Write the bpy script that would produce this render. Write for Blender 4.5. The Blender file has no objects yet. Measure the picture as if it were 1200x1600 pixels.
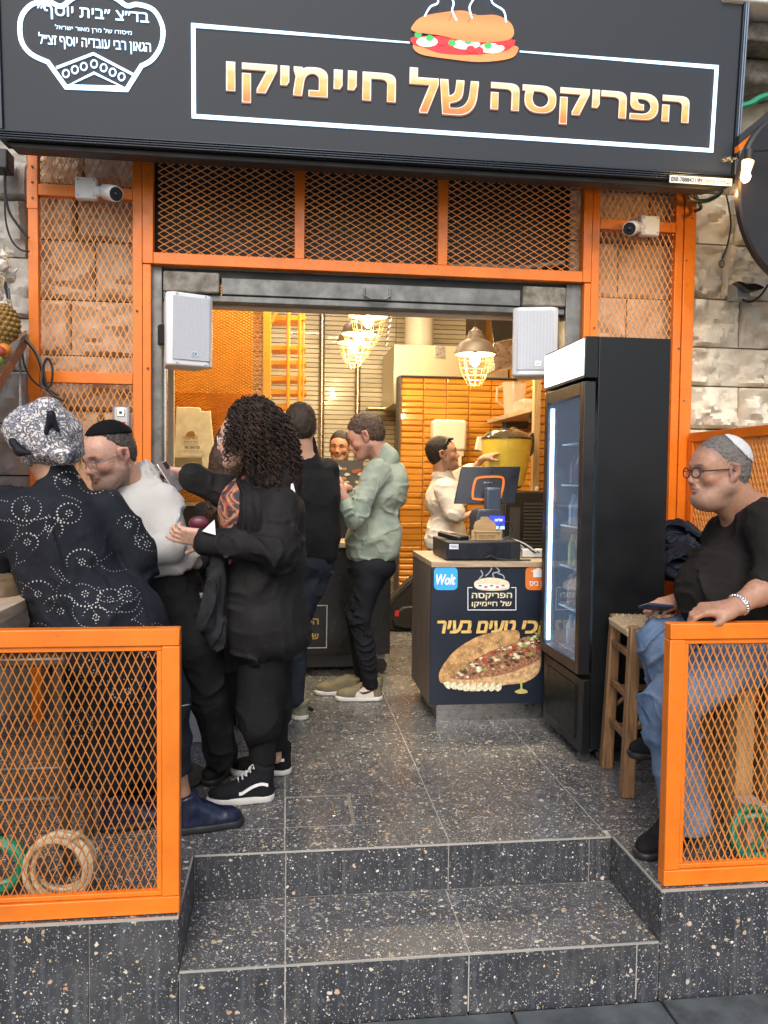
import bpy, bmesh, math, random
import numpy as np
from mathutils import Vector, Matrix
from mathutils.geometry import delaunay_2d_cdt
random.seed(7)
S = bpy.context.scene
R_ = math.radians
# ---------------------------------------------------------------- camera
FPX = 1234.0
EYE = np.array([0, 0, 1.33])
YAW = math.atan(152/FPX); PITCH = -math.atan(53/FPX); ROLL = 0.0118
_f = np.array([math.sin(YAW)*math.cos(PITCH), math.cos(YAW)*math.cos(PITCH), math.sin(PITCH)])
_r = np.array([math.cos(YAW), -math.sin(YAW), 0]); _u = np.cross(_r, _f)
_r2 = _r*math.cos(ROLL)+_u*math.sin(ROLL); _u2 = np.cross(_r2, _f)
cam = bpy.data.cameras.new('camera'); camo = bpy.data.objects.new('camera', cam)
S.collection.objects.link(camo); S.camera = camo
cam.sensor_fit = 'VERTICAL'; cam.sensor_height = 36; cam.lens = 36*FPX/1600
cam.clip_start = 0.05; cam.clip_end = 600
camo.matrix_world = Matrix(((_r2[0], _u2[0], -_f[0], EYE[0]), (_r2[1], _u2[1], -_f[1], EYE[1]), (_r2[2], _u2[2], -_f[2], EYE[2]), (0, 0, 0, 1)))
# ---------------------------------------------------------------- light
W = bpy.data.worlds.new("World"); S.world = W; W.use_nodes = True
nt = W.node_tree; bg = nt.nodes['Background']
sky = nt.nodes.new('ShaderNodeTexSky'); sky.sky_type = 'NISHITA'; sky.sun_disc = False
SUN_EL, SUN_AZ = 42, 192
sky.sun_elevation = R_(SUN_EL); sky.sun_rotation = R_(SUN_AZ); sky.air_density = 1.0; sky.dust_density = 3.0; sky.ozone_density = 1.0
nt.links.new(sky.outputs[0], bg.inputs[0]); bg.inputs[1].default_value = 0.14
sl = bpy.data.lights.new('sun', 'SUN'); sl.energy = 1.1; sl.angle = R_(30); sl.color = (1.0, 0.97, 0.93)
so = bpy.data.objects.new('sun', sl); S.collection.objects.link(so)
_a = R_(SUN_AZ); _e = R_(SUN_EL)
so.rotation_euler = Vector((math.sin(_a)*math.cos(_e), math.cos(_a)*math.cos(_e), math.sin(_e))).to_track_quat('Z', 'Y').to_euler()
S.view_settings.view_transform = 'Standard'; S.view_settings.look = 'None'
S.view_settings.exposure = 0.62; S.view_settings.gamma = 1; S.view_settings.use_curve_mapping = False
# ---------------------------------------------------------------- measuring helpers (a pixel of the 1200x1600 photo to a point of the place)
def ray(px, py): return _f+_r2*(px-600)/FPX-_u2*(py-800)/FPX
def aY(px, py, Y): d = ray(px, py); return EYE+d*(Y/d[1])
def aX(px, py, X): d = ray(px, py); return EYE+d*(X/d[0])
def aZ(px, py, Z): d = ray(px, py); return EYE+d*((Z-EYE[2])/d[2])
# ---------------------------------------------------------------- mesh helpers
class MB:
    def __init__(s): s.v = []; s.f = []
    def add(s, v, f):
        n = len(s.v); s.v += [tuple(p) for p in v]; s.f += [tuple(i+n for i in q) for q in f]; return s
    def bx(s, x0, x1, y0, y1, z0, z1, M=None):
        v = [Vector((x, y, z)) for z in (z0, z1) for y in (y0, y1) for x in (x0, x1)]
        if M is not None: v = [M @ p for p in v]
        return s.add(v, [(0, 2, 3, 1), (4, 5, 7, 6), (0, 1, 5, 4), (2, 6, 7, 3), (0, 4, 6, 2), (1, 3, 7, 5)])
    def tube(s, pts, r, n=8, cap=True):
        P = [Vector(p) for p in pts]; m = len(P)
        rs = r if isinstance(r, (list, tuple)) else [r]*m
        up = None; rings = []
        for i in range(m):
            t = (P[min(i+1, m-1)]-P[max(i-1, 0)])
            if t.length < 1e-9: t = Vector((0, 0, 1))
            t.normalize()
            if up is None: up = t.orthogonal().normalized()
            else:
                up = up-t*up.dot(t)
                up = up.normalized() if up.length > 1e-6 else t.orthogonal().normalized()
            b = t.cross(up)
            rings.append([P[i]+(up*math.cos(2*math.pi*k/n)+b*math.sin(2*math.pi*k/n))*rs[i] for k in range(n)])
        v = [p for q in rings for p in q]; f = []
        for i in range(m-1):
            for k in range(n):
                a = i*n+k; c = i*n+(k+1) % n; f.append((a, c, c+n, a+n))
        if cap: f.append(tuple(range(n-1, -1, -1))); f.append(tuple((m-1)*n+k for k in range(n)))
        return s.add(v, f)
    def lathe(s, prof, c=(0, 0, 0), n=24, M=None):
        v = []; f = []; m = len(prof)
        for r, z in prof:
            for k in range(n):
                a = 2*math.pi*k/n; p = Vector((r*math.cos(a), r*math.sin(a), z))
                v.append((M @ p if M is not None else p)+Vector(c))
        for i in range(m-1):
            for k in range(n):
                a = i*n+k; b = i*n+(k+1) % n; f.append((a, b, b+n, a+n))
        f.append(tuple(range(n-1, -1, -1))); f.append(tuple((m-1)*n+k for k in range(n)))
        return s.add(v, f)
    def poly(s, pts, th, fn):
        """2D outline (u,v) given thickness th along w; fn(u,v,w)->xyz"""
        n = len(pts); v = [fn(u, w_, 0) for u, w_ in pts]+[fn(u, w_, th) for u, w_ in pts]
        f = [tuple(range(n-1, -1, -1)), tuple(range(n, 2*n))]+[(i, (i+1) % n, (i+1) % n+n, i+n) for i in range(n)]
        return s.add(v, f)
    def ball(s, c, r, n=12, m=8, sc=(1, 1, 1)):
        prof = [(max(1e-4, r*math.sin(math.pi*i/m)), -r*math.cos(math.pi*i/m)) for i in range(m+1)]
        M = Matrix.Diagonal((sc[0], sc[1], sc[2], 1)); return s.lathe(prof, c, n, M)
    def mesh(s, name, mt, smooth=False):
        me = bpy.data.meshes.new(name); me.from_pydata([tuple(p) for p in s.v], [], s.f); me.materials.append(mt)
        bm = bmesh.new(); bm.from_mesh(me); bmesh.ops.recalc_face_normals(bm, faces=bm.faces); bm.to_mesh(me); bm.free()
        if smooth:
            me.polygons.foreach_set('use_smooth', [True]*len(me.polygons))
            try: me.set_sharp_from_angle(angle=R_(40))
            except Exception: pass
        return me
    def build(s, name, mt, parent=None, bevel=0, smooth=False, **k):
        return obj(name, s.mesh(name, mt, smooth or bevel > 0), parent, bevel, **k)
def obj(name, me, parent=None, bevel=0, **k):
    o = bpy.data.objects.new(name, me); S.collection.objects.link(o)
    if parent is not None:
        o.parent = parent
        o.matrix_parent_inverse = Matrix.Translation(-parent.location) if parent.type == 'EMPTY' else Matrix()
    if bevel:
        b = o.modifiers.new('b', 'BEVEL'); b.width = bevel; b.segments = 2; b.limit_method = 'ANGLE'; b.angle_limit = R_(35)
    for a, b_ in k.items(): o[a] = b_
    return o
def thing(name, label, cat, loc=(0, 0, 0), group=None):
    o = bpy.data.objects.new(name, None); S.collection.objects.link(o); o.location = tuple(float(c) for c in loc); o.empty_display_size = .1
    o['label'] = label; o['category'] = cat
    if group: o['group'] = group
    return o
def struct(name, loc=(0, 0, 0)):
    o = bpy.data.objects.new(name, None); S.collection.objects.link(o); o.location = loc; o['kind'] = 'structure'; return o
def copy_thing(root, delta, label):
    c = root.copy(); S.collection.objects.link(c); c.location = root.location+Vector(delta); c['label'] = label
    for ch in root.children:
        d = ch.copy(); S.collection.objects.link(d); d.parent = c; d.matrix_parent_inverse = ch.matrix_parent_inverse
        for g in ch.children:
            e = g.copy(); S.collection.objects.link(e); e.parent = d; e.matrix_parent_inverse = g.matrix_parent_inverse
    return c
_tc = {}
def text_geo(t, bold=0.0, heb=True, shear=0.0):
    """flat text, mesh verts scaled so that bbox is 0..1 x 0..1 ; returns verts, faces, aspect"""
    k = (t, shear)
    if k in _tc: return _tc[k]
    cu = bpy.data.curves.new('t', 'FONT'); cu.body = t[::-1] if heb else t; cu.size = 1; cu.shear = shear; cu.resolution_u = 3
    o = bpy.data.objects.new('t', cu); S.collection.objects.link(o)
    dg = bpy.context.evaluated_depsgraph_get(); cc = o.to_curve(dg); loops = []
    for sp_ in cc.splines:                       # outline of every contour, sampled from its bezier points
        bp_ = sp_.bezier_points; n = len(bp_); L_ = []
        for q in range(n if n > 1 else 0):
            p, r = bp_[q], bp_[(q+1) % n]; P0, P1, P2, P3 = [np.array(x[:2]) for x in (p.co, p.handle_right, r.handle_left, r.co)]
            st_ = 1 if np.linalg.norm((P1-P0)-(P3-P0)/3)+np.linalg.norm((P2-P0)-(P3-P0)*2/3) < 1e-3 or np.linalg.norm(P3-P0) < 1e-5 else 4
            for z in range(st_): u = z/st_; L_.append(tuple(P0*(1-u)**3+3*P1*u*(1-u)**2+3*P2*u*u*(1-u)+P3*u**3))
        if len(L_) > 2: loops.append(L_)
    o.to_curve_clear(); vv = []; fc = []
    for L_ in loops: fc.append(list(range(len(vv), len(vv)+len(L_)))); vv += [Vector(p) for p in L_]
    ov, _, of, *_ = delaunay_2d_cdt(vv, [(a_[k_], a_[(k_+1) % len(a_)]) for a_ in fc for k_ in range(len(a_))], [], 0, 1e-6)
    def wn(c):
        w = 0
        for L_ in loops:
            for k_ in range(len(L_)):
                (x0, y0), (x1, y1) = L_[k_], L_[(k_+1) % len(L_)]
                if (y0 <= c[1]) != (y1 <= c[1]):
                    t = (c[1]-y0)/(y1-y0)
                    if x0+t*(x1-x0) > c[0]: w += 1 if y1 > y0 else -1
        return w
    f = [tuple(q) for q in of if wn(sum((ov[k_] for k_ in q), Vector((0, 0)))/3) != 0]; v = np.array([tuple(p) for p in ov])
    bpy.data.objects.remove(o); bpy.data.curves.remove(cu)
    lo = v.min(0); hi = v.max(0); a = (hi-lo)[0]/(hi-lo)[1]; v = (v-lo)/(hi-lo)
    _tc[k] = (v, f, a); return _tc[k]
def text_part(name, t, q, mt, parent, bold=0.02, heb=True, shear=0.0, w=0.0):
    """q(u,v)->xyz for u,v in 0..1"""
    v, f, a = text_geo(t, 0, heb, shear); m = MB()
    q0 = np.array(q(0, 0)); qx = np.array(q(1, 0))-q0; qy = np.array(q(0, 1))-q0; H = np.linalg.norm(qy); Wd = np.linalg.norm(qx); nn = np.cross(qx, qy); nn = nn/np.linalg.norm(nn)
    if nn[1] > 0: nn = -nn
    s_ = bold*1.1*H; dirs = [(0, 0)]+([(s_*.9*a_, s_*.7*b_) for a_, b_ in ((-1, -1), (1, 1), (-1, 1), (1, -1), (0, 1), (0, -1), (1, 0), (-1, 0))] if bold > .004 else [])
    for i, (dx, dy) in enumerate(dirs):
        o_ = qx/Wd*dx+qy/H*dy+nn*(len(dirs)-i)*2.5e-5; m.add([np.array(q(s_/Wd*.8+(1-1.6*s_/Wd)*x, s_/H*.8+(1-1.6*s_/H)*y))+o_ for x, y in v], f)
    me = bpy.data.meshes.new(name); me.from_pydata([tuple(p) for p in m.v], [], m.f); me.materials.append(mt)
    return obj(name, me, parent)
# ---------------------------------------------------------------- materials
def N(nt, t, **k):
    n = nt.nodes.new(t)
    for a, b in k.items(): setattr(n, a, b)
    return n
def base_mat(name):
    m = bpy.data.materials.new(name); m.use_nodes = True; return m, m.node_tree, m.node_tree.nodes['Principled BSDF']
def mixc(nt, fac, a, b, mode='MIX'):
    x = N(nt, 'ShaderNodeMix', data_type='RGBA', blend_type=mode)
    for i, s in ((0, fac), (6, a), (7, b)):
        if hasattr(s, 'links'): nt.links.new(s, x.inputs[i])
        else: x.inputs[i].default_value = s if i == 0 else (*s[:3], 1)
    return x.outputs[2]
def ramp(nt, s, pts):
    r = N(nt, 'ShaderNodeValToRGB'); nt.links.new(s, r.inputs[0]); e = r.color_ramp.elements
    while len(e) < len(pts): e.new(0.5)
    for i, (p, c) in enumerate(pts): e[i].position = p; e[i].color = (*c, 1) if len(c) == 3 else c
    return r.outputs[0]
def noise(nt, scale, detail=4, rough=.55, vec=None, stretch=None, dist=0.0):
    if vec is None:
        g = N(nt, 'ShaderNodeNewGeometry'); vec = g.outputs['Position']
    if stretch:
        mp = N(nt, 'ShaderNodeMapping'); mp.inputs['Scale'].default_value = stretch; nt.links.new(vec, mp.inputs[0]); vec = mp.outputs[0]
    n = N(nt, 'ShaderNodeTexNoise'); n.inputs['Scale'].default_value = scale; n.inputs['Detail'].default_value = detail
    n.inputs['Roughness'].default_value = rough; n.inputs['Distortion'].default_value = dist
    nt.links.new(vec, n.inputs['Vector']); return n.outputs[0]
def bump(nt, b, s, strength=.3, dist=.002):
    x = N(nt, 'ShaderNodeBump'); x.inputs['Strength'].default_value = strength; x.inputs['Distance'].default_value = dist
    nt.links.new(s, x.inputs['Height'])
    if b.inputs['Normal'].links: nt.links.new(b.inputs['Normal'].links[0].from_socket, x.inputs['Normal'])
    nt.links.new(x.outputs[0], b.inputs['Normal'])
def pm(name, col, rough=.5, metal=0, var=.12, vs=6, bmp=0, bs=80, em=None, es=0, spec=.5, coat=0, rv=.08, tr=0, stretch=None, alpha=1):
    m, nt, b = base_mat(name)
    b.inputs['Roughness'].default_value = rough; b.inputs['Metallic'].default_value = metal; b.inputs['Specular IOR Level'].default_value = spec
    b.inputs['Base Color'].default_value = (*col, 1); b.inputs['Coat Weight'].default_value = coat
    if var:
        s = noise(nt, vs, 5, .6, stretch=stretch)
        lo = tuple(c*(1-var) for c in col); hi = tuple(min(1, c*(1+var)) for c in col)
        nt.links.new(ramp(nt, s, [(.3, lo), (.7, hi)]), b.inputs['Base Color'])
        rr = ramp(nt, noise(nt, vs*2.3, 3), [(.3, (max(0, rough-rv),)*3), (.7, (min(1, rough+rv),)*3)]); nt.links.new(rr, b.inputs['Roughness'])
    if bmp: bump(nt, b, noise(nt, bs, 3, stretch=stretch), bmp)
    if em: b.inputs['Emission Color'].default_value = (*em, 1); b.inputs['Emission Strength'].default_value = es
    if tr: b.inputs['Transmission Weight'].default_value = tr; b.inputs['IOR'].default_value = 1.45
    if alpha < 1: b.inputs['Alpha'].default_value = alpha
    return m
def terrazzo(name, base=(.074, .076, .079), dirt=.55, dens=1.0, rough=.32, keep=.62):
    m, nt, b = base_mat(name)
    g = N(nt, 'ShaderNodeNewGeometry'); pos = g.outputs['Position']
    nz = N(nt, 'ShaderNodeTexNoise'); nz.inputs['Scale'].default_value = 70; nz.inputs['Detail'].default_value = 2; nt.links.new(pos, nz.inputs['Vector'])
    sub = N(nt, 'ShaderNodeVectorMath', operation='MULTIPLY_ADD'); nt.links.new(nz.outputs['Color'], sub.inputs[0]); sub.inputs[1].default_value = (.016,)*3; nt.links.new(pos, sub.inputs[2])
    col = ramp(nt, noise(nt, 9, 5, .7), [(.3, tuple(c*.75 for c in base)), (.75, tuple(c*1.5 for c in base))])
    for sc, thr, pts in ((230, .40*dens, [(0, (.12, .12, .12)), (.3, (.26, .26, .25)), (.5, (.6, .57, .5)), (.75, (.85, .84, .8)), (1, (.75, .6, .38))]),
                         (105, .42*dens, [(0, (.08, .08, .09)), (.3, (.18, .18, .19)), (.48, (.4, .4, .38)), (.62, (.85, .83, .78)), (.82, (.8, .74, .6)), (.95, (.7, .5, .26)), (1, (.6, .3, .13))]),
                         (46, .36*dens, [(0, (.06, .065, .075)), (.4, (.12, .125, .14)), (.65, (.25, .26, .28)), (.82, (.5, .38, .2)), (.93, (.7, .66, .58)), (1, (.5, .24, .1))])):
        vo = N(nt, 'ShaderNodeTexVoronoi'); vo.inputs['Scale'].default_value = sc; nt.links.new(sub.outputs[0], vo.inputs['Vector'])
        sep = N(nt, 'ShaderNodeSeparateColor'); nt.links.new(vo.outputs['Color'], sep.inputs[0])
        # chip radius varies per cell, and only some cells carry a chip
        th = N(nt, 'ShaderNodeMath', operation='MULTIPLY'); nt.links.new(sep.outputs[0], th.inputs[0]); th.inputs[1].default_value = thr*1.25
        gt = N(nt, 'ShaderNodeMath', operation='LESS_THAN'); nt.links.new(sep.outputs[2], gt.inputs[0]); gt.inputs[1].default_value = keep
        t2_ = N(nt, 'ShaderNodeMath', operation='MULTIPLY'); nt.links.new(th.outputs[0], t2_.inputs[0]); nt.links.new(gt.outputs[0], t2_.inputs[1]); th = t2_
        lt = N(nt, 'ShaderNodeMath', operation='LESS_THAN'); nt.links.new(vo.outputs['Distance'], lt.inputs[0]); nt.links.new(th.outputs[0], lt.inputs[1])
        cc = ramp(nt, sep.outputs[1], [(p, c) for p, c in pts])
        col = mixc(nt, lt.outputs[0], col, cc)
    d = ramp(nt, noise(nt, 3.5, 6, .7), [(.5, (0, 0, 0)), (.8, (dirt,)*3)])
    col = mixc(nt, d, col, (.115, .112, .105))
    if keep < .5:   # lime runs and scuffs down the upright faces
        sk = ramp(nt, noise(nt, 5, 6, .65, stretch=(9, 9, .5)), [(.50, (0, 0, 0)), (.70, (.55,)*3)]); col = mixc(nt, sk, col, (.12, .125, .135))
    nt.links.new(col, b.inputs['Base Color'])
    nt.links.new(ramp(nt, noise(nt, 5, 6, .7), [(.3, (rough-.1,)*3), (.7, (rough+.18,)*3)]), b.inputs['Roughness'])
    bump(nt, b, noise(nt, 300, 2), .12, .001)
    return m
def stone_mat(name, a, c, dark):
    m, nt, b = base_mat(name); b.inputs['Roughness'].default_value = .85
    oi = N(nt, 'ShaderNodeObjectInfo')
    n1 = noise(nt, 5, 8, .65, dist=1.2); n2 = noise(nt, 16, 8, .7, dist=2.0)
    col = ramp(nt, n1, [(.3, a), (.7, c)])
    col = mixc(nt, ramp(nt, n2, [(.26, (.8,)*3), (.36, (0,)*3)]), col, dark)
    tint = ramp(nt, oi.outputs['Random'], [(0, (.78, .76, .74)), (.5, (1, .97, .92)), (1, (1.0, .96, .90))])
    col = mixc(nt, 1.0, col, tint, 'MULTIPLY'); nt.links.new(col, b.inputs['Base Color'])
    bump(nt, b, noise(nt, 26, 9, .7, dist=1.2), .8, .007); bump(nt, b, noise(nt, 120, 5), .4, .003)
    return m
def wood_mat(name, a, c, axis=(1, 1, 12), rough=.55, sc=5):
    m, nt, b = base_mat(name)
    s = noise(nt, sc, 7, .65, stretch=axis, dist=.8)
    nt.links.new(ramp(nt, s, [(.32, a), (.5, tuple((x+y)/2 for x, y in zip(a, c))), (.68, c)]), b.inputs['Base Color']); b.inputs['Roughness'].default_value = rough
    bump(nt, b, s, .25, .002); return m
def orange_mat(name, col=(.83, .20, .012), rough=.32):
    m, nt, b = base_mat(name)
    s = noise(nt, 4, 6, .7); c2 = tuple(x*.72 for x in col)
    base = ramp(nt, s, [(.3, c2), (.65, col)])
    ch = ramp(nt, noise(nt, 38, 7, .75), [(.665, (0,)*3), (.70, (.8,)*3)])
    nt.links.new(mixc(nt, ch, base, (.16, .06, .03)), b.inputs['Base Color'])
    nt.links.new(ramp(nt, noise(nt, 20, 4), [(.3, (rough-.08,)*3), (.7, (rough+.15,)*3)]), b.inputs['Roughness'])
    bump(nt, b, noise(nt, 30, 4, stretch=(1, 1, .3)), .18, .003); return m
M = {}
M['orange'] = orange_mat('orange_paint')
M['strand'] = orange_mat('orange_mesh_highlit', (.92, .38, .09), .36)  # same orange, lightened: the strands' bright highlight is put into the colour
M['orange_in'] = orange_mat('orange_paint_inside', (.88, .42, .05))
M['strand_in'] = orange_mat('orange_mesh_inside', (.92, .50, .09), .38)
M['strand_dark'] = orange_mat('orange_mesh_paint_dull', (.52, .17, .045), .45)
M['terr'] = terrazzo('terrazzo_floor', rough=.26)
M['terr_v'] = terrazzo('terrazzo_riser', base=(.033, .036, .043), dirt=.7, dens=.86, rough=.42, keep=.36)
M['grout'] = pm('light_grout', (.42, .40, .36), .8, vs=30, var=.3)
M['grout_dark'] = pm('dark_grout', (.05, .05, .05), .8, vs=30, var=.3)
M['street'] = pm('street_slate', (.075, .085, .088), .55, vs=9, var=.45, bmp=.7, bs=25)
M['stone'] = stone_mat('limestone', (.60, .55, .45), (.84, .78, .66), (.34, .28, .21))
M['stone_g'] = stone_mat('limestone_shaded', (.26, .26, .255), (.48, .47, .44), (.09, .085, .08))  # same limestone, with the dimmer light on the left wall put into its grey
M['stone_p'] = stone_mat('limestone_pink', (.50, .38, .29), (.78, .64, .52), (.09, .06, .045))
M['mortar'] = pm('mortar', (.30, .285, .25), .9, vs=40, var=.3, bmp=.5, bs=150)
M['black'] = pm('black_plastic', (.012, .012, .013), .35, vs=5)
M['blackm'] = pm('black_matt_paint', (.014, .016, .018), .5, vs=3, var=.2)
M['dgrey'] = pm('dark_grey', (.05, .05, .052), .5)
M['steel'] = pm('brushed_steel', (.45, .45, .44), .3, metal=1, vs=12, var=.15, stretch=(1, 1, 12))
M['steel_d'] = pm('old_galvanised_steel', (.16, .165, .16), .5, metal=.6, vs=9, var=.4, bmp=.3, bs=40)
M['chrome'] = pm('chrome', (.7, .7, .7), .15, metal=1)
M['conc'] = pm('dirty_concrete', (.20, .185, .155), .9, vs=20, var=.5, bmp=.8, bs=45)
M['white'] = pm('white_plastic', (.68, .69, .70), .38, vs=4, var=.05)
M['whitew'] = pm('warm_white_plastic', (.74, .70, .6), .4, vs=4, var=.05)
M['rubber'] = pm('cable_rubber', (.015, .015, .016), .5)
M['cablew'] = pm('white_cable', (.6, .6, .58), .5)
M['wood'] = wood_mat('old_stool_wood', (.10, .045, .018), (.34, .19, .085), (9, 9, .8))
M['oakx'] = wood_mat('oak_top', (.30, .21, .13), (.55, .43, .29), (1, 9, 9))
M['oaky'] = wood_mat('oak_shelf', (.36, .26, .17), (.58, .46, .32), (9, 1, 9))
M['oakz'] = wood_mat('pine_post', (.32, .20, .09), (.55, .38, .20), (9, 9, .8))
M['greyoak'] = wood_mat('grey_oak', (.11, .08, .062), (.21, .165, .13), (8, 8, .7))
M['paper'] = pm('paper', (.72, .64, .42), .8, vs=14, var=.14, bmp=.5, bs=18)
print('materials')
# ================================================================ STREET, STEPS, FLOOR
st = struct('street', (0, 0, -.36))
MB().bx(-60, 60, -60, 2.379, -.60, -.374).build('street_bed', M['grout_dark'], st)
rs = random.Random(3)
y = 2.374; row = 0
while y > 1.3:
    d = .31; x = -1.5-rs.random()*.4
    while x < 2.8:
        w = rs.choice((.42, .5, .62, .7)); z = rs.uniform(-.003, .003)
        MB().bx(x, x+w-.008, y-d+.008, y, -.42, -.36+z).build('paving_slab', M['street'], st, bevel=.004); x += w
    y -= d
MB().bx(-60, 60, -60, y, -.40, -.363).build('far_paving', M['street'], st)
MB().bx(-60, -2.0, y, 2.374, -.40, -.363).build('far_paving', M['street'], st)
MB().bx(3.4, 60, y, 2.374, -.40, -.363).build('far_paving', M['street'], st)
XL, XR, YF, YR = -.315, 1.215, 2.385, 2.775
G_ = .0022
fl = struct('floor')
fb = MB(); fb.bx(-3.2, XL-.02, YF+.006, 11, -.5, -.012); fb.bx(XL-.02, XR+.02, YR+.02, 11, -.5, -.012); fb.bx(XR+.02, 4.2, YF+.006, 11, -.5, -.012)
fb.v = [(a, b_, c_ if c_ < -.1 else -.0012) for a, b_, c_ in fb.v]; fb.build('floor_bed', M['grout'], fl)
xs = [-3.0, -2.4, -1.8, -1.2, -.6, 0, .6, 1.2, 1.8, 2.4, 3.0, 3.6]
ys = [2.825, 4.025, 5.225, 6.425, 7.625, 8.825, 10.0]
def ftile(x0, x1, y0, y1, z=0):
    MB().bx(x0+G_, x1-G_, y0+G_, y1-G_, z-.001, z).build('floor_tile', M['terr'], fl)
for i in range(len(xs)-1):
    for j in range(len(ys)-1):
        x0, x1, y0, y1 = xs[i], xs[i+1], ys[j], ys[j+1]
        if x0 == 0 and j == 0:
            ftile(0, .6, 3.25, y1); ftile(.268, .6, 2.965, 3.25); ftile(0, .6, YR, 2.965); continue
        if j == 0 and XL-.4 < x0 < 1.1: y0 = YR
        if j == 0 and x0 == -.6: ftile(-.6, 0, YR, 2.965); y0 = 2.965
        ftile(x0, x1, y0, y1)
for x0, x1 in ((-3.0, -2.4), (-2.4, -1.8), (-1.8, -1.2), (-1.2, -.6)): ftile(x0, x1, YF, 2.825)
ftile(-.6, XL, YF, YR)
ftile(XR, 1.8, YF, 2.825)
for x0, x1 in ((1.8, 2.4), (2.4, 3.0), (3.0, 3.6)): ftile(x0, x1, YF, 2.825)
# tread and risers, front walls of the platform
sp = struct('steps')
MB().bx(XL+.001, XR-.001, YF+.0015, YR+.02, -.36, -.1712).build('step_bed', M['grout'], sp)
for x0, x1 in ((XL, .004), (.004, .585), (.585, XR)):
    MB().bx(x0+G_, x1-G_, YF+.003, YR-.001, -.1711, -.17).build('tread_tile', M['terr'], sp)
for x0, x1 in ((XL, .004), (.004, .595), (.595, 1.13), (1.13, XR)):
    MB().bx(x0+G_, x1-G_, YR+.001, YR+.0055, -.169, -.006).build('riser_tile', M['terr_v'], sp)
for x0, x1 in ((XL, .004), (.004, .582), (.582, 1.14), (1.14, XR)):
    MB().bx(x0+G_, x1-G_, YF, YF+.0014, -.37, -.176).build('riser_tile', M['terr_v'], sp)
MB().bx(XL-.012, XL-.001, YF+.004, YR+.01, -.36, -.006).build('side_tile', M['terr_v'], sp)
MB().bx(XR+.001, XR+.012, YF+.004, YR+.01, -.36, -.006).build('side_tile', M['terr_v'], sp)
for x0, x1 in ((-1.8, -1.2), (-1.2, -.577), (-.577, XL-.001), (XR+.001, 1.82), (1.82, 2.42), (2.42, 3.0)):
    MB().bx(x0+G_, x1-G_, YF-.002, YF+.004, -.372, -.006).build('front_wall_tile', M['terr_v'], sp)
sp2 = MB()
sp2.bx(-1.9, XL-.001, YF-.004, YF+.004, -.0055, .0012); sp2.bx(XR+.001, 3.0, YF-.004, YF+.004, -.0055, .0012)
sp2.bx(XL+.002, XR-.002, YF-.002, YF+.0025, -.1755, -.1692); sp2.bx(XL+.002, XR-.002, YR-.003, YR+.0005, -.0055, .0012)
sp2.bx(XL-.007, XL-.0012, YF+.005, YR-.004, -.0055, .0012); sp2.bx(XR+.0012, XR+.007, YF+.005, YR-.004, -.0055, .0012)
sp2.bx(XL+.003, XR-.003, YR+.0058, YR+.018, -.17, -.006)
sp2.build('edge_trim', pm('edge_trim', (.5, .49, .45), .35, metal=.4), sp)
# floor hatch
h = thing('floor_hatch', 'terrazzo access hatch with a steel edge and handle set in the floor', 'hatch', (.13, 3.1, 0))
MB().bx(.004, .256, 2.969, 3.244, -.001, .0002).build('hatch_lid', M['terr'], h)
hb = MB(); hb.bx(.258, .268, 2.965, 3.25, -.01, .0015); hb.bx(.0, .268, 3.246, 3.254, -.01, .0018); hb.build('hatch_frame', pm('worn_edge', (.32, .30, .26), .5, metal=.5, var=.4, vs=30), h)
hh = MB(); hh.bx(.185, .20, 3.05, 3.18, -.004, .003); hh.build('handle', M['chrome'], h, bevel=.002)
h2 = thing('floor_hatch', 'narrow floor hatch strip beside the black laced shoe', 'hatch', (-.3, 3.3, 0))
MB().bx(-.40, -.385, 3.05, 3.55, .0005, .004).build('hatch_frame', M['steel_d'], h2)
MB().bx(-.385, -.33, 3.12, 3.3, .0005, .006).build('handle', M['steel_d'], h2, bevel=.002)
# ================================================================ SMOOTH SURFACES (for people, cloth and soft things)
_rg = np.random.RandomState(11); _LAT = _rg.rand(32, 32, 32).astype(np.float32)
def vnoise(P, sc, seed=0):
    q = P*np.array(sc, np.float32)+seed*7.31; i = np.floor(q).astype(np.int64); f = q-i; f = f*f*(3-2*f); i &= 31; j = (i+1) & 31
    L = _LAT; x0, y0, z0, x1, y1, z1 = i[:, 0], i[:, 1], i[:, 2], j[:, 0], j[:, 1], j[:, 2]; fx, fy, fz = f[:, 0], f[:, 1], f[:, 2]
    a = L[x0, y0, z0]*(1-fx)+L[x1, y0, z0]*fx; b = L[x0, y1, z0]*(1-fx)+L[x1, y1, z0]*fx
    c = L[x0, y0, z1]*(1-fx)+L[x1, y0, z1]*fx; d = L[x0, y1, z1]*(1-fx)+L[x1, y1, z1]*fx
    return (a*(1-fy)+b*fy)*(1-fz)+(c*(1-fy)+d*fy)*fz
def fold_disp(seed, amp, sc=(10, 10, 5), fine=.35):
    def g(P):
        w = np.stack([vnoise(P, (5, 5, 5), seed+1), vnoise(P, (5, 5, 5), seed+2), vnoise(P, (5, 5, 5), seed+3)], 1)*.16
        r = 1-np.abs(2*vnoise(P+w, sc, seed)-1); r2 = 1-np.abs(2*vnoise(P+w*.6, tuple(s*2.3 for s in sc), seed+5)-1)
        mk_ = np.clip(vnoise(P, (4.5, 4.5, 4.5), seed+9)*2.2-.55, .12, 1)
        return -amp*2.1*mk_*(r**5-.12)-amp*2.0*fine*mk_*(r2**4-.15)-amp*.5*(vnoise(P, (6, 6, 6), seed+11)-.5)
    return g
def fine_disp(seed, amp, sc):
    return lambda P: -amp*(vnoise(P, sc, seed)-.5)*2
def V3(p):
    if isinstance(p, (Vector,)): return np.array(p)
    return np.array(p, float)
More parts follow.
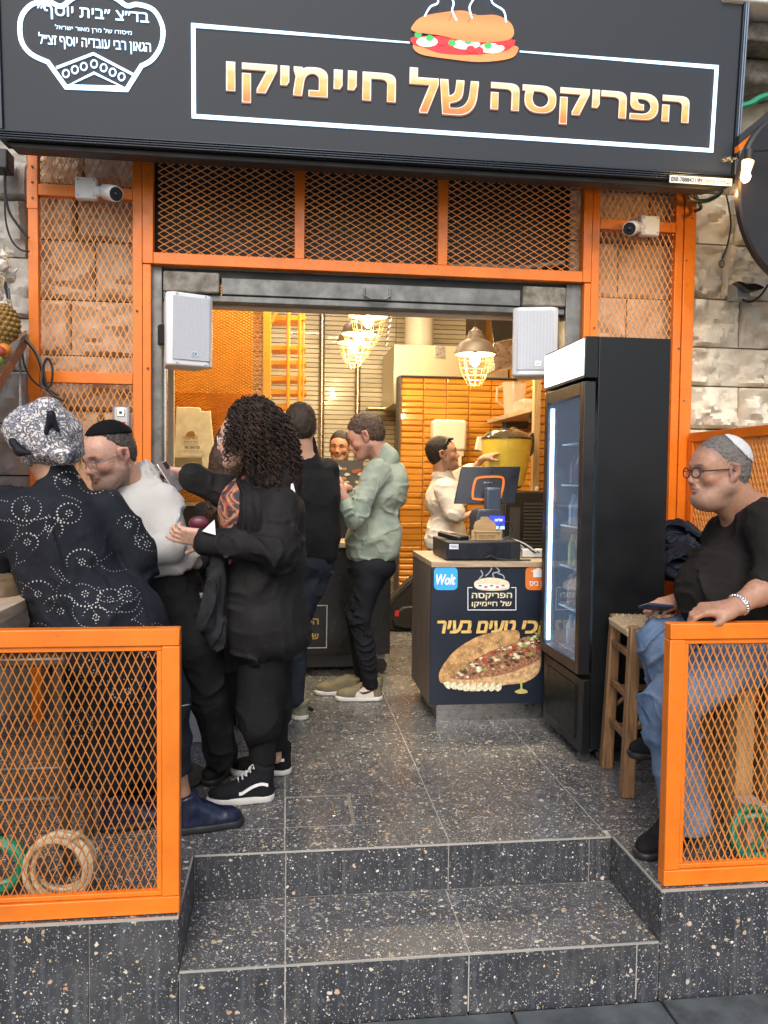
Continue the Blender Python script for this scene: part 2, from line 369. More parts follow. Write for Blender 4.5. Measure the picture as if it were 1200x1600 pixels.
def _seg(P, a, b):
    ab = b-a; L2 = max(ab@ab, 1e-12); t = np.clip(((P-a)@ab)/L2, 0, 1); return t, P-a-t[:, None]*ab
class SDF:
    def __init__(s): s.p = []; s.disp = None; s.paint = None; s.cov = 1
    def cone(s, a, b, ra, rb=None, k=.03, sq=None, op=0):
        a = V3(a); b = V3(b); rb = ra if rb is None else rb
        k0_ = k
        if .03 <= k <= .05: k *= .6
        if s.cov < 1 and k0_ >= .03 and ra >= .037: ra *= s.cov; rb *= s.cov; k *= .5
        def f(P):
            t, Q = _seg(P, a, b)
            m = 1
            if sq is not None:
                w = V3(sq[0]); w = w/np.linalg.norm(w); Q = Q+np.outer((Q@w)*(1/sq[1]-1), w); m = min(1, sq[1])
            return (np.sqrt((Q*Q).sum(1))-(ra+(rb-ra)*t))*m
        R = np.linalg.norm(b-a)/2+max(ra, rb)*(max(1, sq[1]) if sq else 1); s.p.append((f, (a+b)/2, R, k, op)); return s
    def ell(s, c, r, R=None, k=.03, op=0):
        c = V3(c); r = np.array(r if isinstance(r, (tuple, list)) else (r,)*3, float)
        def f(P):
            q = P-c
            if R is not None: q = q@R
            k0 = np.sqrt(((q/r)**2).sum(1)); k1 = np.sqrt(((q/(r*r))**2).sum(1)); return np.where(k1 > 1e-9, k0*(k0-1)/np.maximum(k1, 1e-9), -r.min())
        s.p.append((f, c, r.max(), k, op)); return s
    def box(s, c, hs, R=None, rad=.01, k=.02, op=0):
        c = V3(c); hs = np.array(hs, float)-rad
        def f(P):
            q = P-c
            if R is not None: q = q@R
            q = np.abs(q)-hs; return np.sqrt((np.maximum(q, 0)**2).sum(1))+np.minimum(q.max(1), 0)-rad
        s.p.append((f, c, np.linalg.norm(hs)+rad, k, op)); return s
    def plane(s, c, n, k=.006):
        """keep the side the normal points away from"""
        c = V3(c); n = V3(n); n = n/np.linalg.norm(n); s.p.append((lambda P: (P-c)@n, c, 1e3, k, 2)); return s
    def ev(s, P, groups=None, L=0, C=None):
        D = np.full(len(P), 1e3, np.float32); n = groups
        for f, c, R, k, op in s.p:
            if n:
                m = np.linalg.norm(C-c, axis=1) < R*1.35+L+k+.03; idx = np.nonzero(m)[0]
                if not len(idx): continue
                ii = (idx[:, None]*n+np.arange(n)[None]).ravel(); Q = P[ii]; d0 = D[ii]
            else: ii = slice(None); Q = P; d0 = D
            d = f(Q)
            if op == 0: h = np.maximum(k-np.abs(d0-d), 0)/k; r = np.minimum(d0, d)-h*h*k*.25
            elif op == 1: h = np.maximum(k-np.abs(d0+d), 0)/k; r = np.maximum(d0, -d)+h*h*k*.25
            else: h = np.maximum(k-np.abs(d0-d), 0)/k; r = np.maximum(d0, d)+h*h*k*.25
            D[ii] = r
        return D
    def mesh(s, name, mt, parent, h=.008, data_only=False):
        A = [q for q in s.p if q[4] == 0]; lo = np.min([q[1]-q[2] for q in A], 0)-.03; hi = np.max([q[1]+q[2] for q in A], 0)+.03
        B = 8; L = B*h; n = np.ceil((hi-lo)/L).astype(int)
        g = np.stack(np.meshgrid(*[np.arange(x) for x in n], indexing='ij'), -1).reshape(-1, 3)
        C = lo+(g+.5)*L; D = s.ev(C); keep = np.abs(D) < L*1.5+.02; g = g[keep]; C = C[keep]
        o = np.stack(np.meshgrid(*[np.arange(B+1)]*3, indexing='ij'), -1).reshape(-1, 3); m = len(o)
        P = (lo+(g[:, None]*B+o[None])*h).reshape(-1, 3)
        D = s.ev(P, m, L, C)
        if s.disp is not None:
            near = np.abs(D) < .045; D[near] += s.disp(P[near]).astype(np.float32)
        D = D.reshape(-1, B+1, B+1, B+1); nb = len(g); tot = (n*B+1).astype(np.int64)
        S_ = D < 0
        def cor(a, x, y, z): return a[:, x:x+B, y:y+B, z:z+B]
        cnt = np.zeros((nb, B, B, B), np.float32); acc = np.zeros((nb, B, B, B, 3), np.float32)
        for ax in range(3):
            for u in (0, 1):
                for v in (0, 1):
                    c0 = [0, 0, 0]; ot = [i for i in range(3) if i != ax]; c0[ot[0]] = u; c0[ot[1]] = v; c1 = list(c0); c1[ax] = 1
                    d0 = cor(D, *c0); d1 = cor(D, *c1); cr = (d0 < 0) != (d1 < 0)
                    t = np.where(cr, d0/np.where(cr, d0-d1, 1), 0); cnt += cr
                    for i in range(3): acc[..., i] += np.where(cr, c0[i]+(t if i == ax else 0), 0)
        act = cnt > 0; bi = np.nonzero(act); cell = g[bi[0]]*B+np.stack(bi[1:], 1)
        vid = (cell[:, 0]*tot[1]+cell[:, 1])*tot[2]+cell[:, 2]; V = lo+(cell+acc[act]/cnt[act][:, None])*h
        od = np.argsort(vid); vid = vid[od]; V = V[od]
        F = []
        for ax in range(3):
            d0 = S_[:, :B, :B, :B]; sl = [slice(0, B)]*3; sl[ax] = slice(1, B+1); d1 = S_[(slice(None), *sl)]
            e = np.nonzero(d0 != d1); c = g[e[0]]*B+np.stack(e[1:], 1); fl = d0[e]
            u, v = [i for i in range(3) if i != ax]
            q = []
            for du, dv in ((0, 0), (1, 0), (1, 1), (0, 1)):
                cc = c.copy(); cc[:, u] -= du; cc[:, v] -= dv; key = (cc[:, 0]*tot[1]+cc[:, 1])*tot[2]+cc[:, 2]; ix = np.searchsorted(vid, key); ix[ix >= len(vid)] = 0
                q.append(np.where(vid[ix] == key, ix, -1))
            q = np.stack(q, 1); ok = (q >= 0).all(1); q = q[ok]; fl = fl[ok]
            if ax == 1: fl = ~fl
            q[fl] = q[fl][:, ::-1]; F.append(q)
        F = np.concatenate(F)
        me = bpy.data.meshes.new(name); me.vertices.add(len(V)); me.vertices.foreach_set('co', V.ravel().astype(np.float32))
        me.loops.add(len(F)*4); me.loops.foreach_set('vertex_index', F.ravel().astype(np.int32)); me.polygons.add(len(F)); me.polygons.foreach_set('loop_start', np.arange(0, len(F)*4, 4, dtype=np.int32))
        try: me.polygons.foreach_set('loop_total', np.full(len(F), 4, np.int32))
        except Exception: pass
        me.update(calc_edges=True); me.validate(); me.materials.append(mt); me.polygons.foreach_set('use_smooth', [True]*len(me.polygons))
        if s.paint is not None:
            col = s.paint(V); at = me.color_attributes.new('tint', 'FLOAT_COLOR', 'POINT'); at.data.foreach_set('color', np.concatenate([col, np.ones((len(V), 1))], 1).astype(np.float32).ravel())
        if data_only: return me
        return obj(name, me, parent)
# ================================================================ STONE WALL
def stone_mesh(w, h_, d, seed, nx=None):
    r = random.Random(seed); nx = max(5, int(w/.017)); nz = max(5, int(h_/.017)); v = []; f = []
    P_, EE, BB = [], [], []
    ph = [r.uniform(0, 6.28) for _ in range(8)]; cx, cz = r.uniform(.3, .7)*w, r.uniform(.3, .7)*h_
    sl1, sl2 = r.uniform(-.5, .5), r.uniform(-.5, .5)
    for j in range(nz+1):
        for i in range(nx+1):
            x = w*i/nx; z = h_*j/nz
            e = min(1, min(x, w-x, z, h_-z)/.018)
            b_ = .018+.012*math.sin(x*17+ph[0]+z*9)+.010*math.sin(z*23+ph[1]+x*14)+.008*math.sin(x*41+ph[2])*math.sin(z*37+ph[3])+.03*(sl1*(x/w-.5)+sl2*(z/h_-.5))
            ridge = abs(math.sin(x*11+z*19*sl1+ph[4]))*.014
            b_ += ridge+r.uniform(-.002, .002)
            P_.append((x+ph[0]*3, z+ph[1]*3, 0)); EE.append(e); BB.append(b_)
            v.append((x, 0, z))
    Q = np.array(P_); wq = np.stack([vnoise(Q, (7, 7, 7), 1), vnoise(Q, (7, 7, 7), 2), vnoise(Q, (7, 7, 7), 3)], 1)*.10; wq[:, 2] = 0
    rg_ = 1-np.abs(2*vnoise(Q+wq, (9, 14, 9), 4)-1); r2_ = 1-np.abs(2*vnoise(Q+wq, (24, 30, 24), 5)-1)
    dd = np.array(BB)+.030*(vnoise(Q+wq, (12, 12, 12), 6)-.5)-.022*rg_**3-.012*r2_**3+.012*(vnoise(Q, (60, 60, 60), 7)-.5)
    v = [(p[0], -max(.0, float(q_))*e_*d, p[2]) for p, q_, e_ in zip(v, dd+.012, EE)]
    for j in range(nz):
        for i in range(nx):
            a = j*(nx+1)+i; f.append((a, a+1, a+nx+2, a+nx+1))
    n0 = len(v); v += [(0, .06, 0), (w, .06, 0), (w, .06, h_), (0, .06, h_)]
    bt = [i for i in range(nx+1)]; tp = [nz*(nx+1)+i for i in range(nx+1)]
    f.append(tuple([n0, n0+1]+bt[::-1])); f.append(tuple([n0+2, n0+3]+tp))
    f.append(tuple([n0+3, n0]+[j*(nx+1) for j in range(nz+1)])); f.append(tuple([n0+1, n0+2]+[j*(nx+1)+nx for j in range(nz, -1, -1)]))
    return v, f
def stone_wall(root, x0, x1, zs, mt, Y, seed, depth=1.0, lens=(.34, .6)):
    r = random.Random(seed)
    for k in range(len(zs)-1):
        x = x0-r.uniform(0, .25); 
        while x < x1-.03:
            w = r.uniform(*lens); a = max(x, x0); b_ = min(x+w, x1)
            if b_-a > .05:
                v, f = stone_mesh(b_-a-.008, zs[k+1]-zs[k]-.008, depth, r.random())
                me = bpy.data.meshes.new('stone_block'); me.from_pydata([(p[0]+a+.004, p[1]+Y, p[2]+zs[k]+.004) for p in v], [], f); me.materials.append(mt)
                bm = bmesh.new(); bm.from_mesh(me); bmesh.ops.recalc_face_normals(bm, faces=bm.faces); bm.to_mesh(me); bm.free()
                me.polygons.foreach_set('use_smooth', [True]*len(me.polygons)); me.set_sharp_from_angle(angle=R_(35))
                obj('stone_block', me, root)
            x += w
wr = struct('facade_wall')
zr = [1.10, 1.39, 1.645, 1.90, 2.13, 2.415, 2.735, 3.03, 3.33, 3.62, 3.93, 4.2]
stone_wall(wr, 2.33, 3.45, zr, M['stone'], 4.47, 5, 1.5)
stone_wall(wr, 1.64, 2.33, zr[4:], M['stone_p'], 4.53, 6, .7)
stone_wall(wr, -2.1, -1.36, [1.0, 1.32, 1.6, 1.88, 2.16, 2.48, 2.78, 3.1, 3.4, 3.7, 4.0], M['stone_g'], 4.47, 8)
stone_wall(wr, -1.36, -.78, [.8, 1.1, 1.4, 1.68, 1.98, 2.28, 2.6, 2.9, 3.2], M['stone_p'], 4.53, 11, 1.1, (.3, .55))
wb = MB(); wb.bx(-6, -.78, 4.55, 4.9, -.4, 4.6); wb.bx(1.64, 9, 4.55, 4.9, -.4, 4.6); wb.bx(-.78, 1.64, 4.62, 4.9, 3.2, 4.6)
wb.build('wall_core', pm('dark_mortar', (.12, .11, .10), .9, vs=20, var=.3), wr)
MB().bx(-.78, 1.64, 4.56, 4.62, 2.462, 4.6).build('void_backing', M['blackm'], wr)  # black sheet added for the shade of the void behind the transom mesh
# concrete ledges high above the sign, right
lg = thing('concrete_ledge', 'pale concrete ledge with stepped mouldings above the wall at the top right corner', 'ledge', (3, 4.3, 3.6))
z1 = aY(1185, 42, 4.1)[2]
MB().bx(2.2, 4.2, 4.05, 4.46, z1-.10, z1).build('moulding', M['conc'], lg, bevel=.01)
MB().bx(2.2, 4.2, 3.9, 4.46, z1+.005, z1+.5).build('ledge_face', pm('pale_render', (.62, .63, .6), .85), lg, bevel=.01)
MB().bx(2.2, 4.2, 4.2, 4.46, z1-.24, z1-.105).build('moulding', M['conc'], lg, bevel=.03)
# ================================================================ ORANGE FACADE FRAME
FY = 4.36
def expanded(x0, x1, z0, z1, dw, dh, sw, sd, fn, tw=.5):
    """diamonds dw wide, dh high; fn(u, v, w) -> xyz"""
    m = MB(); nx = int((x1-x0)/dw)+2; nz = int((z1-z0)/(dh/2))+1
    vs = []; fs = []
    for i in range(-1, nx):
        for k in range(nz):
            for s in (1, -1):
                xa = x0+i*dw+(dw/2 if k % 2 else 0); za = z0+k*dh/2; xb = xa+s*dw/2; zb = za+dh/2
                t0, t1 = 0., 1.
                dx = xb-xa; dz = zb-za
                for p, q in ((-dx, xa-x0), (dx, x1-xa), (-dz, za-z0), (dz, z1-za)):
                    if abs(p) < 1e-9:
                        if q < 0: t1 = -1
                    else:
                        t = q/p
                        if p < 0: t0 = max(t0, t)
                        else: t1 = min(t1, t)
                if t1-t0 < .05: continue
                ax, az, bx_, bz = xa+dx*t0, za+dz*t0, xa+dx*t1, za+dz*t1
                L = math.hypot(dx, dz); nx_, nz_ = -dz/L*sw/2, dx/L*sw/2
                n = len(vs)
                tl = tw*sd*s
                for (x, z) in ((ax, az), (bx_, bz)):
                    vs += [fn(x+nx_, z+nz_, -sd/2-tl), fn(x-nx_, z-nz_, -sd/2+tl), fn(x-nx_, z-nz_, sd/2+tl), fn(x+nx_, z+nz_, sd/2-tl)]
                fs += [(n, n+1, n+5, n+4), (n+1, n+2, n+6, n+5), (n+2, n+3, n+7, n+6), (n+3, n, n+4, n+7)]
    m.add(vs, fs); return m
def fast(m, name, mt, parent):
    me = bpy.data.meshes.new(name); me.from_pydata([tuple(p) for p in m.v], [], m.f); me.materials.append(mt); return obj(name, me, parent)
ff = thing('facade_frame', 'orange welded steel frame with expanded mesh panels round the shop opening', 'metal frame', (0, FY, 0))
def rail(x0, x1, z0, z1, d=.05, y=FY): MB().bx(x0, x1, y, y+d, z0, z1).build('rail', M['orange'], ff, bevel=.003)
fxL0, fxL1, fxm0, fxm1, fxm2 = -1.345, -1.295, -.822, -.768, -.712
rail(fxL0, fxL1, 0, 3.1); rail(fxm0+.004, fxm1-.001, 0, 3.1); rail(fxm1+.001, fxm2, 2.452, 3.1, .06, FY-.004)
rail(fxm1+.001, fxm2-.012, 0, 2.448, .05)
rail(1.655, 1.705, 2.452, 3.1, .06, FY-.004); rail(1.668, 1.706, 0, 2.448); rail(1.708, 1.752, 0, 3.1)
rail(2.205, 2.252, 0, 3.1); rail(2.256, 2.325, 0, 3.12, .06, FY-.006)
rail(fxm2+.001, 1.654, 2.452, 2.512, .06, FY-.004)
zA = aY(140, 300, FY)[2]; zB = aY(140, 590, FY)[2]; zC = aY(985, 352, FY)[2]
rail(fxL1+.001, fxm0+.003, zA-.028, zA+.028); rail(fxL1+.001, fxm0+.003, zB-.03, zB+.03)
rail(1.753, 2.204, zC-.028, zC+.028)
rail(fxL1+.001, fxm0+.003, .95, 1.0); rail(1.753, 2.204, .95, 1.0)
for px in (468, 692): 
    x = aY(px, 380, FY)[0]; rail(x-.027, x+.027, 2.513, 3.1, .05, FY)
fnF = lambda yy: (lambda u, v, w: (u, yy+w, v))
xs_ = [fxm2, aY(468, 380, FY)[0], aY(692, 380, FY)[0], 1.655]
for a, b_ in zip(xs_[:-1], xs_[1:]): fast(expanded(a+.02, b_-.02, 2.512, 3.06, .064, .036, .0034, .005, fnF(FY+.035), .15), 'mesh_panel', M['strand'], ff)
for x0, x1, z0, z1 in ((fxL1, fxm0, zA+.028, 3.06), (fxL1, fxm0, zB+.03, zA-.028), (fxL1, fxm0, 1.0, zB-.03), (1.752, 2.205, zC+.028, 3.06), (1.752, 2.205, 1.0, zC-.028)):
    fast(expanded(x0, x1, z0, z1, .034, .068, .0042, .004, fnF(FY+.03), .1), 'mesh_panel', M['strand'], ff)
for sx_, sz_ in ((2.27, 2.95), (2.30, 2.84), (2.27, 2.6), (2.24, 2.1), (1.73, 2.2), (-1.32, 2.92), (-1.32, 2.84), (-1.32, 2.76), (-.74, 1.9), (2.28, 1.8), (-.795, 2.2)):
    MB().ball((sx_, FY-.007, sz_), .006, 8, 4).build('screw', M['steel_d'], ff)
for z_ in (zA, zB): MB().bx(fxL0-.004, fxL0+.05, FY-.004, FY-.001, z_-.10, z_+.10).build('corner_plate', M['orange'], ff, bevel=.002)
# dark void behind the transom with a hose
vd = thing('cable_conduit', 'pale conduit lying behind the middle transom mesh', 'conduit', (0, 4.5, 2.6))
MB().tube([(.8, 4.5, 2.53), (1.05, 4.5, 2.56), (1.3, 4.51, 2.55), (1.6, 4.51, 2.60)], .014).build('conduit', pm('dusty_conduit', (.25, .23, .2), .7), vd)
# ================================================================ DOOR FRAME (galvanised shutter frame)
df = struct('door_frame')
MB().bx(-.765, -.672, 4.40, 4.50, 0, 2.452).build('jamb', M['steel_d'], df, bevel=.004)
MB().bx(-.672, -.655, 4.44, 4.50, 0, 2.37).build('jamb_channel', M['steel'], df, bevel=.002)
MB().bx(1.575, 1.665, 4.40, 4.50, 0, 2.452).build('jamb', M['steel_d'], df, bevel=.004)
MB().bx(-.672, 1.575, 4.43, 4.54, 2.40, 2.45).build('lintel', M['blackm'], df, bevel=.003)
MB().bx(-.36, 1.31, 4.405, 4.52, 2.315, 2.405).build('shutter_rail', M['steel_d'], df, bevel=.004)
MB().bx(-.672, 1.575, 4.415, 4.50, 2.275, 2.313).build('shutter_bottom_bar', M['steel_d'], df, bevel=.006)
MB().bx(-.665, -.37, 4.385, 4.50, 2.317, 2.425).build('concrete_pad', M['conc'], df, bevel=.008)
MB().bx(1.32, 1.57, 4.385, 4.50, 2.317, 2.425).build('concrete_pad', M['conc'], df, bevel=.008)
MB().tube([(.42, 4.40, 2.38), (.42, 4.385, 2.335), (.45, 4.382, 2.318), (.53, 4.382, 2.318), (.56, 4.385, 2.335), (.56, 4.40, 2.38)], .006).build('pull_handle', M['steel_d'], df)
MB().bx(-.672, 1.575, 4.50, 4.56, 2.262, 2.30).build('white_lip', pm('lip_paint', (.6, .52, .42), .6), df)
# ================================================================ FENCES
def fence(name, label, pts, z1, rw, parent_y, cw, post=True, matS=None, dia=(.0242, .0545), zs0=.0, post_w=.062):
    pass
def fence_front(label, x0, x1, y, z1):
    t = thing('fence_panel', label, 'fence', ((x0+x1)/2, y, 0))
    rw = .052
    def rl(a, b, c, d, e=0): MB().bx(a, b, y-.022-e, y+.022, c, d).build('rail', M['orange'], t, bevel=.003)
    rl(x0, x1, z1-rw, z1); rl(x0, x1, .004, .004+rw); rl(x0, x0+rw, rw+.0055, z1-rw-.0015); rl(x1-rw, x1, rw+.0055, z1-rw-.0015)
    b = .016  # inner angle bead
    m = MB(); m.bx(x0+rw+.001, x1-rw-.001, y-.014, y+.008, z1-rw-b, z1-rw-.001); m.bx(x0+rw+.001, x1-rw-.001, y-.014, y+.008, rw+.0055, rw+b+.004)
    m.bx(x0+rw+.001, x0+rw+b, y-.014, y+.008, rw+b+.005, z1-rw-b-.001); m.bx(x1-rw-b, x1-rw-.001, y-.014, y+.008, rw+b+.005, z1-rw-b-.001)
    m.build('inner_bead', M['orange'], t, bevel=.002)
    fast(expanded(x0+rw+b-.004, x1-rw-b+.004, rw+b, z1-rw-b+.004, .0243, .0545, .0034, .004, lambda u, v, w: (u, y+w, v)), 'mesh_panel', M['strand'], t)
    return t
zf = aY(283, 980, 2.42)[2]
print('fence top', zf, aY(1043, 973, 2.42))
fence_front('low orange mesh fence panel in front of the woman in a patterned turban', -1.75, aY(282, 1200, 2.42)[0], 2.42, zf)
fence_front('low orange mesh fence panel on which the seated man rests his hand', aY(1037, 1200, 2.42)[0], 2.29, 2.42, aY(1043, 973, 2.42)[2])
def fence_side(label, x, y0, y1, z1):
    t = thing('fence_panel', label, 'fence', (x, (y0+y1)/2, 0)); rw = .052
    def rl(c0, c1, a, b): MB().bx(x-.02, x+.02, c0, c1, a, b).build('rail', M['orange'], t, bevel=.003)
    rl(y0, y1, z1-rw, z1); rl(y0, y1, .004, rw); rl(y0, y0+rw, rw+.001, z1-rw-.001); rl(y1-rw, y1, rw+.001, z1-rw-.001); rl((y0+y1)/2-.02, (y0+y1)/2+.02, rw+.001, z1-rw-.001)
    fast(expanded(y0+rw, y1-rw, rw, z1-rw, .030, .068, .006, .007, lambda u, v, w: (x+w, u, v), .8), 'mesh_panel', M['strand'], t); return t
fence_side('tall orange mesh side fence behind the seated man in the white kippah', 2.32, 2.45, 4.33, 1.61)
zl = aX(20, 645, -1.78)
print('left fence', zl)
fence_side('tall orange mesh side fence at the left behind the turbaned woman', -1.62, 2.45, 4.33, aX(48, 652, -1.62)[2])
# shelves along the side fences
t = thing('wall_shelf', 'light wooden eating shelf along the right side fence under the dark jacket', 'shelf', (2.1, 3.4, .8))
zs = .90; MB().bx(1.93, 2.295, 2.5, 4.3, zs-.04, zs).build('shelf_board', M['oaky'], t, bevel=.003)
for yy in (2.7, 4.0): MB().bx(1.98, 2.29, yy, yy+.03, zs-.07, zs-.041).build('bracket', M['orange'], t)
t = thing('wall_shelf', 'light wooden eating shelf at the left edge beside the turbaned woman', 'shelf', (-1.4, 3.1, .9))
q = aY(33, 948, 2.75); print('shelfL', q)
MB().bx(-1.595, q[0]-.0, 2.55, 3.6, .865, .905).build('shelf_board', M['oaky'], t, bevel=.003)
MB().bx(-1.58, -1.2, 2.9, 2.93, .83, .864).build('bracket', M['orange'], t)
print('facade')
# ================================================================ LED SIGN
T_ = R_(4.0); SP0 = np.array([-1.362, 3.985, 2.908]); SU = np.array([1., 0, 0]); SV = np.array([0, -math.sin(T_), math.cos(T_)]); SN = np.array([0, -math.cos(T_), -math.sin(T_)])
def onS(px, py):
    d = ray(px, py); t = ((SP0-EYE)@SN)/(d@SN); p = EYE+d*t-SP0; return p@SU, p@SV
def sP(u, v, w=0): return tuple(SP0+SU*u+SV*v+SN*w)
SW = onS(1150, 290)[0]; SH = 1.42
print('sign', SW, onS(1172, 0), onS(2, 0), onS(300, 40), onS(1122, 100))
sg = thing('led_sign', 'large black LED shop sign with glowing gold Hebrew name and sandwich picture', 'sign', SP0)
scr = pm('led_screen', (.016, .019, .024), .55, spec=.3, em=(.10, .115, .135), es=.16, var=.06, vs=200)
_g = N(scr.node_tree, 'ShaderNodeTexCoord')
m = MB(); m.poly([(0.03, .035), (SW-.03, .035), (SW-.03, SH), (.03, SH)], -.02, lambda u, v, w: sP(u, v, -.006+w)); m.build('screen', scr, sg)
alu = pm('dark_aluminium', (.05, .06, .075), .3, metal=.75, stretch=(1, 40, 40), vs=8)
def srail(u0, u1, v0, v1, nm, w0=-.12, w1=.012): 
    MB().poly([(u0, v0), (u1, v0), (u1, v1), (u0, v1)], w1-w0, lambda u, v, w: sP(u, v, w0+w)).build(nm, alu, sg, bevel=.003)
for k in range(4): srail(0, SW, k*.0095, k*.0095+.008, 'bottom_rail', -.14, .004+.004*k)
srail(0, .028, .038, SH, 'side_rail'); 
alu2 = pm('light_aluminium', (.22, .27, .33), .35, metal=.6, stretch=(30, 30, 1), vs=8)
for k in range(3):
    u_ = SW-.028+k*.010; MB().poly([(u_, .038), (u_+.008, .038), (u_+.008, SH), (u_, SH)], .13, lambda u, v, w: sP(u, v, -.12+.003*k+w)).build('side_rail', alu2 if k else alu, sg, bevel=.002)
MB().poly([(0, 0), (SW, 0), (SW, SH), (0, SH)], .12, lambda u, v, w: sP(u, v, -.15+w)).build('cabinet', M['blackm'], sg)
MB().poly([(0.05, -.03), (SW-.12, -.03), (SW-.02, 0), (0.02, 0)], .10, lambda u, v, w: sP(u, v, -.14+w)).build('cabinet_base', M['blackm'], sg, bevel=.006)
def led(name, c, s): 
    m, nt, b = base_mat(name); b.inputs['Base Color'].default_value = (*[x*.3 for x in c], 1); b.inputs['Emission Color'].default_value = (*c, 1)
    # LED dot grid: pixels of the display
    tc = N(nt, 'ShaderNodeTexCoord'); w1 = N(nt, 'ShaderNodeTexVoronoi'); w1.inputs['Scale'].default_value = 130; w1.inputs['Randomness'].default_value = 0
    nt.links.new(tc.outputs['Object'], w1.inputs['Vector'])
    r = ramp(nt, w1.outputs['Distance'], [(.25, (1.25*s,)*3), (.6, (.7*s,)*3)]); nt.links.new(r, b.inputs['Emission Strength']); return m
Lw = led('led_white', (.52, .74, 1.0), 2.2); Lr = led('led_red', (.9, .03, .04), .8); Lg = led('led_green', (.03, .5, .12), .8)
Lb = led('led_bun', (1, .32, .10), .75); Lo = led('led_orange', (.95, .2, .05), .8); Lc = led('led_cream', (.95, .9, .75), .8); Ld = led('led_outline', (.05, .015, .01), .2)
# gold letters: printed gradient yellow to orange
Lgold = led('led_gold', (1, .5, .1), .85)
_nt = Lgold.node_tree; _b = _nt.nodes['Principled BSDF']; tc = N(_nt, 'ShaderNodeTexCoord'); sx = N(_nt, 'ShaderNodeSeparateXYZ'); _nt.links.new(tc.outputs['Generated'], sx.inputs[0])
_nz = noise(_nt, 26, 3); ad = N(_nt, 'ShaderNodeMath', operation='MULTIPLY_ADD'); _nt.links.new(_nz, ad.inputs[0]); ad.inputs[1].default_value = .35; _nt.links.new(sx.outputs[2], ad.inputs[2])
_nt.links.new(ramp(_nt, ad.outputs[0], [(.18, (.66, .09, .03)), (.42, (.82, .19, .05)), (.65, (.80, .36, .11)), (.9, (.85, .52, .24)), (1.1, (1, .75, .5))]), _b.inputs['Emission Color'])
Ledge = led('led_letter_edge', (.85, .72, .66), .9); Lshd = led('led_letter_shade', (.35, .12, .05), .4)
def ribbon(pts, wd, closed=False, w=0, name='ribbon', mt=None, parent=None, th=.002, tp=None):
    P = [np.array(p, float) for p in pts]; n = len(P); m = MB(); L = []; Rr = []
    for i in range(n):
        a = P[(i-1) % n] if closed or i > 0 else P[i]; b = P[(i+1) % n] if closed or i < n-1 else P[i]
        if closed or 0 < i < n-1:
            d1 = (P[i]-a); d1 = d1/np.linalg.norm(d1); d2 = (b-P[i]); d2 = d2/np.linalg.norm(d2); nn = np.array([-(d1+d2)[1], (d1+d2)[0]]); nn = nn/np.linalg.norm(nn)
            s = 1/max(.5, nn@np.array([-d1[1], d1[0]]))
        else: d = b-a; d = d/np.linalg.norm(d); nn = np.array([-d[1], d[0]]); s = 1
        h_ = wd/2*(tp[i] if tp else 1)
        L.append(P[i]+nn*h_*s); Rr.append(P[i]-nn*h_*s)
    for i in range(n if closed else n-1):
        j = (i+1) % n; q = [L[i], Rr[i], Rr[j], L[j]]
        m.add([parent_map[0](*p, w) for p in q]+[parent_map[0](*p, w+th) for p in q], [(0, 1, 2, 3), (4, 7, 6, 5), (0, 4, 5, 1), (2, 6, 7, 3), (0, 3, 7, 4), (1, 5, 6, 2)])
    return m.build(name, mt, parent)
parent_map = [sP]
F_ = [onS(*p) for p in ((302, 43), (1120, 102), (1115, 234), (303, 183))]
u0, v0 = F_[0]; u1 = F_[1][0]; v1 = F_[0][1]; vb = F_[3][1]; ub = F_[2][0]
print(F_)
vt = (F_[0][1]+F_[1][1])/2; vb = (F_[2][1]+F_[3][1])/2
bl = onS(640, 70)[0]; br = onS(812, 85)[0]
ribbon([(bl, vt), (u0, vt), (u0, vb), (u1, vb), (u1, vt), (br, vt)], .020, name='glowing_border', mt=Lw, parent=sg, tp=[.3, 1, 1, 1, 1, .3])
# letters, each word line-fitted between two pixel corners on the sign plane
def sword(t, pa, pb, mt, bold, w, name, shear=0, grow=0, dz=0):
    ua, va = onS(*pa); ub_, vb_ = onS(*pb)
    if t == 'של': bold *= .8
    return text_part(name, t, lambda x, y: sP(ua-grow+(ub_-ua+2*grow)*x, vb_-grow+dz+(va-vb_+2*grow)*y, w), mt, sg, bold, True, shear)
words = (('הפריקסה', (768, 128), (1074, 207)), ('של', (641, 105), (746, 182)), ('חיימיקו', (354, 95), (617, 176)))
for t_, a, b_ in words:
    ua, va = onS(*a); ub_, vb_ = onS(*b_)
    sword(t_, a, b_, Lshd, .055, .0005, 'letter_shade', grow=.004, dz=-.004)
    sword(t_, a, b_, Ledge, .045, .001, 'letter_edge', grow=.001)
    sword(t_, a, b_, Lgold, .024, .0016, 'letter_gold', grow=-.004, dz=-.0015)
# crown emblem
def tr(pts): return [onS(*p) for p in pts]
def smooth2(pts, closed=True, k=4):
    P = [np.array(p, float) for p in pts]; n = len(P); out = []
    for i in range(n if closed else n-1):
        p0, p1, p2, p3 = (P[(i-1) % n] if closed or i else P[0]), P[i], P[(i+1) % n], (P[(i+2) % n] if closed or i+2 < n else P[-1])
        for j in range(k):
            t = j/k; out.append(tuple(.5*((2*p1)+(-p0+p2)*t+(2*p0-5*p1+4*p2-p3)*t*t+(-p0+3*p1-3*p2+p3)*t**3)))
    if not closed: out.append(tuple(P[-1]))
    return out
cr = smooth2([(75, 97), (48, 84), (33, 62), (33, 28), (50, 7), (76, 3), (96, 10), (116, -4), (146, -10), (178, -4), (198, 9), (215, 7), (240, 16), (254, 42), (252, 70), (238, 93), (221, 103)], False)
ribbon(tr([(103, 136)]+cr+[(198, 140)]), .021, True, name='crown_outline', mt=Lw, parent=sg)
ribbon(tr([(88, 106), (146, 84), (211, 118)]), .012, name='crown_band', mt=Lw, parent=sg)
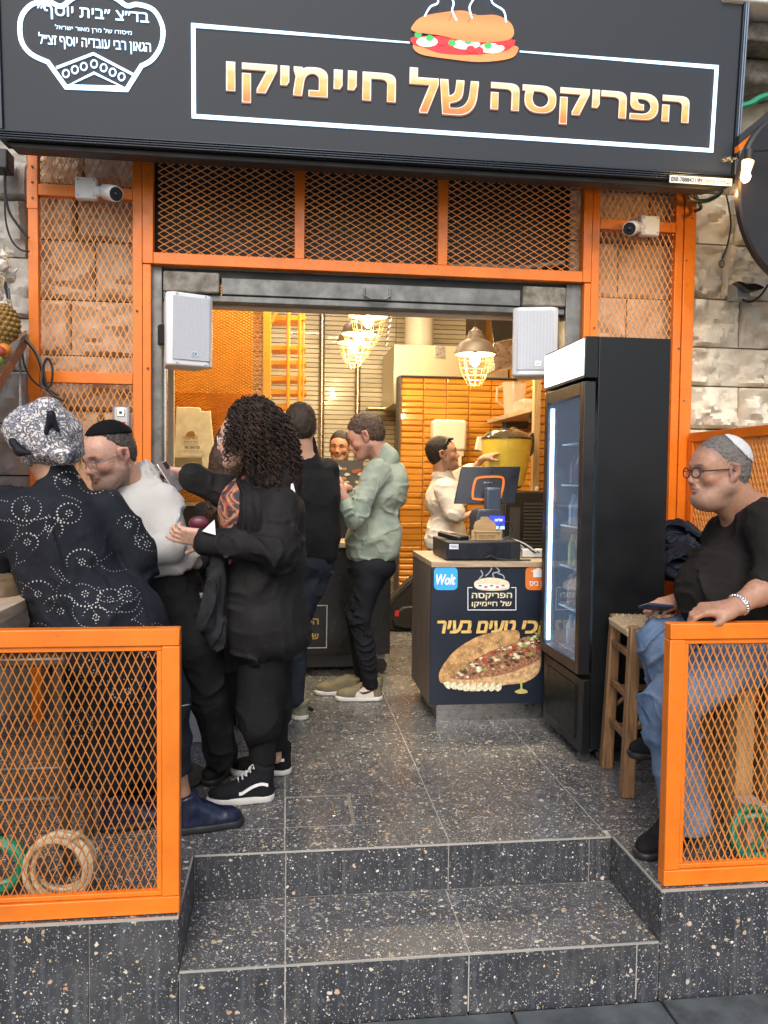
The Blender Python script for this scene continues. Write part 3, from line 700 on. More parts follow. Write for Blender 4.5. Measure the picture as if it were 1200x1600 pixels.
ribbon(tr([(108, 133), (147, 114), (190, 135)]), .010, True, name='crown_band', mt=Lw, parent=sg)
for c in ((103, 115), (117, 109), (131, 104), (147, 100), (162, 106), (176, 113), (190, 120)):
    ribbon(tr([(c[0]+5*math.cos(a*math.pi/5), c[1]+6*math.sin(a*math.pi/5)) for a in range(10)]), .006, True, name='crown_dot', mt=Lw, parent=sg)
sword('בד״צ ״בית יוסף״', (58, 6), (233, 42), Lw, .012, .001, 'emblem_text')['kind'] = 'stuff'
sword('מיסודו של מרן מאור ישראל', (86, 38), (206, 57), Lw, .002, .001, 'emblem_text')['kind'] = 'stuff'
sword('הגאון רבי עובדיה יוסף זצ״ל', (60, 50), (236, 87), Lw, .008, .001, 'emblem_text')['kind'] = 'stuff'
# sandwich picture
def sflat(name, pts, mt, w): MB().poly(tr(pts), .0015, lambda u, v, z: sP(u, v, w+z)).build(name, mt, sg)
sflat('bun_bottom', smooth2([(648, 68), (655, 84), (700, 92), (750, 97), (795, 92), (808, 82), (806, 72), (770, 72), (700, 68)]), Lb, .001)
sflat('salad', smooth2([(647, 58), (646, 70), (660, 74), (690, 84), (740, 86), (790, 80), (801, 68), (798, 62), (720, 58)]), Lr, .0022)
for cx, cy, w_ in ((667, 66, 17), (728, 70, 22), (768, 76, 20)): sflat('egg_slice', [(cx+w_*math.cos(a*math.pi/8), cy+8*math.sin(a*math.pi/8)) for a in range(16)], Lc, .0034)
for cx, cy in ((671, 60), (706, 68), (731, 65), (762, 72), (653, 55)): sflat('pepper', [(cx+6*math.cos(a*math.pi/5), cy+5*math.sin(a*math.pi/5)) for a in range(10)], Lg, .0048)
for cx, cy in ((690, 66), (748, 80), (780, 66), (797, 68), (735, 78)): sflat('tomato', [(cx+7*math.cos(a*math.pi/5), cy+6*math.sin(a*math.pi/5)) for a in range(10)], Lr, .0058)
sflat('bun_top', smooth2([(646, 50), (645, 40), (660, 27), (695, 20), (725, 18), (745, 25), (775, 25), (798, 38), (801, 58), (780, 66), (730, 66), (690, 57)]), Lb, .0068)
for pts in ([(701, 33), (705, 24), (712, 20)], [(730, 36), (737, 26), (742, 24)]): ribbon(tr(pts), .006, w=.0085, name='crust_line', mt=Lo, parent=sg)
for pts in ([(663, 27), (672, 12), (684, 5), (680, -15)], [(713, 33), (706, 18), (708, 5), (698, -15)], [(737, 30), (733, 12), (742, -5), (740, -20)], [(790, 36), (786, 18), (768, 5), (768, -15)]):
    ribbon(tr(smooth2(pts, False)), .008, w=.0085, name='steam', mt=Lw, parent=sg)
# installer's sticker
a = onS(1044, 275); b_ = onS(1141, 288)
MB().poly([(a[0], a[1]-.037), (b_[0], a[1]-.037), (b_[0], a[1]), (a[0], a[1])], .001, lambda u, v, w: sP(u, v, .0165+w)).build('sticker', M['white'], sg)
blk = pm('print_black', (.01, .01, .01), .6, var=0); rdp = pm('print_red', (.6, .02, .02), .6, var=0); blu = pm('print_blue', (.02, .06, .45), .6, var=0)
uu, v_, dd = a[0], a[1]-.030, b_[0]-a[0]
text_part('sticker_number', '050-7888421/89', lambda x, y: sP(uu+.008+dd*.5*x, v_+.022*y, .019), blk, sg, .02, False)
text_part('sticker_name', 'לד דיגיטל', lambda x, y: sP(uu+.008+dd*(.54+.32*x), v_+.022*y, .019), rdp, sg, .02)
text_part('sticker_mark', '~~', lambda x, y: sP(uu+dd*(.90+.07*x), v_+.01*y, .019), blk, sg, .0, False)
# ================================================================ SECURITY CAMERAS, LOCKBOX
def seccam(cx, cz, side, label):
    t = thing('security_camera', label, 'camera', (cx, FY, cz), 'security cameras on the facade frame')
    MB().bx(cx-.055, cx+.055, FY-.05, FY-.005, cz-.055, cz+.055).build('junction_box', M['white'], t, bevel=.008)
    for sx in (-.04, .04):
        for sz in (-.04, .04): MB().ball((cx+sx, FY-.051, cz+sz), .004, 6, 4).build('screw', M['steel_d'], t)
    x1 = cx+side*.055
    MB().tube([(x1-side*.01, FY-.03, cz-.01), (x1+side*.05, FY-.06, cz-.02)], [.028, .022], 12).build('mount', M['white'], t, smooth=True)
    a = Vector((x1+side*.04, FY-.05, cz-.015)); d = Vector((side*.55, -.75, -.32)).normalized()
    MB().tube([a, a+d*.01, a+d*.12, a+d*.14], [.03, .038, .04, .038], 16).build('camera_body', M['white'], t, smooth=True)
    MB().tube([a+d*.139, a+d*.144], [.034, .034], 16).build('lens_ring', M['black'], t); MB().ball(a+d*.14, .014).build('lens', M['black'], t, smooth=True)
c1 = aY(134, 293, FY-.05); seccam(c1[0], c1[2], 1, 'white security camera on the left side of the facade under the sign')
c2 = aY(1017, 352, FY-.05); seccam(c2[0], c2[2], -1, 'white security camera on the right side of the facade above the fridge')
k = aY(190, 660, FY-.02); t = thing('key_lockbox', 'grey key lockbox with a red sticker fixed on the left mesh panel', 'lock box', k)
MB().bx(k[0]-.045, k[0]+.045, FY-.04, FY-.002, k[2]-.085, k[2]+.085).build('box', pm('lockbox_grey', (.4, .42, .44), .3, metal=.6), t, bevel=.014)
MB().bx(k[0]-.02, k[0]+.02, FY-.046, FY-.041, k[2]+.03, k[2]+.07).build('key_plate', M['chrome'], t, bevel=.004)
MB().ball((k[0], FY-.048, k[2]+.05), .009).build('knob', M['steel_d'], t)
MB().bx(k[0]-.03, k[0]+.025, FY-.0425, FY-.0405, k[2]-.03, k[2]+.002).build('sticker', rdp, t)
# ================================================================ LOUDSPEAKERS
def speaker(cx, cy, cz, rot, label):
    t = thing('loudspeaker', label, 'speaker', (0, 0, 0), 'white loudspeakers in the doorway')
    Mr = Matrix.Translation((cx, cy, cz)) @ Matrix.Rotation(rot, 4, 'Z'); w, h_, d = .25, .375, .2
    fn = lambda u, v, q: Mr @ Vector((u, v, q))
    m = MB(); m.poly([(-w/2, -d*.35), (-w/2+.03, -d/2), (w/2-.03, -d/2), (w/2, -d*.35), (w/2-.04, d/2), (-w/2+.04, d/2)], h_, lambda u, v, q: Mr @ Vector((u, v, q-h_/2)))
    m.build('cabinet', M['white'], t, bevel=.01)
    gr = M.get('grille')
    if not gr:
        gr, gnt, gb = base_mat('speaker_grille'); M['grille'] = gr; gb.inputs['Roughness'].default_value = .5
        tc = N(gnt, 'ShaderNodeTexCoord'); v = N(gnt, 'ShaderNodeTexVoronoi'); v.inputs['Scale'].default_value = 230; v.inputs['Randomness'].default_value = .35; gnt.links.new(tc.outputs['Object'], v.inputs[0])
        gnt.links.new(ramp(gnt, v.outputs['Distance'], [(.2, (.30, .32, .35)), (.42, (.50, .52, .56))]), gb.inputs['Base Color']); bump(gnt, gb, v.outputs['Distance'], .5, .002)
    MB().bx(-w/2+.028, w/2-.028, -d/2-.006, -d/2+.002, -h_/2+.03, h_/2-.02, Mr).build('grille', gr, t, bevel=.003)
    for sx in (-1, 1):
        for sz in (-h_/2+.015, h_/2-.01): MB().bx(sx*.075-.006, sx*.075+.006, -d/2-.004, -d/2+.002, sz-.004, sz+.004, Mr).build('screw', M['chrome'], t)
    MB().bx(-.0, .032, -d/2-.0085, -d/2-.0065, -h_/2+.05, -h_/2+.078, Mr).build('badge', M['chrome'], t)
    text_part('badge_letters', 'LV', lambda x, y: Mr @ Vector((.005+.022*x, -d/2-.0095, -h_/2+.056+.016*y)), blk, t, .02, False)
    MB().bx(-w/2+.02, w/2-.02, d/2, d/2+.06, -.05, .05, Mr).build('bracket', M['black'], t)
spl = aY(293, 520, 4.30); spr = aY(836, 538, 4.34)
speaker(spl[0]-.01, 4.30, spl[2], R_(24), 'white loudspeaker hanging at the left jamb of the doorway')
speaker(spr[0]-.005, 4.34, spr[2], R_(-14), 'white loudspeaker hanging at the right jamb above the lit fridge top')
# ================================================================ GLASS DOOR FRIDGE
fx0, fx1, fy0, fy1, fz = 1.345, 1.762, 3.50, 4.06, 1.99
t = thing('display_fridge', 'tall black glass door drinks fridge with glowing top panel', 'fridge', (1.5, 3.8, 0))
fb_ = pm('fridge_black', (.005, .0065, .008), .42, var=.15, vs=2.5, spec=.35)
MB().bx(fx0+.07, fx1, fy0, fy0+.035, .07, fz).build('side_panel', fb_, t, bevel=.004)
MB().bx(fx0+.07, fx1, fy1-.035, fy1, .07, fz).build('side_panel', fb_, t, bevel=.004)
MB().bx(fx1-.04, fx1-.003, fy0+.036, fy1-.036, .07, fz-.002).build('back_panel', M['white'], t)
MB().bx(fx0+.071, fx1-.041, fy0+.036, fy1-.036, fz-.05, fz-.002).build('top_panel', fb_, t)
MB().bx(fx0+.071, fx1-.041, fy0+.036, fy1-.036, .07, .42).build('base_housing', fb_, t)
MB().bx(fx0+.03, fx0+.069, fy0, fy1, .05, .40).build('base_front', fb_, t, bevel=.003)
m = MB()
for i in range(20): m.bx(fx0+.022, fx0+.03, fy0+.08, fy1-.05, .10+i*.013, .106+i*.013)
m.build('vent_slats', M['black'], t)
MB().bx(fx0+.005, fx0+.069, fy0, fy1, 1.80, fz).build('canopy_box', fb_, t, bevel=.003)
glow = pm('lightbox_glow', (.8, .85, .85), .4, em=(.90, .96, 1.0), es=2.4, var=0)
MB().bx(fx0-.003, fx0+.0045, fy0+.015, fy1-.012, 1.815, fz-.012).build('lightbox', glow, t)
dx0, dx1, dz0, dz1 = fx0+.004, fx0+.060, .425, 1.785
MB().bx(dx0, dx1, fy0+.002, fy0+.05, dz0, dz1).build('door_stile', M['black'], t, bevel=.003); MB().bx(dx0, dx1, fy1-.05, fy1-.002, dz0, dz1).build('door_stile', M['black'], t, bevel=.003)
MB().bx(dx0, dx1, fy0+.051, fy1-.051, dz1-.06, dz1).build('door_rail', M['black'], t, bevel=.003); MB().bx(dx0, dx1, fy0+.051, fy1-.051, dz0, dz0+.05).build('door_rail', M['black'], t, bevel=.003)
gm, gnt, gb = base_mat('fridge_glass'); gb.inputs['Base Color'].default_value = (.30, .46, .68, 1); gb.inputs['Roughness'].default_value = .03; gb.inputs['Alpha'].default_value = .40; gb.inputs['Specular IOR Level'].default_value = 1.0; gb.inputs['IOR'].default_value = 1.9
MB().bx(dx0+.006, dx0+.012, fy0+.048, fy1-.048, dz0+.048, dz1-.058).build('door_glass', gm, t)
ledm = pm('fridge_led', (.8, .9, 1), .4, em=(.42, .70, 1.0), es=11, var=0)
MB().bx(fx0+.020, fx0+.034, fy1-.075, fy1-.056, .49, 1.70).build('led_strip', ledm, t)
for i in range(6):
    z = .46+i*.21; m = MB(); m.bx(fx0+.09, fx1-.05, fy0+.04, fy0+.046, z, z+.006); m.bx(fx0+.09, fx0+.096, fy0+.04, fy1-.04, z, z+.008)
    for j in range(22): m.bx(fx0+.09, fx1-.05, fy0+.05+j*.022, fy0+.053+j*.022, z, z+.003)
    m.build('wire_shelf', M['cablew'], t)
    bt = MB()
    if i < 5:
        for j in range(6):
            for a in range(2):
                c = (fx0+.14+a*.08, fy0+.09+j*.075, z+.008); bt.lathe([(.024, 0), (.026, .01), (.026, .10), (.012, .135), (.011, .16)], c, 10)
        o = bt.build('bottle_row', pm('bottle_%d' % i, [(.3, .32, .35), (.35, .12, .04), (.4, .3, .05), (.25, .3, .35), (.1, .02, .02)][i], .2), t); o['kind'] = 'stuff'
for yy in (fy0+.05, fy1-.06):
    for xx in (fx0+.06, fx0+.15, fx1-.06):
        w = MB(); w.tube([(xx, yy-.012, .028), (xx, yy+.012, .028)], .027, 14); w.build('caster', M['dgrey'], t, smooth=True)
        MB().bx(xx-.02, xx+.03, yy-.018, yy+.018, .052, .071).build('caster_plate', M['steel'], t)
# ================================================================ FRONT COUNTER WITH PRINTED PANEL
cx0, cx1, cy0, cy1, cz = .772, 1.80, 4.165, 4.80, .885
t = thing('service_counter', 'oak topped checkout counter with dark printed sandwich poster front', 'counter', (1.3, 4.5, 0))
MB().bx(cx0, cx1, cy0-.012, cy1, cz-.03, cz).build('counter_top', M['oakx'], t, bevel=.002)
MB().bx(cx0+.002, cx0+.022, cy0, cy1-.002, .10, cz-.031).build('side_board', M['greyoak'], t)
MB().bx(cx0+.023, cx1, cy0+.012, cy1-.004, .10, cz-.031).build('carcass', M['greyoak'], t)
MB().bx(cx0+.05, cx1, cy0+.05, cy1-.05, 0, .099).build('plinth', M['steel'], t)
prn = pm('poster_navy', (.012, .018, .032), .35, var=.3, vs=2)
MB().bx(cx0+.001, cx1, cy0-.004, cy0+.010, .105, cz-.038).build('poster', prn, t)
def cP(px, py, w=0): p = aY(px, py, cy0-.006); return (p[0], cy0-.006-w, p[2])
def cmap(u, v, w): return (u, cy0-.006-w, v)
def cfl(name, pts, mt, w): MB().poly([(lambda p: (p[0], p[2]))(aY(x, y, cy0-.006)) for x, y in pts], .0006, cmap_w(w)).build(name, mt, t)
def cmap_w(w): return lambda u, v, z: (u, cy0-.006-w-z, v)
def rrect(x0, y0, x1, y1, r, k=4):
    out = []
    for cx, cy, a0 in ((x1-r, y1-r, 0), (x0+r, y1-r, 90), (x0+r, y0+r, 180), (x1-r, y0+r, 270)):
        for i in range(k+1): a = R_(a0+90*i/k); out.append((cx+r*math.cos(a), cy+r*math.sin(a)))
    return out
wolt = pm('print_sky_blue', (.05, .42, .85), .4, var=.03); bis = pm('print_orange', (.75, .20, .04), .4, var=.05); wht = pm('print_white', (.85, .85, .85), .5, var=0)
cream = pm('print_cream', (.75, .66, .45), .5, var=.12, vs=40); goldp = pm('print_gold', (.72, .47, .14), .5, var=.35, vs=60)
cfl('app_logo_blue', rrect(678, 886, 715, 922, 7), wolt, 0)
def ctext(tx, x0, y0, x1, y1, mt, bold, heb=True, shear=0, w=.0015, nm='poster_text', tt=None):
    a = aY(x0, y1, cy0-.006); b = aY(x1, y0, cy0-.006)
    return text_part(nm, tx, lambda x, y: (a[0]+(b[0]-a[0])*x, cy0-.006-w, a[2]+(b[2]-a[2])*y), mt, tt or t, bold, heb, shear)
ctext('Wolt', 681, 897, 712, 914, wht, .03, False, .25, nm='app_logo_text')
cfl('app_logo_orange', rrect(821, 886, 858, 922, 7), bis, 0)
cfl('app_logo_house', [(833, 902), (833, 893), (829, 893), (841, 887), (853, 894), (849, 895), (849, 902)], wht, .0008)
ctext('תן ביס', 827, 908, 853, 918, wht, .02)['kind'] = 'stuff'
parent_map[0] = cmap
def cP2(pts): return [(lambda p: (p[0], p[2]))(aY(x, y, cy0-.006)) for x, y in pts]
ribbon(cP2([(738, 918), (731, 918), (731, 953), (806, 953), (806, 918), (799, 918)]), .004, name='poster_frame', mt=wht, parent=t)
ctext('הפריקסה', 737, 926, 800, 938, cream, .03)['kind'] = 'stuff'; ctext('של חיימיקו', 737, 938, 799, 950, cream, .025)['kind'] = 'stuff'
cfl('small_bun', smooth2([(741, 915), (743, 908), (758, 903), (775, 903), (793, 908), (796, 916), (792, 921), (770, 923), (748, 921)]), cream, .0008)
cfl('small_filling', smooth2([(742, 914), (758, 912), (780, 914), (795, 914), (790, 918), (765, 920), (745, 918)]), wht, .0016)
for i, c in enumerate([(750, 915), (759, 917), (768, 915), (777, 917), (786, 915)]): cfl('small_salad', [(c[0]+3*math.cos(a*1.05), c[1]+1.6*math.sin(a*1.05)) for a in range(6)], pm('print_salad%d' % i, ((.1, .3, .06), (.6, .05, .05))[i % 2], .5, var=0), .0024)
stm = pm('print_steam', (.35, .38, .42), .6, var=0)
for pts in ([(748, 905), (754, 898), (751, 891)], [(758, 900), (764, 895), (768, 888), (766, 885)], [(772, 903), (770, 896), (780, 893), (775, 886)], [(788, 905), (786, 899), (778, 896)]):
    ribbon(cP2(smooth2(pts, False)), .006, name='poster_steam', mt=stm, parent=t, tp=None)
for w_, a_, b_ in (('בעיר', 683, 737), ('טעים', 744, 806), ('הכי', 815, 862)): ctext(w_, a_, 969, b_, 990, goldp, .055, shear=.2)
# big sandwich
crust = pm('print_crust', (.50, .28, .11), .5, var=.55, vs=28); meat = pm('print_meat', (.32, .15, .08), .5, var=.9, vs=70); breadin = pm('print_bread_edge', (.60, .38, .19), .5, var=.5, vs=45); sauce = pm('print_sauce', (.55, .50, .15), .4, var=.2); onion = pm('print_onion', (.8, .72, .5), .5, var=.4, vs=90)
cfl('bread_bottom', smooth2([(688, 1060), (700, 1073), (720, 1078), (735, 1080), (760, 1078), (790, 1070), (820, 1066), (842, 1050), (845, 1020), (835, 1005), (780, 1030), (720, 1045)]), breadin, 0)
cfl('meat_fill', smooth2([(700, 1056), (728, 1062), (760, 1058), (800, 1050), (842, 1030), (842, 1008), (822, 995), (800, 1005), (740, 1030)]), meat, .0008)
rr = random.Random(5)
fill_m = [onion, breadin, meat, cream, pm('print_tomato', (.45, .05, .03), .5), pm('print_char', (.10, .045, .02), .5, var=.4, vs=90), pm('print_pickle', (.30, .30, .08), .5, var=.4, vs=80)]
for i in range(170):
    x = rr.uniform(712, 842); c_ = 1050-(x-712)*.36; y = c_+rr.gauss(0, 1)*(5+(x-712)*.07); y = max(min(y, c_+18), c_-16); s = rr.uniform(1.2, 4.6)
    cfl('filling_piece', [(x+s*rr.uniform(.6, 1.5)*math.cos(a*.9), y+s*.7*rr.uniform(.5, 1.4)*math.sin(a*.9)) for a in range(7)], fill_m[rr.choice((0, 0, 1, 1, 2, 2, 3, 4, 5, 5, 5, 6))], .0016+i*8e-6)
cfl('bread_top', smooth2([(688, 1066), (686, 1052), (697, 1032), (715, 1013), (745, 995), (775, 987), (805, 984), (812, 992), (806, 1003), (775, 1014), (745, 1028), (715, 1048), (698, 1064)]), crust, .003)
cfl('sauce_drip', smooth2([(812, 1062), (813, 1075), (808, 1078), (804, 1081), (812, 1084), (824, 1082), (822, 1078), (816, 1075), (816, 1062)]), sauce, .0016)
for i in range(60):
    u_ = rr.random(); x = 694+u_*105; y = 1050-u_*58+rr.uniform(-14, 12)*(1-abs(u_-.5)); cfl('flour_speck', [(x+rr.uniform(.3, 1.4)*math.cos(a*1.05), y+rr.uniform(.3, 1.)*math.sin(a*1.05)) for a in range(6)], cream if i % 3 else breadin, .0038+i*1e-5)
for i in range(9): cfl('bread_ruffle', smooth2([(693+i*10, 1066+min(i, 3)*3), (697+i*10, 1074+min(i, 3)*2), (703+i*10, 1076), (702+i*10, 1066)]), onion, .0026)
# ================================================================ THINGS ON THE COUNTER
t = thing('cash_drawer', 'black metal cash drawer with a small white label on the counter', 'cash drawer', (1.1, 4.4, cz))
MB().bx(.86, 1.275, 4.20, 4.60, cz+.004, cz+.105).build('drawer_box', M['blackm'], t, bevel=.005)
MB().bx(.866, 1.215, 4.190, 4.199, cz+.012, cz+.100).build('drawer_front', pm('drawer_front', (.018, .022, .03), .28, metal=.3), t, bevel=.002)
MB().bx(.875, .925, 4.1885, 4.1895, cz+.065, cz+.092).build('label', M['white'], t)
text_part('label_text', 'כספוניר', lambda x, y: (.879+.042*x, 4.188, cz+.073+.011*y), blu, t, .03)
MB().tube([(1.08, 4.186, cz+.02), (1.10, 4.184, cz+.03), (1.14, 4.18, cz+.012), (1.25, 4.175, cz+.006), (1.33, 4.19, cz+.005)], .004).build('cable', M['rubber'], t)
def frame_pt(px, py, Y): return aY(px, py, Y)
t = thing('pos_terminal', 'black point of sale screen seen from behind with an orange ring', 'register', (1.1, 4.6, cz+.1))
Ym = 4.62
def mQ(u, v, w, tilt=.25):  # monitor back plane, leaning
    p = aY(u, v, Ym); return (p[0], Ym+(p[2]-1.15)*tilt-w, p[2])
MB().poly([(724, 729), (817, 729), (804, 787), (709, 787)], .022, mQ).build('screen_back', pm('monitor_back', (.012, .016, .026), .3, var=.3, vs=4), t, bevel=.004)
parent_map[0] = lambda u, v, w: mQ(u, v, .024+w)
ring = smooth2([(752, 746), (780, 745), (788, 750), (783, 772), (776, 780), (745, 780), (738, 776), (743, 752)], True, 3)
ribbon(ring, 3.6, True, name='orange_ring', mt=M['orange'], parent=t, th=.004)
text_part('maker_name', 'SUNMI', lambda x, y: mQ(757+16*x, 755.5-3*y, .025), M['chrome'], t, .03, False)
sb = aY(765, 772, Ym); MB().bx(sb[0]-.045, sb[0]+.045, Ym-.10, Ym-.03, cz+.108, sb[2]+.04).build('stand_neck', pm('stand_blue', (.05, .07, .11), .35), t, bevel=.012)
pb = aY(763, 800, 4.5)
pr_ = [(-.09, 0), (.09, 0), (.088, .12), (.07, .165), (-.07, .165), (-.088, .12)]
MB().poly(pr_, .16, lambda u, v, w: (pb[0]+u, 4.44+w+v*.15, cz+.107+v)).build('printer_body', pm('printer_navy', (.020, .026, .042), .35), t, bevel=.012)
scrn = pm('customer_display', (.02, .02, .1), .3, em=(.03, .06, .9), es=1.1, var=.0)
MB().bx(pb[0]-.012, pb[0]+.078, 4.425, 4.432, cz+.165, cz+.235).build('customer_display', scrn, t)
MB().bx(pb[0]+.015, pb[0]+.078, 4.4235, 4.4250, cz+.158, cz+.176).build('display_label', pm('lb', (.5, .7, .9), .4, em=(.5, .7, 1), es=.5), t)
text_part('display_text', 'שלום', lambda x, y: (pb[0]+.02+.045*x, 4.4235, cz+.205+.016*y), pm('disp_white', (.8, .8, 1), .4, em=(.6, .7, 1), es=1), t, .02)
t = thing('card_stand', 'small plywood card holder with arched back standing on the cash drawer', 'holder', (1.06, 4.3, cz+.105))
ply = wood_mat('plywood', (.30, .19, .08), (.45, .30, .14), (1, 9, 9)); kx = aY(758, 840, 4.3)[0]
arch = [(-.065, 0), (.065, 0), (.065, .075), (.055, .10), (.028, .112), (.02, .128), (-.02, .128), (-.028, .112), (-.055, .10), (-.065, .075)]
MB().poly(arch, .006, lambda u, v, w: (kx+u, 4.30+w+v*.1, cz+.107+v)).build('back_board', ply, t, bevel=.001)
MB().bx(kx-.062, kx+.062, 4.255, 4.261, cz+.107, cz+.150).build('front_board', ply, t, bevel=.001)
MB().bx(kx-.07, kx+.07, 4.25, 4.29, cz+.151, cz+.158).build('ledge', ply, t, bevel=.001)
for s in (-1, 1): MB().bx(kx+s*.075-.012, kx+s*.075+.012, 4.262, 4.268, cz+.107, cz+.165).build('side_ear', ply, t, bevel=.001)
text_part('engraving', 'תודה רבה', lambda x, y: (kx-.045+.09*x, 4.2535, cz+.118+.018*y), pm('engrave', (.12, .06, .02), .8), t, .0)
t = thing('card_reader', 'small dark card payment terminal lying on the left of the cash drawer', 'card reader', (.92, 4.35, cz+.1))
MB().bx(-.045, .045, -.08, .08, .0, .028, Matrix.Translation((.93, 4.36, cz+.109)) @ Matrix.Rotation(R_(40), 4, 'Z') @ Matrix.Rotation(R_(8), 4, 'X')).build('reader_body', M['black'], t, bevel=.008)
MB().bx(-.03, .03, .0, .06, .029, .032, Matrix.Translation((.93, 4.36, cz+.109)) @ Matrix.Rotation(R_(40), 4, 'Z') @ Matrix.Rotation(R_(8), 4, 'X')).build('reader_screen', pm('rs', (.3, .2, .15), .3), t)
t = thing('power_strip', 'white power strip with tangled black and white cables beside the register', 'power strip', (1.35, 4.35, cz))
MB().bx(1.33, 1.50, 4.34, 4.40, cz+.003, cz+.05).build('strip_body', M['white'], t, bevel=.006)
rr = random.Random(9)
for i in range(9):
    a = Vector((1.22+rr.uniform(-.03, .03), 4.42+rr.uniform(-.05, .05), cz+.11)); b = Vector((1.36+rr.uniform(-.03, .1), 4.36+rr.uniform(-.03, .03), cz+.03))
    m1 = (a+b)/2+Vector((rr.uniform(-.03, .05), rr.uniform(-.05, .05), rr.uniform(.0, .07)))
    pts = [a.lerp(m1, q_/5).lerp(m1.lerp(b, q_/5), q_/5) for q_ in range(6)]; MB().tube(pts, .0035, 6).build('cable', M['rubber'] if i % 2 else M['cablew'], t, smooth=True)
lp = [Vector((1.24+.04*math.cos(a), 4.38, cz+.16+.045*math.sin(a))) for a in np.linspace(-2.2, 3.9, 20)]; MB().tube(lp, .0035, 6).build('cable', M['rubber'], t, smooth=True)
print('counter')
# ================================================================ INTERIOR SHELL
ir = struct('interior_wall')
M['twhite'] = pm('cream_glazed_tile', (.60, .56, .44), .22, var=.05, vs=3, coat=.3)
M['torange'] = pm('amber_glazed_tile', (.60, .27, .04), .18, var=.12, vs=2.5, coat=.6)
for mm in (M['torange'], M['twhite']):
    ntt = mm.node_tree; b = ntt.nodes['Principled BSDF']; src = b.inputs['Base Color'].links[0].from_socket
    oi = N(ntt, 'ShaderNodeObjectInfo'); ntt.links.new(mixc(ntt, 1.0, src, ramp(ntt, oi.outputs['Random'], [(0, (.84,)*3), (1, (1.08,)*3)]), 'MULTIPLY'), b.inputs['Base Color'])
plast = pm('interior_plaster', (.62, .52, .36), .8, var=.06)
orw = pm('orange_wall_paint', (.88, .46, .09), .6, var=.1)
MB().bx(-2.6, 3.0, 10.0, 10.1, 0, 4).build('back_wall', pm('tile_grout', (.10, .08, .055), .8), ir)
MB().bx(2.52, 2.62, 4.9, 8.48, 0, 4).build('right_wall', pm('tile_grout_amber', (.14, .055, .01), .8), ir)
MB().bx(2.52, 2.62, 8.75, 10.0, 0, 4).build('right_wall', M['torange'], ir)
MB().bx(-2.7, -2.6, 4.9, 10.1, 0, 4).build('left_wall', orw, ir)
MB().bx(-2.7, 3.0, 4.9, 10.1, 3.95, 4.05).build('interior_ceiling', plast, ir)
MB().bx(-2.7, -.68, 4.9, 4.93, 0, 4).build('front_wall_inside', plast, ir); MB().bx(1.67, 3.0, 4.9, 4.93, 0, 4).build('front_wall_inside', plast, ir); MB().bx(-.68, 1.67, 4.9, 4.93, 2.95, 4).build('front_wall_inside', plast, ir)
pt = struct('tiled_partition')
MB().bx(1.215, 2.515, 8.52, 8.72, 0, 2.43).build('partition_core', pm('partition_grout', (.14, .055, .01), .8), pt)
MB().bx(1.195, 1.2145, 8.49, 8.73, 0, 2.44).build('corner_trim', M['dgrey'], pt)
MB().bx(1.2145, 2.515, 8.49, 8.73, 2.431, 2.443).build('top_trim', M['dgrey'], pt)
def tile_mesh(w, h_, d, bev, mt, name='wall_tile'):
    m = MB(); g = .0025; b = bev
    v = [(g, 0, g), (w-g, 0, g), (w-g, 0, h_-g), (g, 0, h_-g), (g+b, -d, g+b), (w-g-b, -d, g+b), (w-g-b, -d, h_-g-b), (g+b, -d, h_-g-b)]
    m.add(v, [(4, 5, 6, 7), (0, 1, 5, 4), (1, 2, 6, 5), (2, 3, 7, 6), (3, 0, 4, 7)]); return m.mesh(name, mt)
def tile_field(par, me_list, o, du, nx, nz, w, h_, seed=1):
    r = random.Random(seed)
    for i in range(nx):
        for j in range(nz):
            ob = bpy.data.objects.new('wall_tile', r.choice(me_list)); S.collection.objects.link(ob); ob.parent = par
            ob.location = (o[0]+du[0]*w*i, o[1]+du[1]*w*i, o[2]+h_*j)
            ob.rotation_euler = (r.uniform(-.012, .012), r.uniform(-.002, .002), math.atan2(du[1], du[0])+r.uniform(-.008, .008))
TW, TH = .252, .0655
bt = tile_mesh(TW, TH, .014, .015, M['torange']); btf = tile_mesh(TW, TH, .007, .003, M['torange'])
tile_field(pt, [bt, bt, btf], (1.216, 8.519, .0), (1, 0), 5, 37, TW, TH, 2)
tile_field(ir, [bt, bt, btf], (2.519, 8.48, 1.0), (0, -1), 8, 36, TW, TH, 3)
# lower/upper remaining courses of the side wall: joined
def tile_stuff(o, du, nx, nz, w, h_, d, bev, mt, par):
    m = MB(); g = .0025
    for i in range(nx):
        for j in range(nz):
            fn = lambda u, q, v: (o[0]+du[0]*(w*i+u)+du[1]*(-q)*-1, o[1]+du[1]*(w*i+u)+du[0]*q, o[2]+h_*j+v)
            b = bev; m.add([fn(g, 0, g), fn(w-g, 0, g), fn(w-g, 0, h_-g), fn(g, 0, h_-g), fn(g+b, -d, g+b), fn(w-g-b, -d, g+b), fn(w-g-b, -d, h_-g-b), fn(g+b, -d, h_-g-b)], [(4, 5, 6, 7), (0, 1, 5, 4), (1, 2, 6, 5), (2, 3, 7, 6), (3, 0, 4, 7)])
    o_ = fast(m, 'remaining_wall_tiles', mt, par); o_['kind'] = 'stuff'
tile_stuff((2.519, 6.46, 1.0), (0, -1), 5, 36, TW, TH, .009, .01, M['torange'], ir)
WW, WH = .452, .0585
wt = tile_mesh(WW, WH, .008, .003, M['twhite'])
tile_field(ir, [wt], (-.45, 9.999, 1.30), (1, 0), 6, 45, WW, WH, 4)
tile_stuff((-.45, 9.999, .0), (1, 0), 6, 22, WW, WH, .008, .003, M['twhite'], ir)
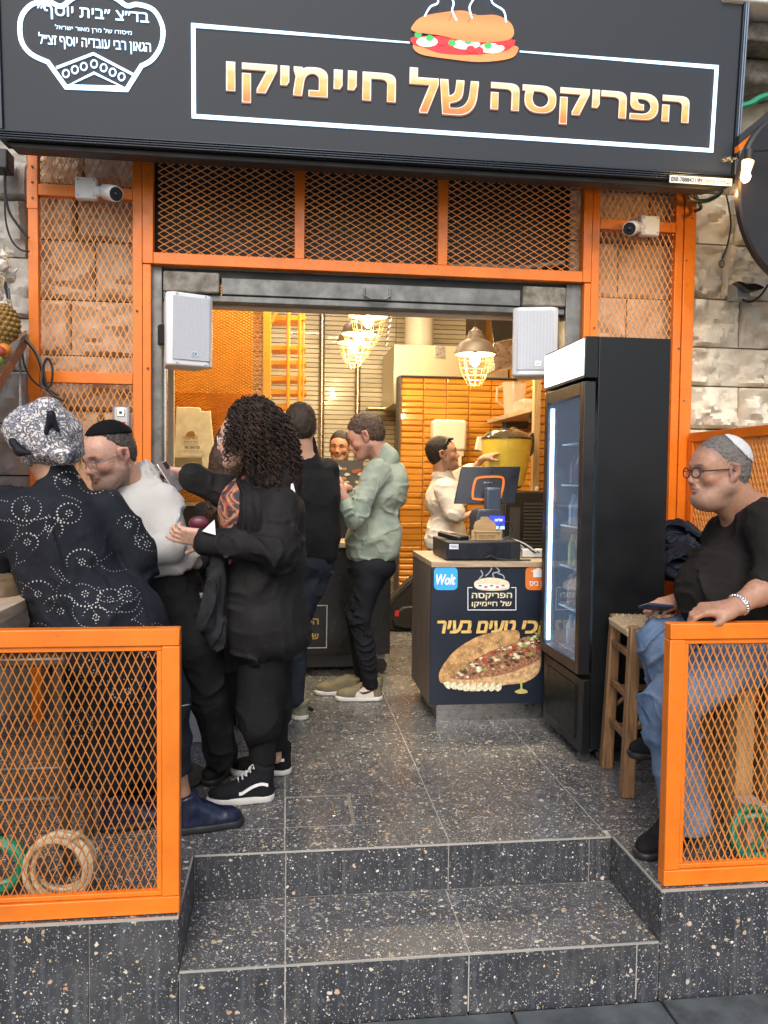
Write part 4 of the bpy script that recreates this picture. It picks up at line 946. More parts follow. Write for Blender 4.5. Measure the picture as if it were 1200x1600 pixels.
# vertical conduits on the back wall
for px in (503, 559):
    p = aY(px, 550, 9.95); t = thing('wall_conduit', 'metal conduit running down the cream tiled wall %s' % ('left of the pendant lamps' if px < 520 else 'right below the pendant lamps'), 'conduit', (p[0], 9.95, 1))
    MB().tube([(p[0], 9.93, 0), (p[0], 9.93, 3.94 if px < 520 else 2.75)], .035, 10).build('conduit', M['steel'], t, smooth=True)
# hood, duct, chain
t = thing('extractor_hood', 'stainless steel extractor hood with round duct above the amber tile partition', 'extractor hood', (1.7, 9.1, 2.4))
hu0, hu1 = aY(614, 600, 8.9)[0], 2.50; zt = aY(650, 540, 8.9)[2]; zb_ = aY(620, 632, 8.9)[2]
sst = pm('hood_steel', (.62, .56, .42), .42, metal=1, var=0)
MB().bx(hu0, hu1, 8.85, 9.9, zb_, zt).build('hood_body', sst, t, bevel=.006)
MB().bx(hu0-.22, hu0-.002, 9.5, 9.9, zb_-.0, zb_+.02).build('hood_lip', sst, t)
dx = aY(656, 500, 9.3)[0]; MB().tube([(dx, 9.35, zt), (dx, 9.35, 3.94)], .17, 24).build('duct', pm('painted_duct', (.62, .58, .48), .35, var=.05), t, smooth=True)
MB().bx(hu1-.85, hu1-.73, 8.835, 8.848, zt-.14, zt-.01).build('inspection_plate', M['steel'], t)
t = thing('chain', 'thin hanging chain between the pendant lamps and the duct', 'chain', (1, 9, 3))
ca = aY(615, 470, 8.8); cb = aY(602, 545, 8.8); m = MB(); n = 16
for i in range(n):
    p = Vector(ca).lerp(Vector(cb), i/n); a = i % 2
    m.tube([p+Vector((.011*math.cos(q)*(1-a), .011*math.cos(q)*a, .022*math.sin(q))) for q in np.linspace(0, 6.28, 9)], .0035, 5, False)
m.build('links', M['chrome'], t)
# ceiling tube lights (their reflections show in the glazed tiles)
tubem = pm('tube_glow', (1, 1, 1), .4, em=(1, .78, .42), es=6, var=0)
for i, (x, y) in enumerate(((.0, 5.35), (1.3, 5.35), (.2, 7.9), (1.5, 7.6))):
    t = thing('ceiling_light', 'long ceiling tube light inside the shop, %s' % ('front left', 'front right', 'back left', 'back right')[i], 'ceiling light', (x, y, 3.9), 'ceiling tube lights inside the shop')
    MB().bx(x-.55, x+.55, y-.05, y+.05, 3.91, 3.945).build('housing', M['white'], t); MB().bx(x-.54, x+.54, y-.035, y+.035, 3.88, 3.909).build('tube', tubem, t)
    L = bpy.data.lights.new('tube_light', 'AREA'); L.shape = 'RECTANGLE'; L.size = 1.1; L.size_y = .1; L.energy = 52 if i < 2 else 25; L.color = (1, .84, .56)
    lo = bpy.data.objects.new('tube_light', L); S.collection.objects.link(lo); lo.location = (x, y, 3.87); lo.parent = t; lo.matrix_parent_inverse = Matrix.Translation(-t.location)
# pendant lamps
bulbm = pm('bulb_glow', (1, 1, 1), .4, em=(1, .72, .35), es=60, var=0)
cagem = pm('brass_cage', (.55, .40, .18), .35, metal=.8); shadeo = pm('lamp_shade_brown', (.10, .075, .06), .45, var=.15); shadei = pm('lamp_inner', (.75, .5, .3), .5)
def pendant(px, py, Y, lab):
    b = aY(px, py, Y); cx, cy, cz_ = b; k = 1.0
    t = thing('pendant_lamp', lab, 'lamp', b, 'caged pendant lamps inside the shop')
    prof = [(.17, .045), (.172, .05), (.165, .07), (.145, .12), (.11, .155), (.075, .17), (.072, .20), (.06, .205), (.055, .235), (.03, .25), (.012, .27)]
    m = MB(); m.v = []; 
    m.lathe(prof, (cx, cy, cz_), 28); m.f = m.f[:-2]; m.build('lamp_shade', shadeo, t, smooth=True)
    m = MB(); m.lathe([(.165, .046), (.14, .11), (.10, .15), (.03, .16)], (cx, cy, cz_), 28); m.f = m.f[:-2]; m.build('shade_lining', shadei, t, smooth=True)
    m = MB(); m.tube([(cx, cy, cz_+.06), (cx, cy, cz_+.16)], .02, 10); m.build('socket', M['black'], t)
    MB().ball((cx, cy, cz_+.005), .043, 14, 10, (1, 1, 1.25)).build('bulb', bulbm, t, smooth=True)
    cg = MB()
    for i in range(10):
        a = 2*math.pi*i/10; pts = []
        for s in np.linspace(0, 1, 9):
            r = .165-.03*min(1, s*6) if s < .17 else .135*math.cos((s-.17)/.83*1.25)**.8
            pts.append((cx+r*math.cos(a), cy+r*math.sin(a), cz_+.045-.03*min(1, s*6)-.22*max(0, s-.17)/.83))
        cg.tube(pts, .0022, 5)
    for z, r in ((.012, .137), (-.05, .13), (-.11, .105), (-.155, .075), (-.2, .045)):
        cg.tube([(cx+r*math.cos(a), cy+r*math.sin(a), cz_+z) for a in np.linspace(0, 2*math.pi, 25)], .0028, 5, False)
    cg.build('wire_cage', cagem, t, smooth=True)
    MB().tube([(cx, cy, cz_+.26), (cx, cy, 3.94)], .005, 6).build('cord', M['black'], t)
    L = bpy.data.lights.new('bulb_light', 'POINT'); L.energy = 12; L.color = (1, .74, .42); L.shadow_soft_size = .045
    lo = bpy.data.objects.new('bulb_light', L); S.collection.objects.link(lo); lo.location = (cx, cy, cz_-.09); lo.parent = t; lo.matrix_parent_inverse = Matrix.Translation(-t.location)
pendant(742, 563, 6.4, 'caged pendant lamp with brown metal shade hanging alone near the right speaker')
pendant(575, 503, 6.6, 'caged pendant lamp topmost and nearest of the cluster of three')
pendant(561, 530, 7.5, 'caged pendant lamp in the middle of the cluster of three')
pendant(552, 543, 8.2, 'caged pendant lamp lowest and farthest of the cluster of three')
# interior mesh screen, stair
Yi = 5.9
t = thing('mesh_screen', 'tall orange expanded mesh screen inside the shop behind the left speaker', 'screen', (-.8, Yi, 0))
xa, xb = -2.2, aY(411, 600, Yi)[0]; xp = aY(423, 600, Yi)[0]
MB().bx(xb, xp, Yi-.03, Yi+.03, 0, 3.94).build('post', M['orange_in'], t, bevel=.003)
fast(expanded(xa, xb, .05, 3.4, .040, .021, .0052, .008, lambda u, v, w: (u, Yi+w, v)), 'mesh_panel', M['strand_in'], t)
MB().bx(xa, xb-.001, Yi-.02, Yi+.02, 0, .049).build('rail', M['orange'], t)
wp = aY(256, 600, 5.0)[0]
t = thing('lower_panel', 'orange painted lower board behind the hanging paper bag', 'panel', (-1, Yi+.2, 0))
MB().bx(-2.2, xb-.02, Yi+.16, Yi+.19, .0, aY(300, 613, Yi+.15)[2]).build('board', pm('orange_board', (.85, .32, .05), .3, var=.12), t)
t = thing('wall_panel', 'orange painted partition behind the mesh screen', 'panel', (-1, 6.9, 0))
MB().bx(-2.5, -.30, 6.9, 6.95, 0, 3.94).build('board', orw, t)
t = thing('ladder_stair', 'orange steel ladder stair with open treads beside the mesh screen', 'stair', (.0, 6.6, 0))
for i, py in enumerate((494, 540, 563, 588, 609, 632, 655, 680, 706)):
    Yt = 6.4; z = aY(440, py, Yt)[2]; xl = aY(424, py, Yt)[0]; xr = aY(479-abs(i-4)*0.5, py, Yt)[0]
    m = MB(); m.poly([(xl, Yt+.02), (xr, Yt-.06+.02*i*.2), (xr, Yt+.20), (xl, Yt+.26)], .035, lambda u, v, w: (u, v, z-.035+w)); m.build('tread', M['orange_in'], t, bevel=.002)
for px in (450.5, 468.5, 474): 
    x = aY(px, 540, 6.38)[0]; MB().tube([(x, 6.36, .0), (x-.0, 6.36, 3.9)], .015 if px < 473 else .008, 8).build('rail', M['orange_in'], t)
zz = aY(440, 485, 6.35)[2]; MB().tube([(aY(424, 485, 6.35)[0], 6.33, zz-.1), (aY(447, 470, 6.35)[0], 6.33, zz+.12)], .015, 8).build('brace', M['orange_in'], t)
# hung bag and menu card
t = thing('paper_bag', 'cream paper carrier bag with the shop emblem hung on the mesh screen', 'paper bag', aY(300, 640, Yi-.06))
def bP(px, py, w=0): p = aY(px, py, Yi-.09); return (p[0], Yi-.09-w, p[2])
bagm = M['paper']
pts = smooth2([(275, 640), (280, 636), (312, 637), (313, 642), (327, 643), (329, 650), (330, 734), (272, 732), (273, 690)], True, 2)
MB().poly(pts, .05, lambda u, v, w: bP(u, v, w-.05)).build('bag_body', bagm, t, bevel=.004)
parent_map[0] = lambda u, v, w: bP(u, v, w)
prb = pm('print_brown', (.35, .16, .03), .6, var=.1)
MB().poly(smooth2([(291, 680), (294, 675), (302, 674), (305, 681), (298, 682)]), .001, lambda u, v, w: bP(u, v, .001+w)).build('bag_print', prb, t)
ribbon([(285, 681), (309, 681), (309, 694), (285, 694)], .35, True, name='bag_frame', mt=prb, parent=t, w=.001, th=.001)
for tx, x0, y0, x1, y1 in (('הפריקסה', 288, 683, 307, 687.5), ('של חיימיקו', 288, 688.5, 307, 692.5), ('הכי טעים בעיר', 288, 697, 312, 701)):
    text_part('bag_text', tx, lambda x, y: bP(x0+(x1-x0)*x, y1-(y1-y0)*y, .002), prb if y0 < 695 else blk, t, .03)
ribbon([(281, 704), (318, 705), (318, 713), (281, 712)], .25, True, name='bag_small_print', mt=prb, parent=t, w=.001, th=.001)
t = thing('menu_card', 'olive picture card of food tucked under the hanging paper bag', 'card', aY(290, 745, Yi-.17))
MB().poly([(267, 715), (315, 715), (320, 760), (267, 760)], .004, lambda u, v, w: (aY(u, v, Yi-.17)[0], Yi-.17-w, aY(u, v, Yi-.17)[2])).build('card', pm('olive_card', (.22, .19, .09), .6), t)
MB().poly(smooth2([(281, 733), (292, 724), (308, 723), (313, 735), (300, 745)]), .002, lambda u, v, w: (aY(u, v, Yi-.175)[0], Yi-.175-w, aY(u, v, Yi-.175)[2])).build('food_picture', pm('food_print', (.55, .40, .14), .6, var=.6, vs=60), t)
# back counter (black) with emblem
t = thing('back_counter', 'long black serving counter with framed gold shop name', 'counter', (0, 5.6, 0))
bc = pm('counter_black', (.010, .010, .011), .3, var=.2)
bx0, bx1 = -1.0, .705
MB().bx(bx0, bx1, 5.30, 5.95, .13, .86).build('counter_body', bc, t, bevel=.004)
MB().bx(bx0-.02, bx1+.015, 5.27, 5.98, .861, .895).build('counter_top', M['oakx'], t, bevel=.003)
MB().bx(bx0+.1, bx1-.1, 5.38, 5.9, .03, .129).build('plinth', M['dgrey'], t)
for x in (bx1-.06, bx0+.1, .1): 
    MB().tube([(x, 5.33, .045), (x, 5.37, .045)], .045, 14).build('caster', M['rubber'], t, smooth=True); MB().bx(x-.03, x+.03, 5.33, 5.39, .091, .128).build('caster_plate', M['steel_d'], t)
def eP(px, py): p = aY(px, py, 5.295); return (p[0], p[2])
parent_map[0] = lambda u, v, w: (u, 5.296-w, v)
ribbon([eP(*p) for p in ((440, 947), (511, 946), (510, 1012), (440, 1013))], .006, True, name='emblem_frame', mt=wht, parent=t)
for tx, x0, y0, x1, y1 in (('הפריקסה', 430, 966, 498, 980), ('של חיימיקו', 430, 987, 498, 1003)):
    a = eP(x0, y1); b = eP(x1, y0); text_part('emblem_text', tx, lambda x, y: (a[0]+(b[0]-a[0])*x, 5.292, a[1]+(b[1]-a[1])*y), goldp, t, .035)
MB().poly([eP(470+16*math.cos(a), 944+6*math.sin(a)) for a in np.linspace(0, 6.28, 14)[:-1]], .002, lambda u, v, w: (u, 5.293-w, v)).build('emblem_bun', goldp, t)
t = thing('display_case', 'stainless food display case on the back counter with trays', 'food display', (.2, 5.6, .9))
MB().bx(-.9, .68, 5.62, 5.94, .896, 1.12).build('case_body', M['black'], t, bevel=.004); MB().bx(-.9, .68, 5.60, 5.96, 1.121, 1.14).build('case_top', M['steel'], t, bevel=.003)
pc = aY(548, 745, 5.5)
t = thing('picture_board', 'framed photo board of a filled sandwich standing before the smiling man', 'picture', pc)
x0 = aY(520, 740, 5.58)[0]; x1 = aY(568, 740, 5.58)[0]; zt2 = aY(540, 719, 5.58)[2]; zb2 = 1.141
MB().bx(x0-.1, x1, 5.61, 5.63, zb2, zt2).build('board', pm('board_grey', (.10, .09, .07), .5), t)
rr = random.Random(4)
def food(name, cx, cy_, cz_, n, sp_, cols, par, s0=.02):
    for i in range(n):
        s = rr.uniform(.6, 1.3)*s0
        MB().ball((cx+rr.uniform(-1, 1)*sp_[0], cy_+rr.uniform(-1, 1)*sp_[1], cz_+rr.uniform(-1, 1)*sp_[2]), s, 8, 6, (1.3, .5 if sp_[1] < .01 else 1, .7)).build(name, cols[i % len(cols)], par, smooth=True)
pcol = [pm('food_a', (.55, .28, .08), .5), pm('food_b', (.7, .5, .25), .5), pm('food_c', (.45, .12, .05), .5), pm('food_d', (.75, .66, .45), .5)]
zc = aY(545, 748, 5.6)[2]
for i in range(26):
    cx_ = rr.uniform(x0-.02, x1-.02); cz_ = zc+rr.uniform(-.09, .085)
    MB().poly([(cx_+rr.uniform(.7, 1.2)*.022*math.cos(a), cz_+rr.uniform(.6, 1.1)*.014*math.sin(a)) for a in np.linspace(0, 6.28, 8)[:-1]], .0008, lambda u, v, w: (u, 5.608-.0004*i-w, v)).build('picture_food', pcol[i % 4], t)
t = thing('food_tray', 'wire tray of wrapped sandwiches on the back counter beside the denim shirt', 'tray', (.3, 5.4, .9))
MB().bx(.12, .36, 5.29, 5.55, .896, .92).build('tray', M['chrome'], t, bevel=.004); food('bread_roll', .24, 5.42, .975, 6, (.08, .08, .02), pcol[1:2]+pcol[3:], t, .04)
m = MB()
for i in range(7): m.tube([(.13+i*.035, 5.285, .90), (.15+i*.035, 5.285, .955)], .003, 5)
m.build('wire_front', M['chrome'], t)
t = thing('waste_panel', 'pale grey board leaning on the floor between the dress and the black trousers', 'board', (-.4, 3.95, 0))
p0 = aZ(288, 1149, 0); p1 = aZ(322, 1149, 0); MB().bx(p0[0]-.25, p1[0]+.02, 3.96, 3.99, .004, .75).build('board', pm('pale_board', (.5, .56, .58), .4, var=.04), t, bevel=.003)
# backpack
bpk = aZ(642, 985, 0); t = thing('backpack', 'black hiking backpack with grey buckle lying against the counter', 'backpack', (1.1, 6.9, 0))
bpm = pm('backpack_nylon', (.014, .013, .012), .6, var=.35, vs=14, bmp=.5, bs=60)
m = MB(); 
prof = [(.86, .03), (.90, .01), (1.45, .0), (1.5, .2), (1.42, .58), (1.25, .56), (1.05, .40), (.92, .26), (.85, .12)]
m.poly(smooth2(prof, True, 3), .26, lambda u, v, w: (u, 6.75+w, v)); m.build('bag_body', bpm, t, bevel=.03)
m = MB(); m.poly(smooth2([(.93, .05), (1.3, .04), (1.34, .2), (1.0, .22)], True, 3), .05, lambda u, v, w: (u, 6.70+w, v)); m.build('front_pocket', bpm, t, bevel=.015)
MB().tube([(1.28, 6.70, .50), (1.2, 6.68, .40), (1.12, 6.68, .28), (1.10, 6.68, .16), (1.09, 6.69, .04), (1.08, 6.60, .01)], .018, 6).build('strap', pm('strap', (.03, .028, .024), .7), t)
MB().bx(1.17, 1.25, 6.66, 6.68, .36, .44, Matrix.Rotation(0, 4, 'Y')).build('buckle', pm('bk', (.12, .12, .10), .4), t, bevel=.008)
MB().bx(.93, .965, 6.695, 6.70, .14, .19).build('red_tag', rdp, t, bevel=.004)
MB().tube([(.90, 6.74, .28), (1.04, 6.74, .43), (1.25, 6.74, .585)], .012, 6).build('zip_edge', pm('zip', (.035, .033, .03), .5), t)
# towel dispenser etc.
d0 = aY(674, 709, 8.4); d1 = aY(726, 657, 8.4)
t = thing('towel_dispenser', 'white wall mounted paper towel dispenser on the amber tiles', 'dispenser', d0)
MB().bx(d0[0], d1[0], 8.28, 8.50, d0[2]+.03, d1[2]).build('dispenser_cover', M['whitew'], t, bevel=.03); MB().bx(d0[0]+.03, d1[0]-.02, 8.30, 8.49, d0[2]-.03, d0[2]+.04).build('dispenser_chin', M['whitew'], t, bevel=.012)
MB().bx(d1[0]-.16, d1[0]-.05, 8.30, 8.303, d0[2]-.13, d0[2]-.02).build('paper_towel', M['whitew'], t)
t = thing('wall_shelf', 'wooden shelf on the amber side wall holding a clear pitcher', 'shelf', (2.3, 8, 1.95))
sz = 1.985
MB().bx(2.17, 2.515, 6.9, 8.47, sz-.045, sz).build('shelf_board', M['oaky'], t, bevel=.003)
for yy in (7.2, 8.1): MB().bx(2.25, 2.51, yy, yy+.03, sz-.12, sz-.046).build('bracket', M['steel_d'], t)
clear = base_mat('clear_plastic'); clearm = clear[0]; clear[2].inputs['Base Color'].default_value = (.85, .8, .7, 1); clear[2].inputs['Alpha'].default_value = .38; clear[2].inputs['Roughness'].default_value = .15
pj_ = aY(764, 640, 7.9); t = thing('pitcher', 'clear plastic measuring pitcher on the wooden wall shelf', 'pitcher', (pj_[0], 7.9, sz))
MB().lathe([(.09, .002), (.10, .01), (.125, .33), (.13, .335), (.12, .335), (.095, .02)], (2.30, 7.9, sz), 20).build('pitcher_body', clearm, t, smooth=True)
MB().tube([(2.18, 7.9, sz+.30), (2.12, 7.9, sz+.28), (2.115, 7.9, sz+.14), (2.20, 7.9, sz+.09)], .012, 8).build('handle', clearm, t, smooth=True)
t = thing('plastic_tub', 'clear plastic tub of white cups beside the pitcher on the shelf', 'tub', (2.32, 7.4, sz))
MB().bx(2.20, 2.46, 7.25, 7.6, sz+.002, sz+.11).build('tub', clearm, t, bevel=.01)
for i in range(6): MB().tube([(2.22+i*.035, 7.28, sz+.09), (2.25+i*.035, 7.5, sz+.10)], .02, 10).build('cup_stack', M['whitew'], t)
t = thing('small_dish', 'stack of small dark lids on the near end of the wall shelf', 'lids', (2.4, 7.05, sz)); 
for i in range(4): MB().lathe([(.07, 0), (.072, .008), (.02, .012)], (2.40, 7.05, sz+.002+i*.0125), 18).build('lid', pm('lid%d' % i, (.12, .06, .03), .4), t)
# dark tilted screen with steel box near ceiling at right
t = thing('wall_oven', 'steel box unit with tilted dark glass lid high on the side wall', 'appliance', (2.3, 7.4, 2.8))
q0 = aY(767, 560, 7.3); q1 = aY(812, 485, 7.3)
MB().poly([(765, 486), (806, 486), (806, 528), (771, 535)], .02, lambda u, v, w: (aY(u, v, 7.2)[0], 7.2-w, aY(u, v, 7.2)[2])).build('glass_lid', pm('dark_glass', (.02, .022, .02), .1), t)
MB().poly([(770, 537), (806, 529), (806, 572), (772, 579)], .3, lambda u, v, w: (aY(u, v, 7.2)[0], 7.2+w, aY(u, v, 7.2)[2])).build('steel_box', M['steel'], t, bevel=.004)
# side-wall wooden post and payment device
pz = aY(842, 620, 6.2)
t = thing('wooden_post', 'slim wooden post against the amber tiles left of the fridge', 'post', (pz[0], 6.2, 0))
MB().bx(aY(835, 600, 6.2)[0], aY(845, 600, 6.2)[0], 6.19, 6.25, 0, 3.9).build('post', M['oakz'], t, bevel=.003)
# tile strip between post and fridge: return wall
rw_ = struct('return_wall'); x0 = aY(846.5, 600, 6.22)[0]
MB().bx(x0, 2.519, 6.26, 6.36, 0, 3.94).build('return_core', pm('rg', (.3, .12, .02), .8), rw_)
tile_stuff((x0, 6.259, .0), (1, 0), 2, 58, .12, .066, .009, .006, M['torange'], rw_)
pv = aY(836, 790, 6.1); t = thing('intercom', 'white wall handset with a small black button beside the post', 'handset', pv)
MB().bx(pv[0]-.03, pv[0]+.02, 6.10, 6.14, pv[2]-.05, pv[2]+.06).build('base', M['white'], t, bevel=.006); MB().bx(pv[0]-.005, pv[0]+.022, 6.085, 6.10, pv[2]+.0, pv[2]+.15).build('handset', M['white'], t, bevel=.008); MB().ball((pv[0]-.015, 6.098, pv[2]-.03), .006).build('button', M['black'], t)
# black louvred machine, drink dispenser
l0 = aY(792, 850, 5.7); l1 = aY(838, 768, 5.7)
t = thing('ice_machine', 'black louvred machine behind the checkout screen', 'machine', (l0[0], 5.9, 0))
MB().bx(1.60, 2.02, 5.70, 6.15, .0, l1[2]).build('machine_body', M['black'], t, bevel=.01)
for i in range(26): MB().bx(1.75, 1.93, 5.69, 5.70, l1[2]-.10-i*.026, l1[2]-.085-i*.026).build('louvre', M['dgrey'], t)
MB().bx(1.64, 1.72, 5.69, 5.70, l1[2]-.75, l1[2]-.12).build('side_louvre', M['dgrey'], t)
dc = aY(791, 700, 5.85); zt3 = aY(791, 687, 5.85)[2]; Rr_ = (aY(829, 690, 5.85)[0]-aY(753, 690, 5.85)[0])/2
t = thing('drink_dispenser', 'large yellow round drink bowl with a dark domed lid', 'drink dispenser', (dc[0], 5.85, l1[2]))
hz = zt3-l1[2]-.02
MB().lathe([(Rr_*.55, .0), (Rr_*.7, .02), (Rr_*.88, hz*.45), (Rr_*.985, hz*.85), (Rr_, hz), (Rr_*.9, hz)], (dc[0], 5.85, l1[2]+.02), 36).build('bowl', pm('yellow_drink', (.80, .64, .09), .25, var=.08, coat=.5), t, smooth=True)
MB().lathe([(Rr_*1.02, 0), (Rr_*1.02, .012), (Rr_*.8, .05), (Rr_*.4, .08), (.0, .085)], (dc[0], 5.85, zt3+.001), 36).build('lid', pm('smoked_lid', (.06, .045, .03), .12, coat=.5), t, smooth=True)
MB().lathe([(.03, 0), (.025, .03), (.032, .045), (0.001, .05)], (dc[0]-.01, 5.85, zt3+.085), 14).build('lid_knob', M['black'], t, smooth=True)
t = thing('shoulder_bag', 'dark crumpled bag hanging behind the yellow drink bowl', 'bag', (2.2, 6.15, 1.6))
bq = aY(822, 700, 6.1)
m = MB(); m.poly(smooth2([(795, 678), (803, 667), (812, 672), (822, 684), (834, 676), (834, 705), (826, 712), (800, 695)]), .08, lambda u, v, w: (aY(u, v, 6.1)[0], 6.1+w, aY(u, v, 6.1)[2])); m.build('bag', pm('bagdark', (.02, .02, .02), .6), t, bevel=.012)
t = thing('paper_stack', 'white paper bags stacked beside the yellow bowl', 'paper bags', (1.7, 6.3, 1.5))
m = MB(); m.poly([(745, 702), (749, 682), (759, 681), (756, 706)], .08, lambda u, v, w: (aY(u, v, 6.3)[0], 6.3+w, aY(u, v, 6.3)[2])); m.build('bags', M['whitew'], t)
# ================================================================ STOOLS
def stool(cx, cy, rot, label, H=.72, w=.31):
    t = thing('rush_stool', label, 'stool', (cx, cy, 0)); Mr = Matrix.Translation((cx, cy, 0)) @ Matrix.Rotation(rot, 4, 'Z'); h_ = w/2
    for sx in (-1, 1):
        for sy in (-1, 1):
            m = MB(); b, tp = .027, .023
            v = [(sx*(h_+.012)+dx*b, sy*(h_+.012)+dy*b, 0) for dx, dy in ((-1, -1), (1, -1), (1, 1), (-1, 1))]+[(sx*(h_-.01)+dx*tp, sy*(h_-.01)+dy*tp, H) for dx, dy in ((-1, -1), (1, -1), (1, 1), (-1, 1))]
            m.add([Mr @ Vector(p) for p in v], [(0, 3, 2, 1), (4, 5, 6, 7), (0, 1, 5, 4), (1, 2, 6, 5), (2, 3, 7, 6), (3, 0, 4, 7)]); m.build('leg', M['wood'], t, bevel=.006)
    for k, zz in enumerate((.20, .38, .56)):
        for a in range(4):
            z = zz+(.035 if a % 2 else 0); R4 = Mr @ Matrix.Rotation(a*math.pi/2, 4, 'Z')
            MB().bx(-h_+.012, h_-.012, -h_-.013, -h_+.008, z-.014, z+.014, R4).build('stretcher', M['wood'], t, bevel=.004)
    for a in (0, 2):
        R4 = Mr @ Matrix.Rotation(a*math.pi/2, 4, 'Z')
        for s in (-1, 1): MB().tube([R4 @ Vector((s*.13, -h_-.002, .30)), R4 @ Vector((s*.05, -h_-.002, .37))], .010, 6).build('brace', M['wood'], t)
    # woven rush seat: cords running to the four sides
    cord = MB(); n = 22
    for a in range(4):
        R4 = Mr @ Matrix.Rotation(a*math.pi/2, 4, 'Z')
        for i in range(n):
            u = -h_+.01+(w-.02)*(i+.5)/n; e = abs(u)
            cord.tube([R4 @ Vector((u, -h_-.012, H-.045)), R4 @ Vector((u, -h_-.018, H-.02)), R4 @ Vector((u, -h_+.01, H-.004+.002*(i % 2))), R4 @ Vector((u, -e-.002, H-.012-.02*(1-e/h_)))], .0072, 5, False)
    o = cord.build('rush_seat', pm('rush_%d' % int(cx*100), (.36, .27, .16), .9, var=.35, vs=60, bmp=.8, bs=220), t, smooth=True)
    o2 = MB().bx(-h_+.01, h_-.01, -h_+.01, h_-.01, H-.05, H-.022, Mr); o2.build('seat_core', M['wood'], t)
stool(1.62, 3.27, R_(-8), 'tall wooden stool with woven rush seat between the fridge and the seated man')
stool(2.00, 2.95, R_(0), 'tall wooden stool under the man in the black shirt behind the right fence', H=.74, w=.34)
# post seen through the right fence
t = thing('wooden_shelf_leg', 'thick pale wooden post seen through the right mesh fence', 'post', (1.75, 2.75, 0))
qx = aY(1158, 1150, 2.78); MB().bx(qx[0]-.035, qx[0]+.035, 2.75, 2.82, 0, .86).build('post', M['oakz'], t, bevel=.004)
# left: metal stool (table) seen through mesh
t = thing('metal_stool', 'brown steel bar stool seen through the left mesh fence', 'stool', (-1.05, 2.85, 0))
brm = pm('brown_steel', (.10, .075, .06), .35, metal=.5); lx = aY(112, 1200, 2.8)[0]
MB().bx(lx-.34, lx+.02, 2.66, 2.98, .70, .735).build('seat', brm, t, bevel=.01)
for a, b in ((0, 2.68), (0, 2.96), (-.32, 2.68), (-.32, 2.96)): MB().tube([(lx+a-.01, b, .70), (lx+a+(.02 if a == 0 else -.02), b, 0)], .017, 8).build('leg', brm, t)
MB().tube([(lx-.32, 2.68, .26), (lx, 2.68, .26), (lx, 2.96, .26), (lx-.32, 2.96, .26), (lx-.32, 2.68, .26)], .006, 8).build('footrest', M['steel_d'], t)
# hoses
def hose(cx, cy, r, n, mt, label, seed, tail=None, col_r=.012):
    t = thing('hose_coil', label, 'hose', (cx, cy, 0)); rr = random.Random(seed); m = MB(); pts = []
    for i in range(n*20+1):
        a = i/20*2*math.pi; k = i/(n*20.); rr_ = r*(1-.10*math.sin(i*.37)*.3-.12*(math.sin(i*.05+seed)))
        pts.append((cx+rr_*math.cos(a), cy+.03*math.sin(a*.5+seed)+.012*math.sin(i*.21), .005+r+col_r+rr_*math.sin(a)*1.0+.0))
    mz = min(p[2] for p in pts); pts = [(p[0], p[1], p[2]-mz+col_r+.003) for p in pts]
    if tail: pts += tail
    m.tube(pts, col_r, 7); m.build('hose', mt, t, smooth=True)
    MB().tube([(cx+.01, cy-.03, 2*r+.0), (cx+.0, cy+.03, 2*r+.03)], .006, 6).build('tie', M['rubber'], t)
gh = pm('green_hose', (.015, .22, .13), .35, var=.15); bh = pm('beige_hose', (.50, .40, .27), .45, var=.2, vs=15)
p = aZ(102, 1392, 0); hose(p[0], 2.52, .088, 4, bh, 'coil of beige hose standing behind the left mesh fence', 2, [(p[0]+.03, 2.5, .20), (p[0]+.07, 2.49, .225)], .010)
p = aZ(18, 1372, 0); hose(p[0], 2.56, .078, 3, gh, 'coil of green hose behind the left mesh fence at the photo edge', 5)
p = aZ(1185, 1352, 0); hose(p[0], 2.55, .075, 3, gh, 'coil of green hose behind the right mesh fence', 8)
p = aZ(12, 1362, 0); t = thing('plastic_cup', 'crumpled clear plastic cup lying by the green hose', 'cup', (p[0], 2.48, 0)); MB().lathe([(.02, 0), (.033, .07), (.034, .07)], (p[0], 2.5, .05), 12, Matrix.Rotation(R_(80), 4, 'X')).build('cup', clearm, t, smooth=True)
t = thing('food_box', 'small pinkish carton beside the right green hose', 'box', (1.98, 2.6, 0)); MB().bx(1.66, 1.74, 2.62, 2.72, .002, .16).build('carton', pm('carton', (.5, .4, .34), .7), t, bevel=.003)
# jacket on right shelf, padded coat at the left edge
def lump(name, lab, cat, pts_r, mt, seed, part, amp=.02):
    t = thing(name, lab, cat, pts_r[0][0]); sd = SDF()
    for c, r in pts_r: sd.ell(c, r, k=.04)
    sd.disp = fold_disp(seed, amp, (9, 9, 9)); sd.mesh(part, mt, t, .012); return t
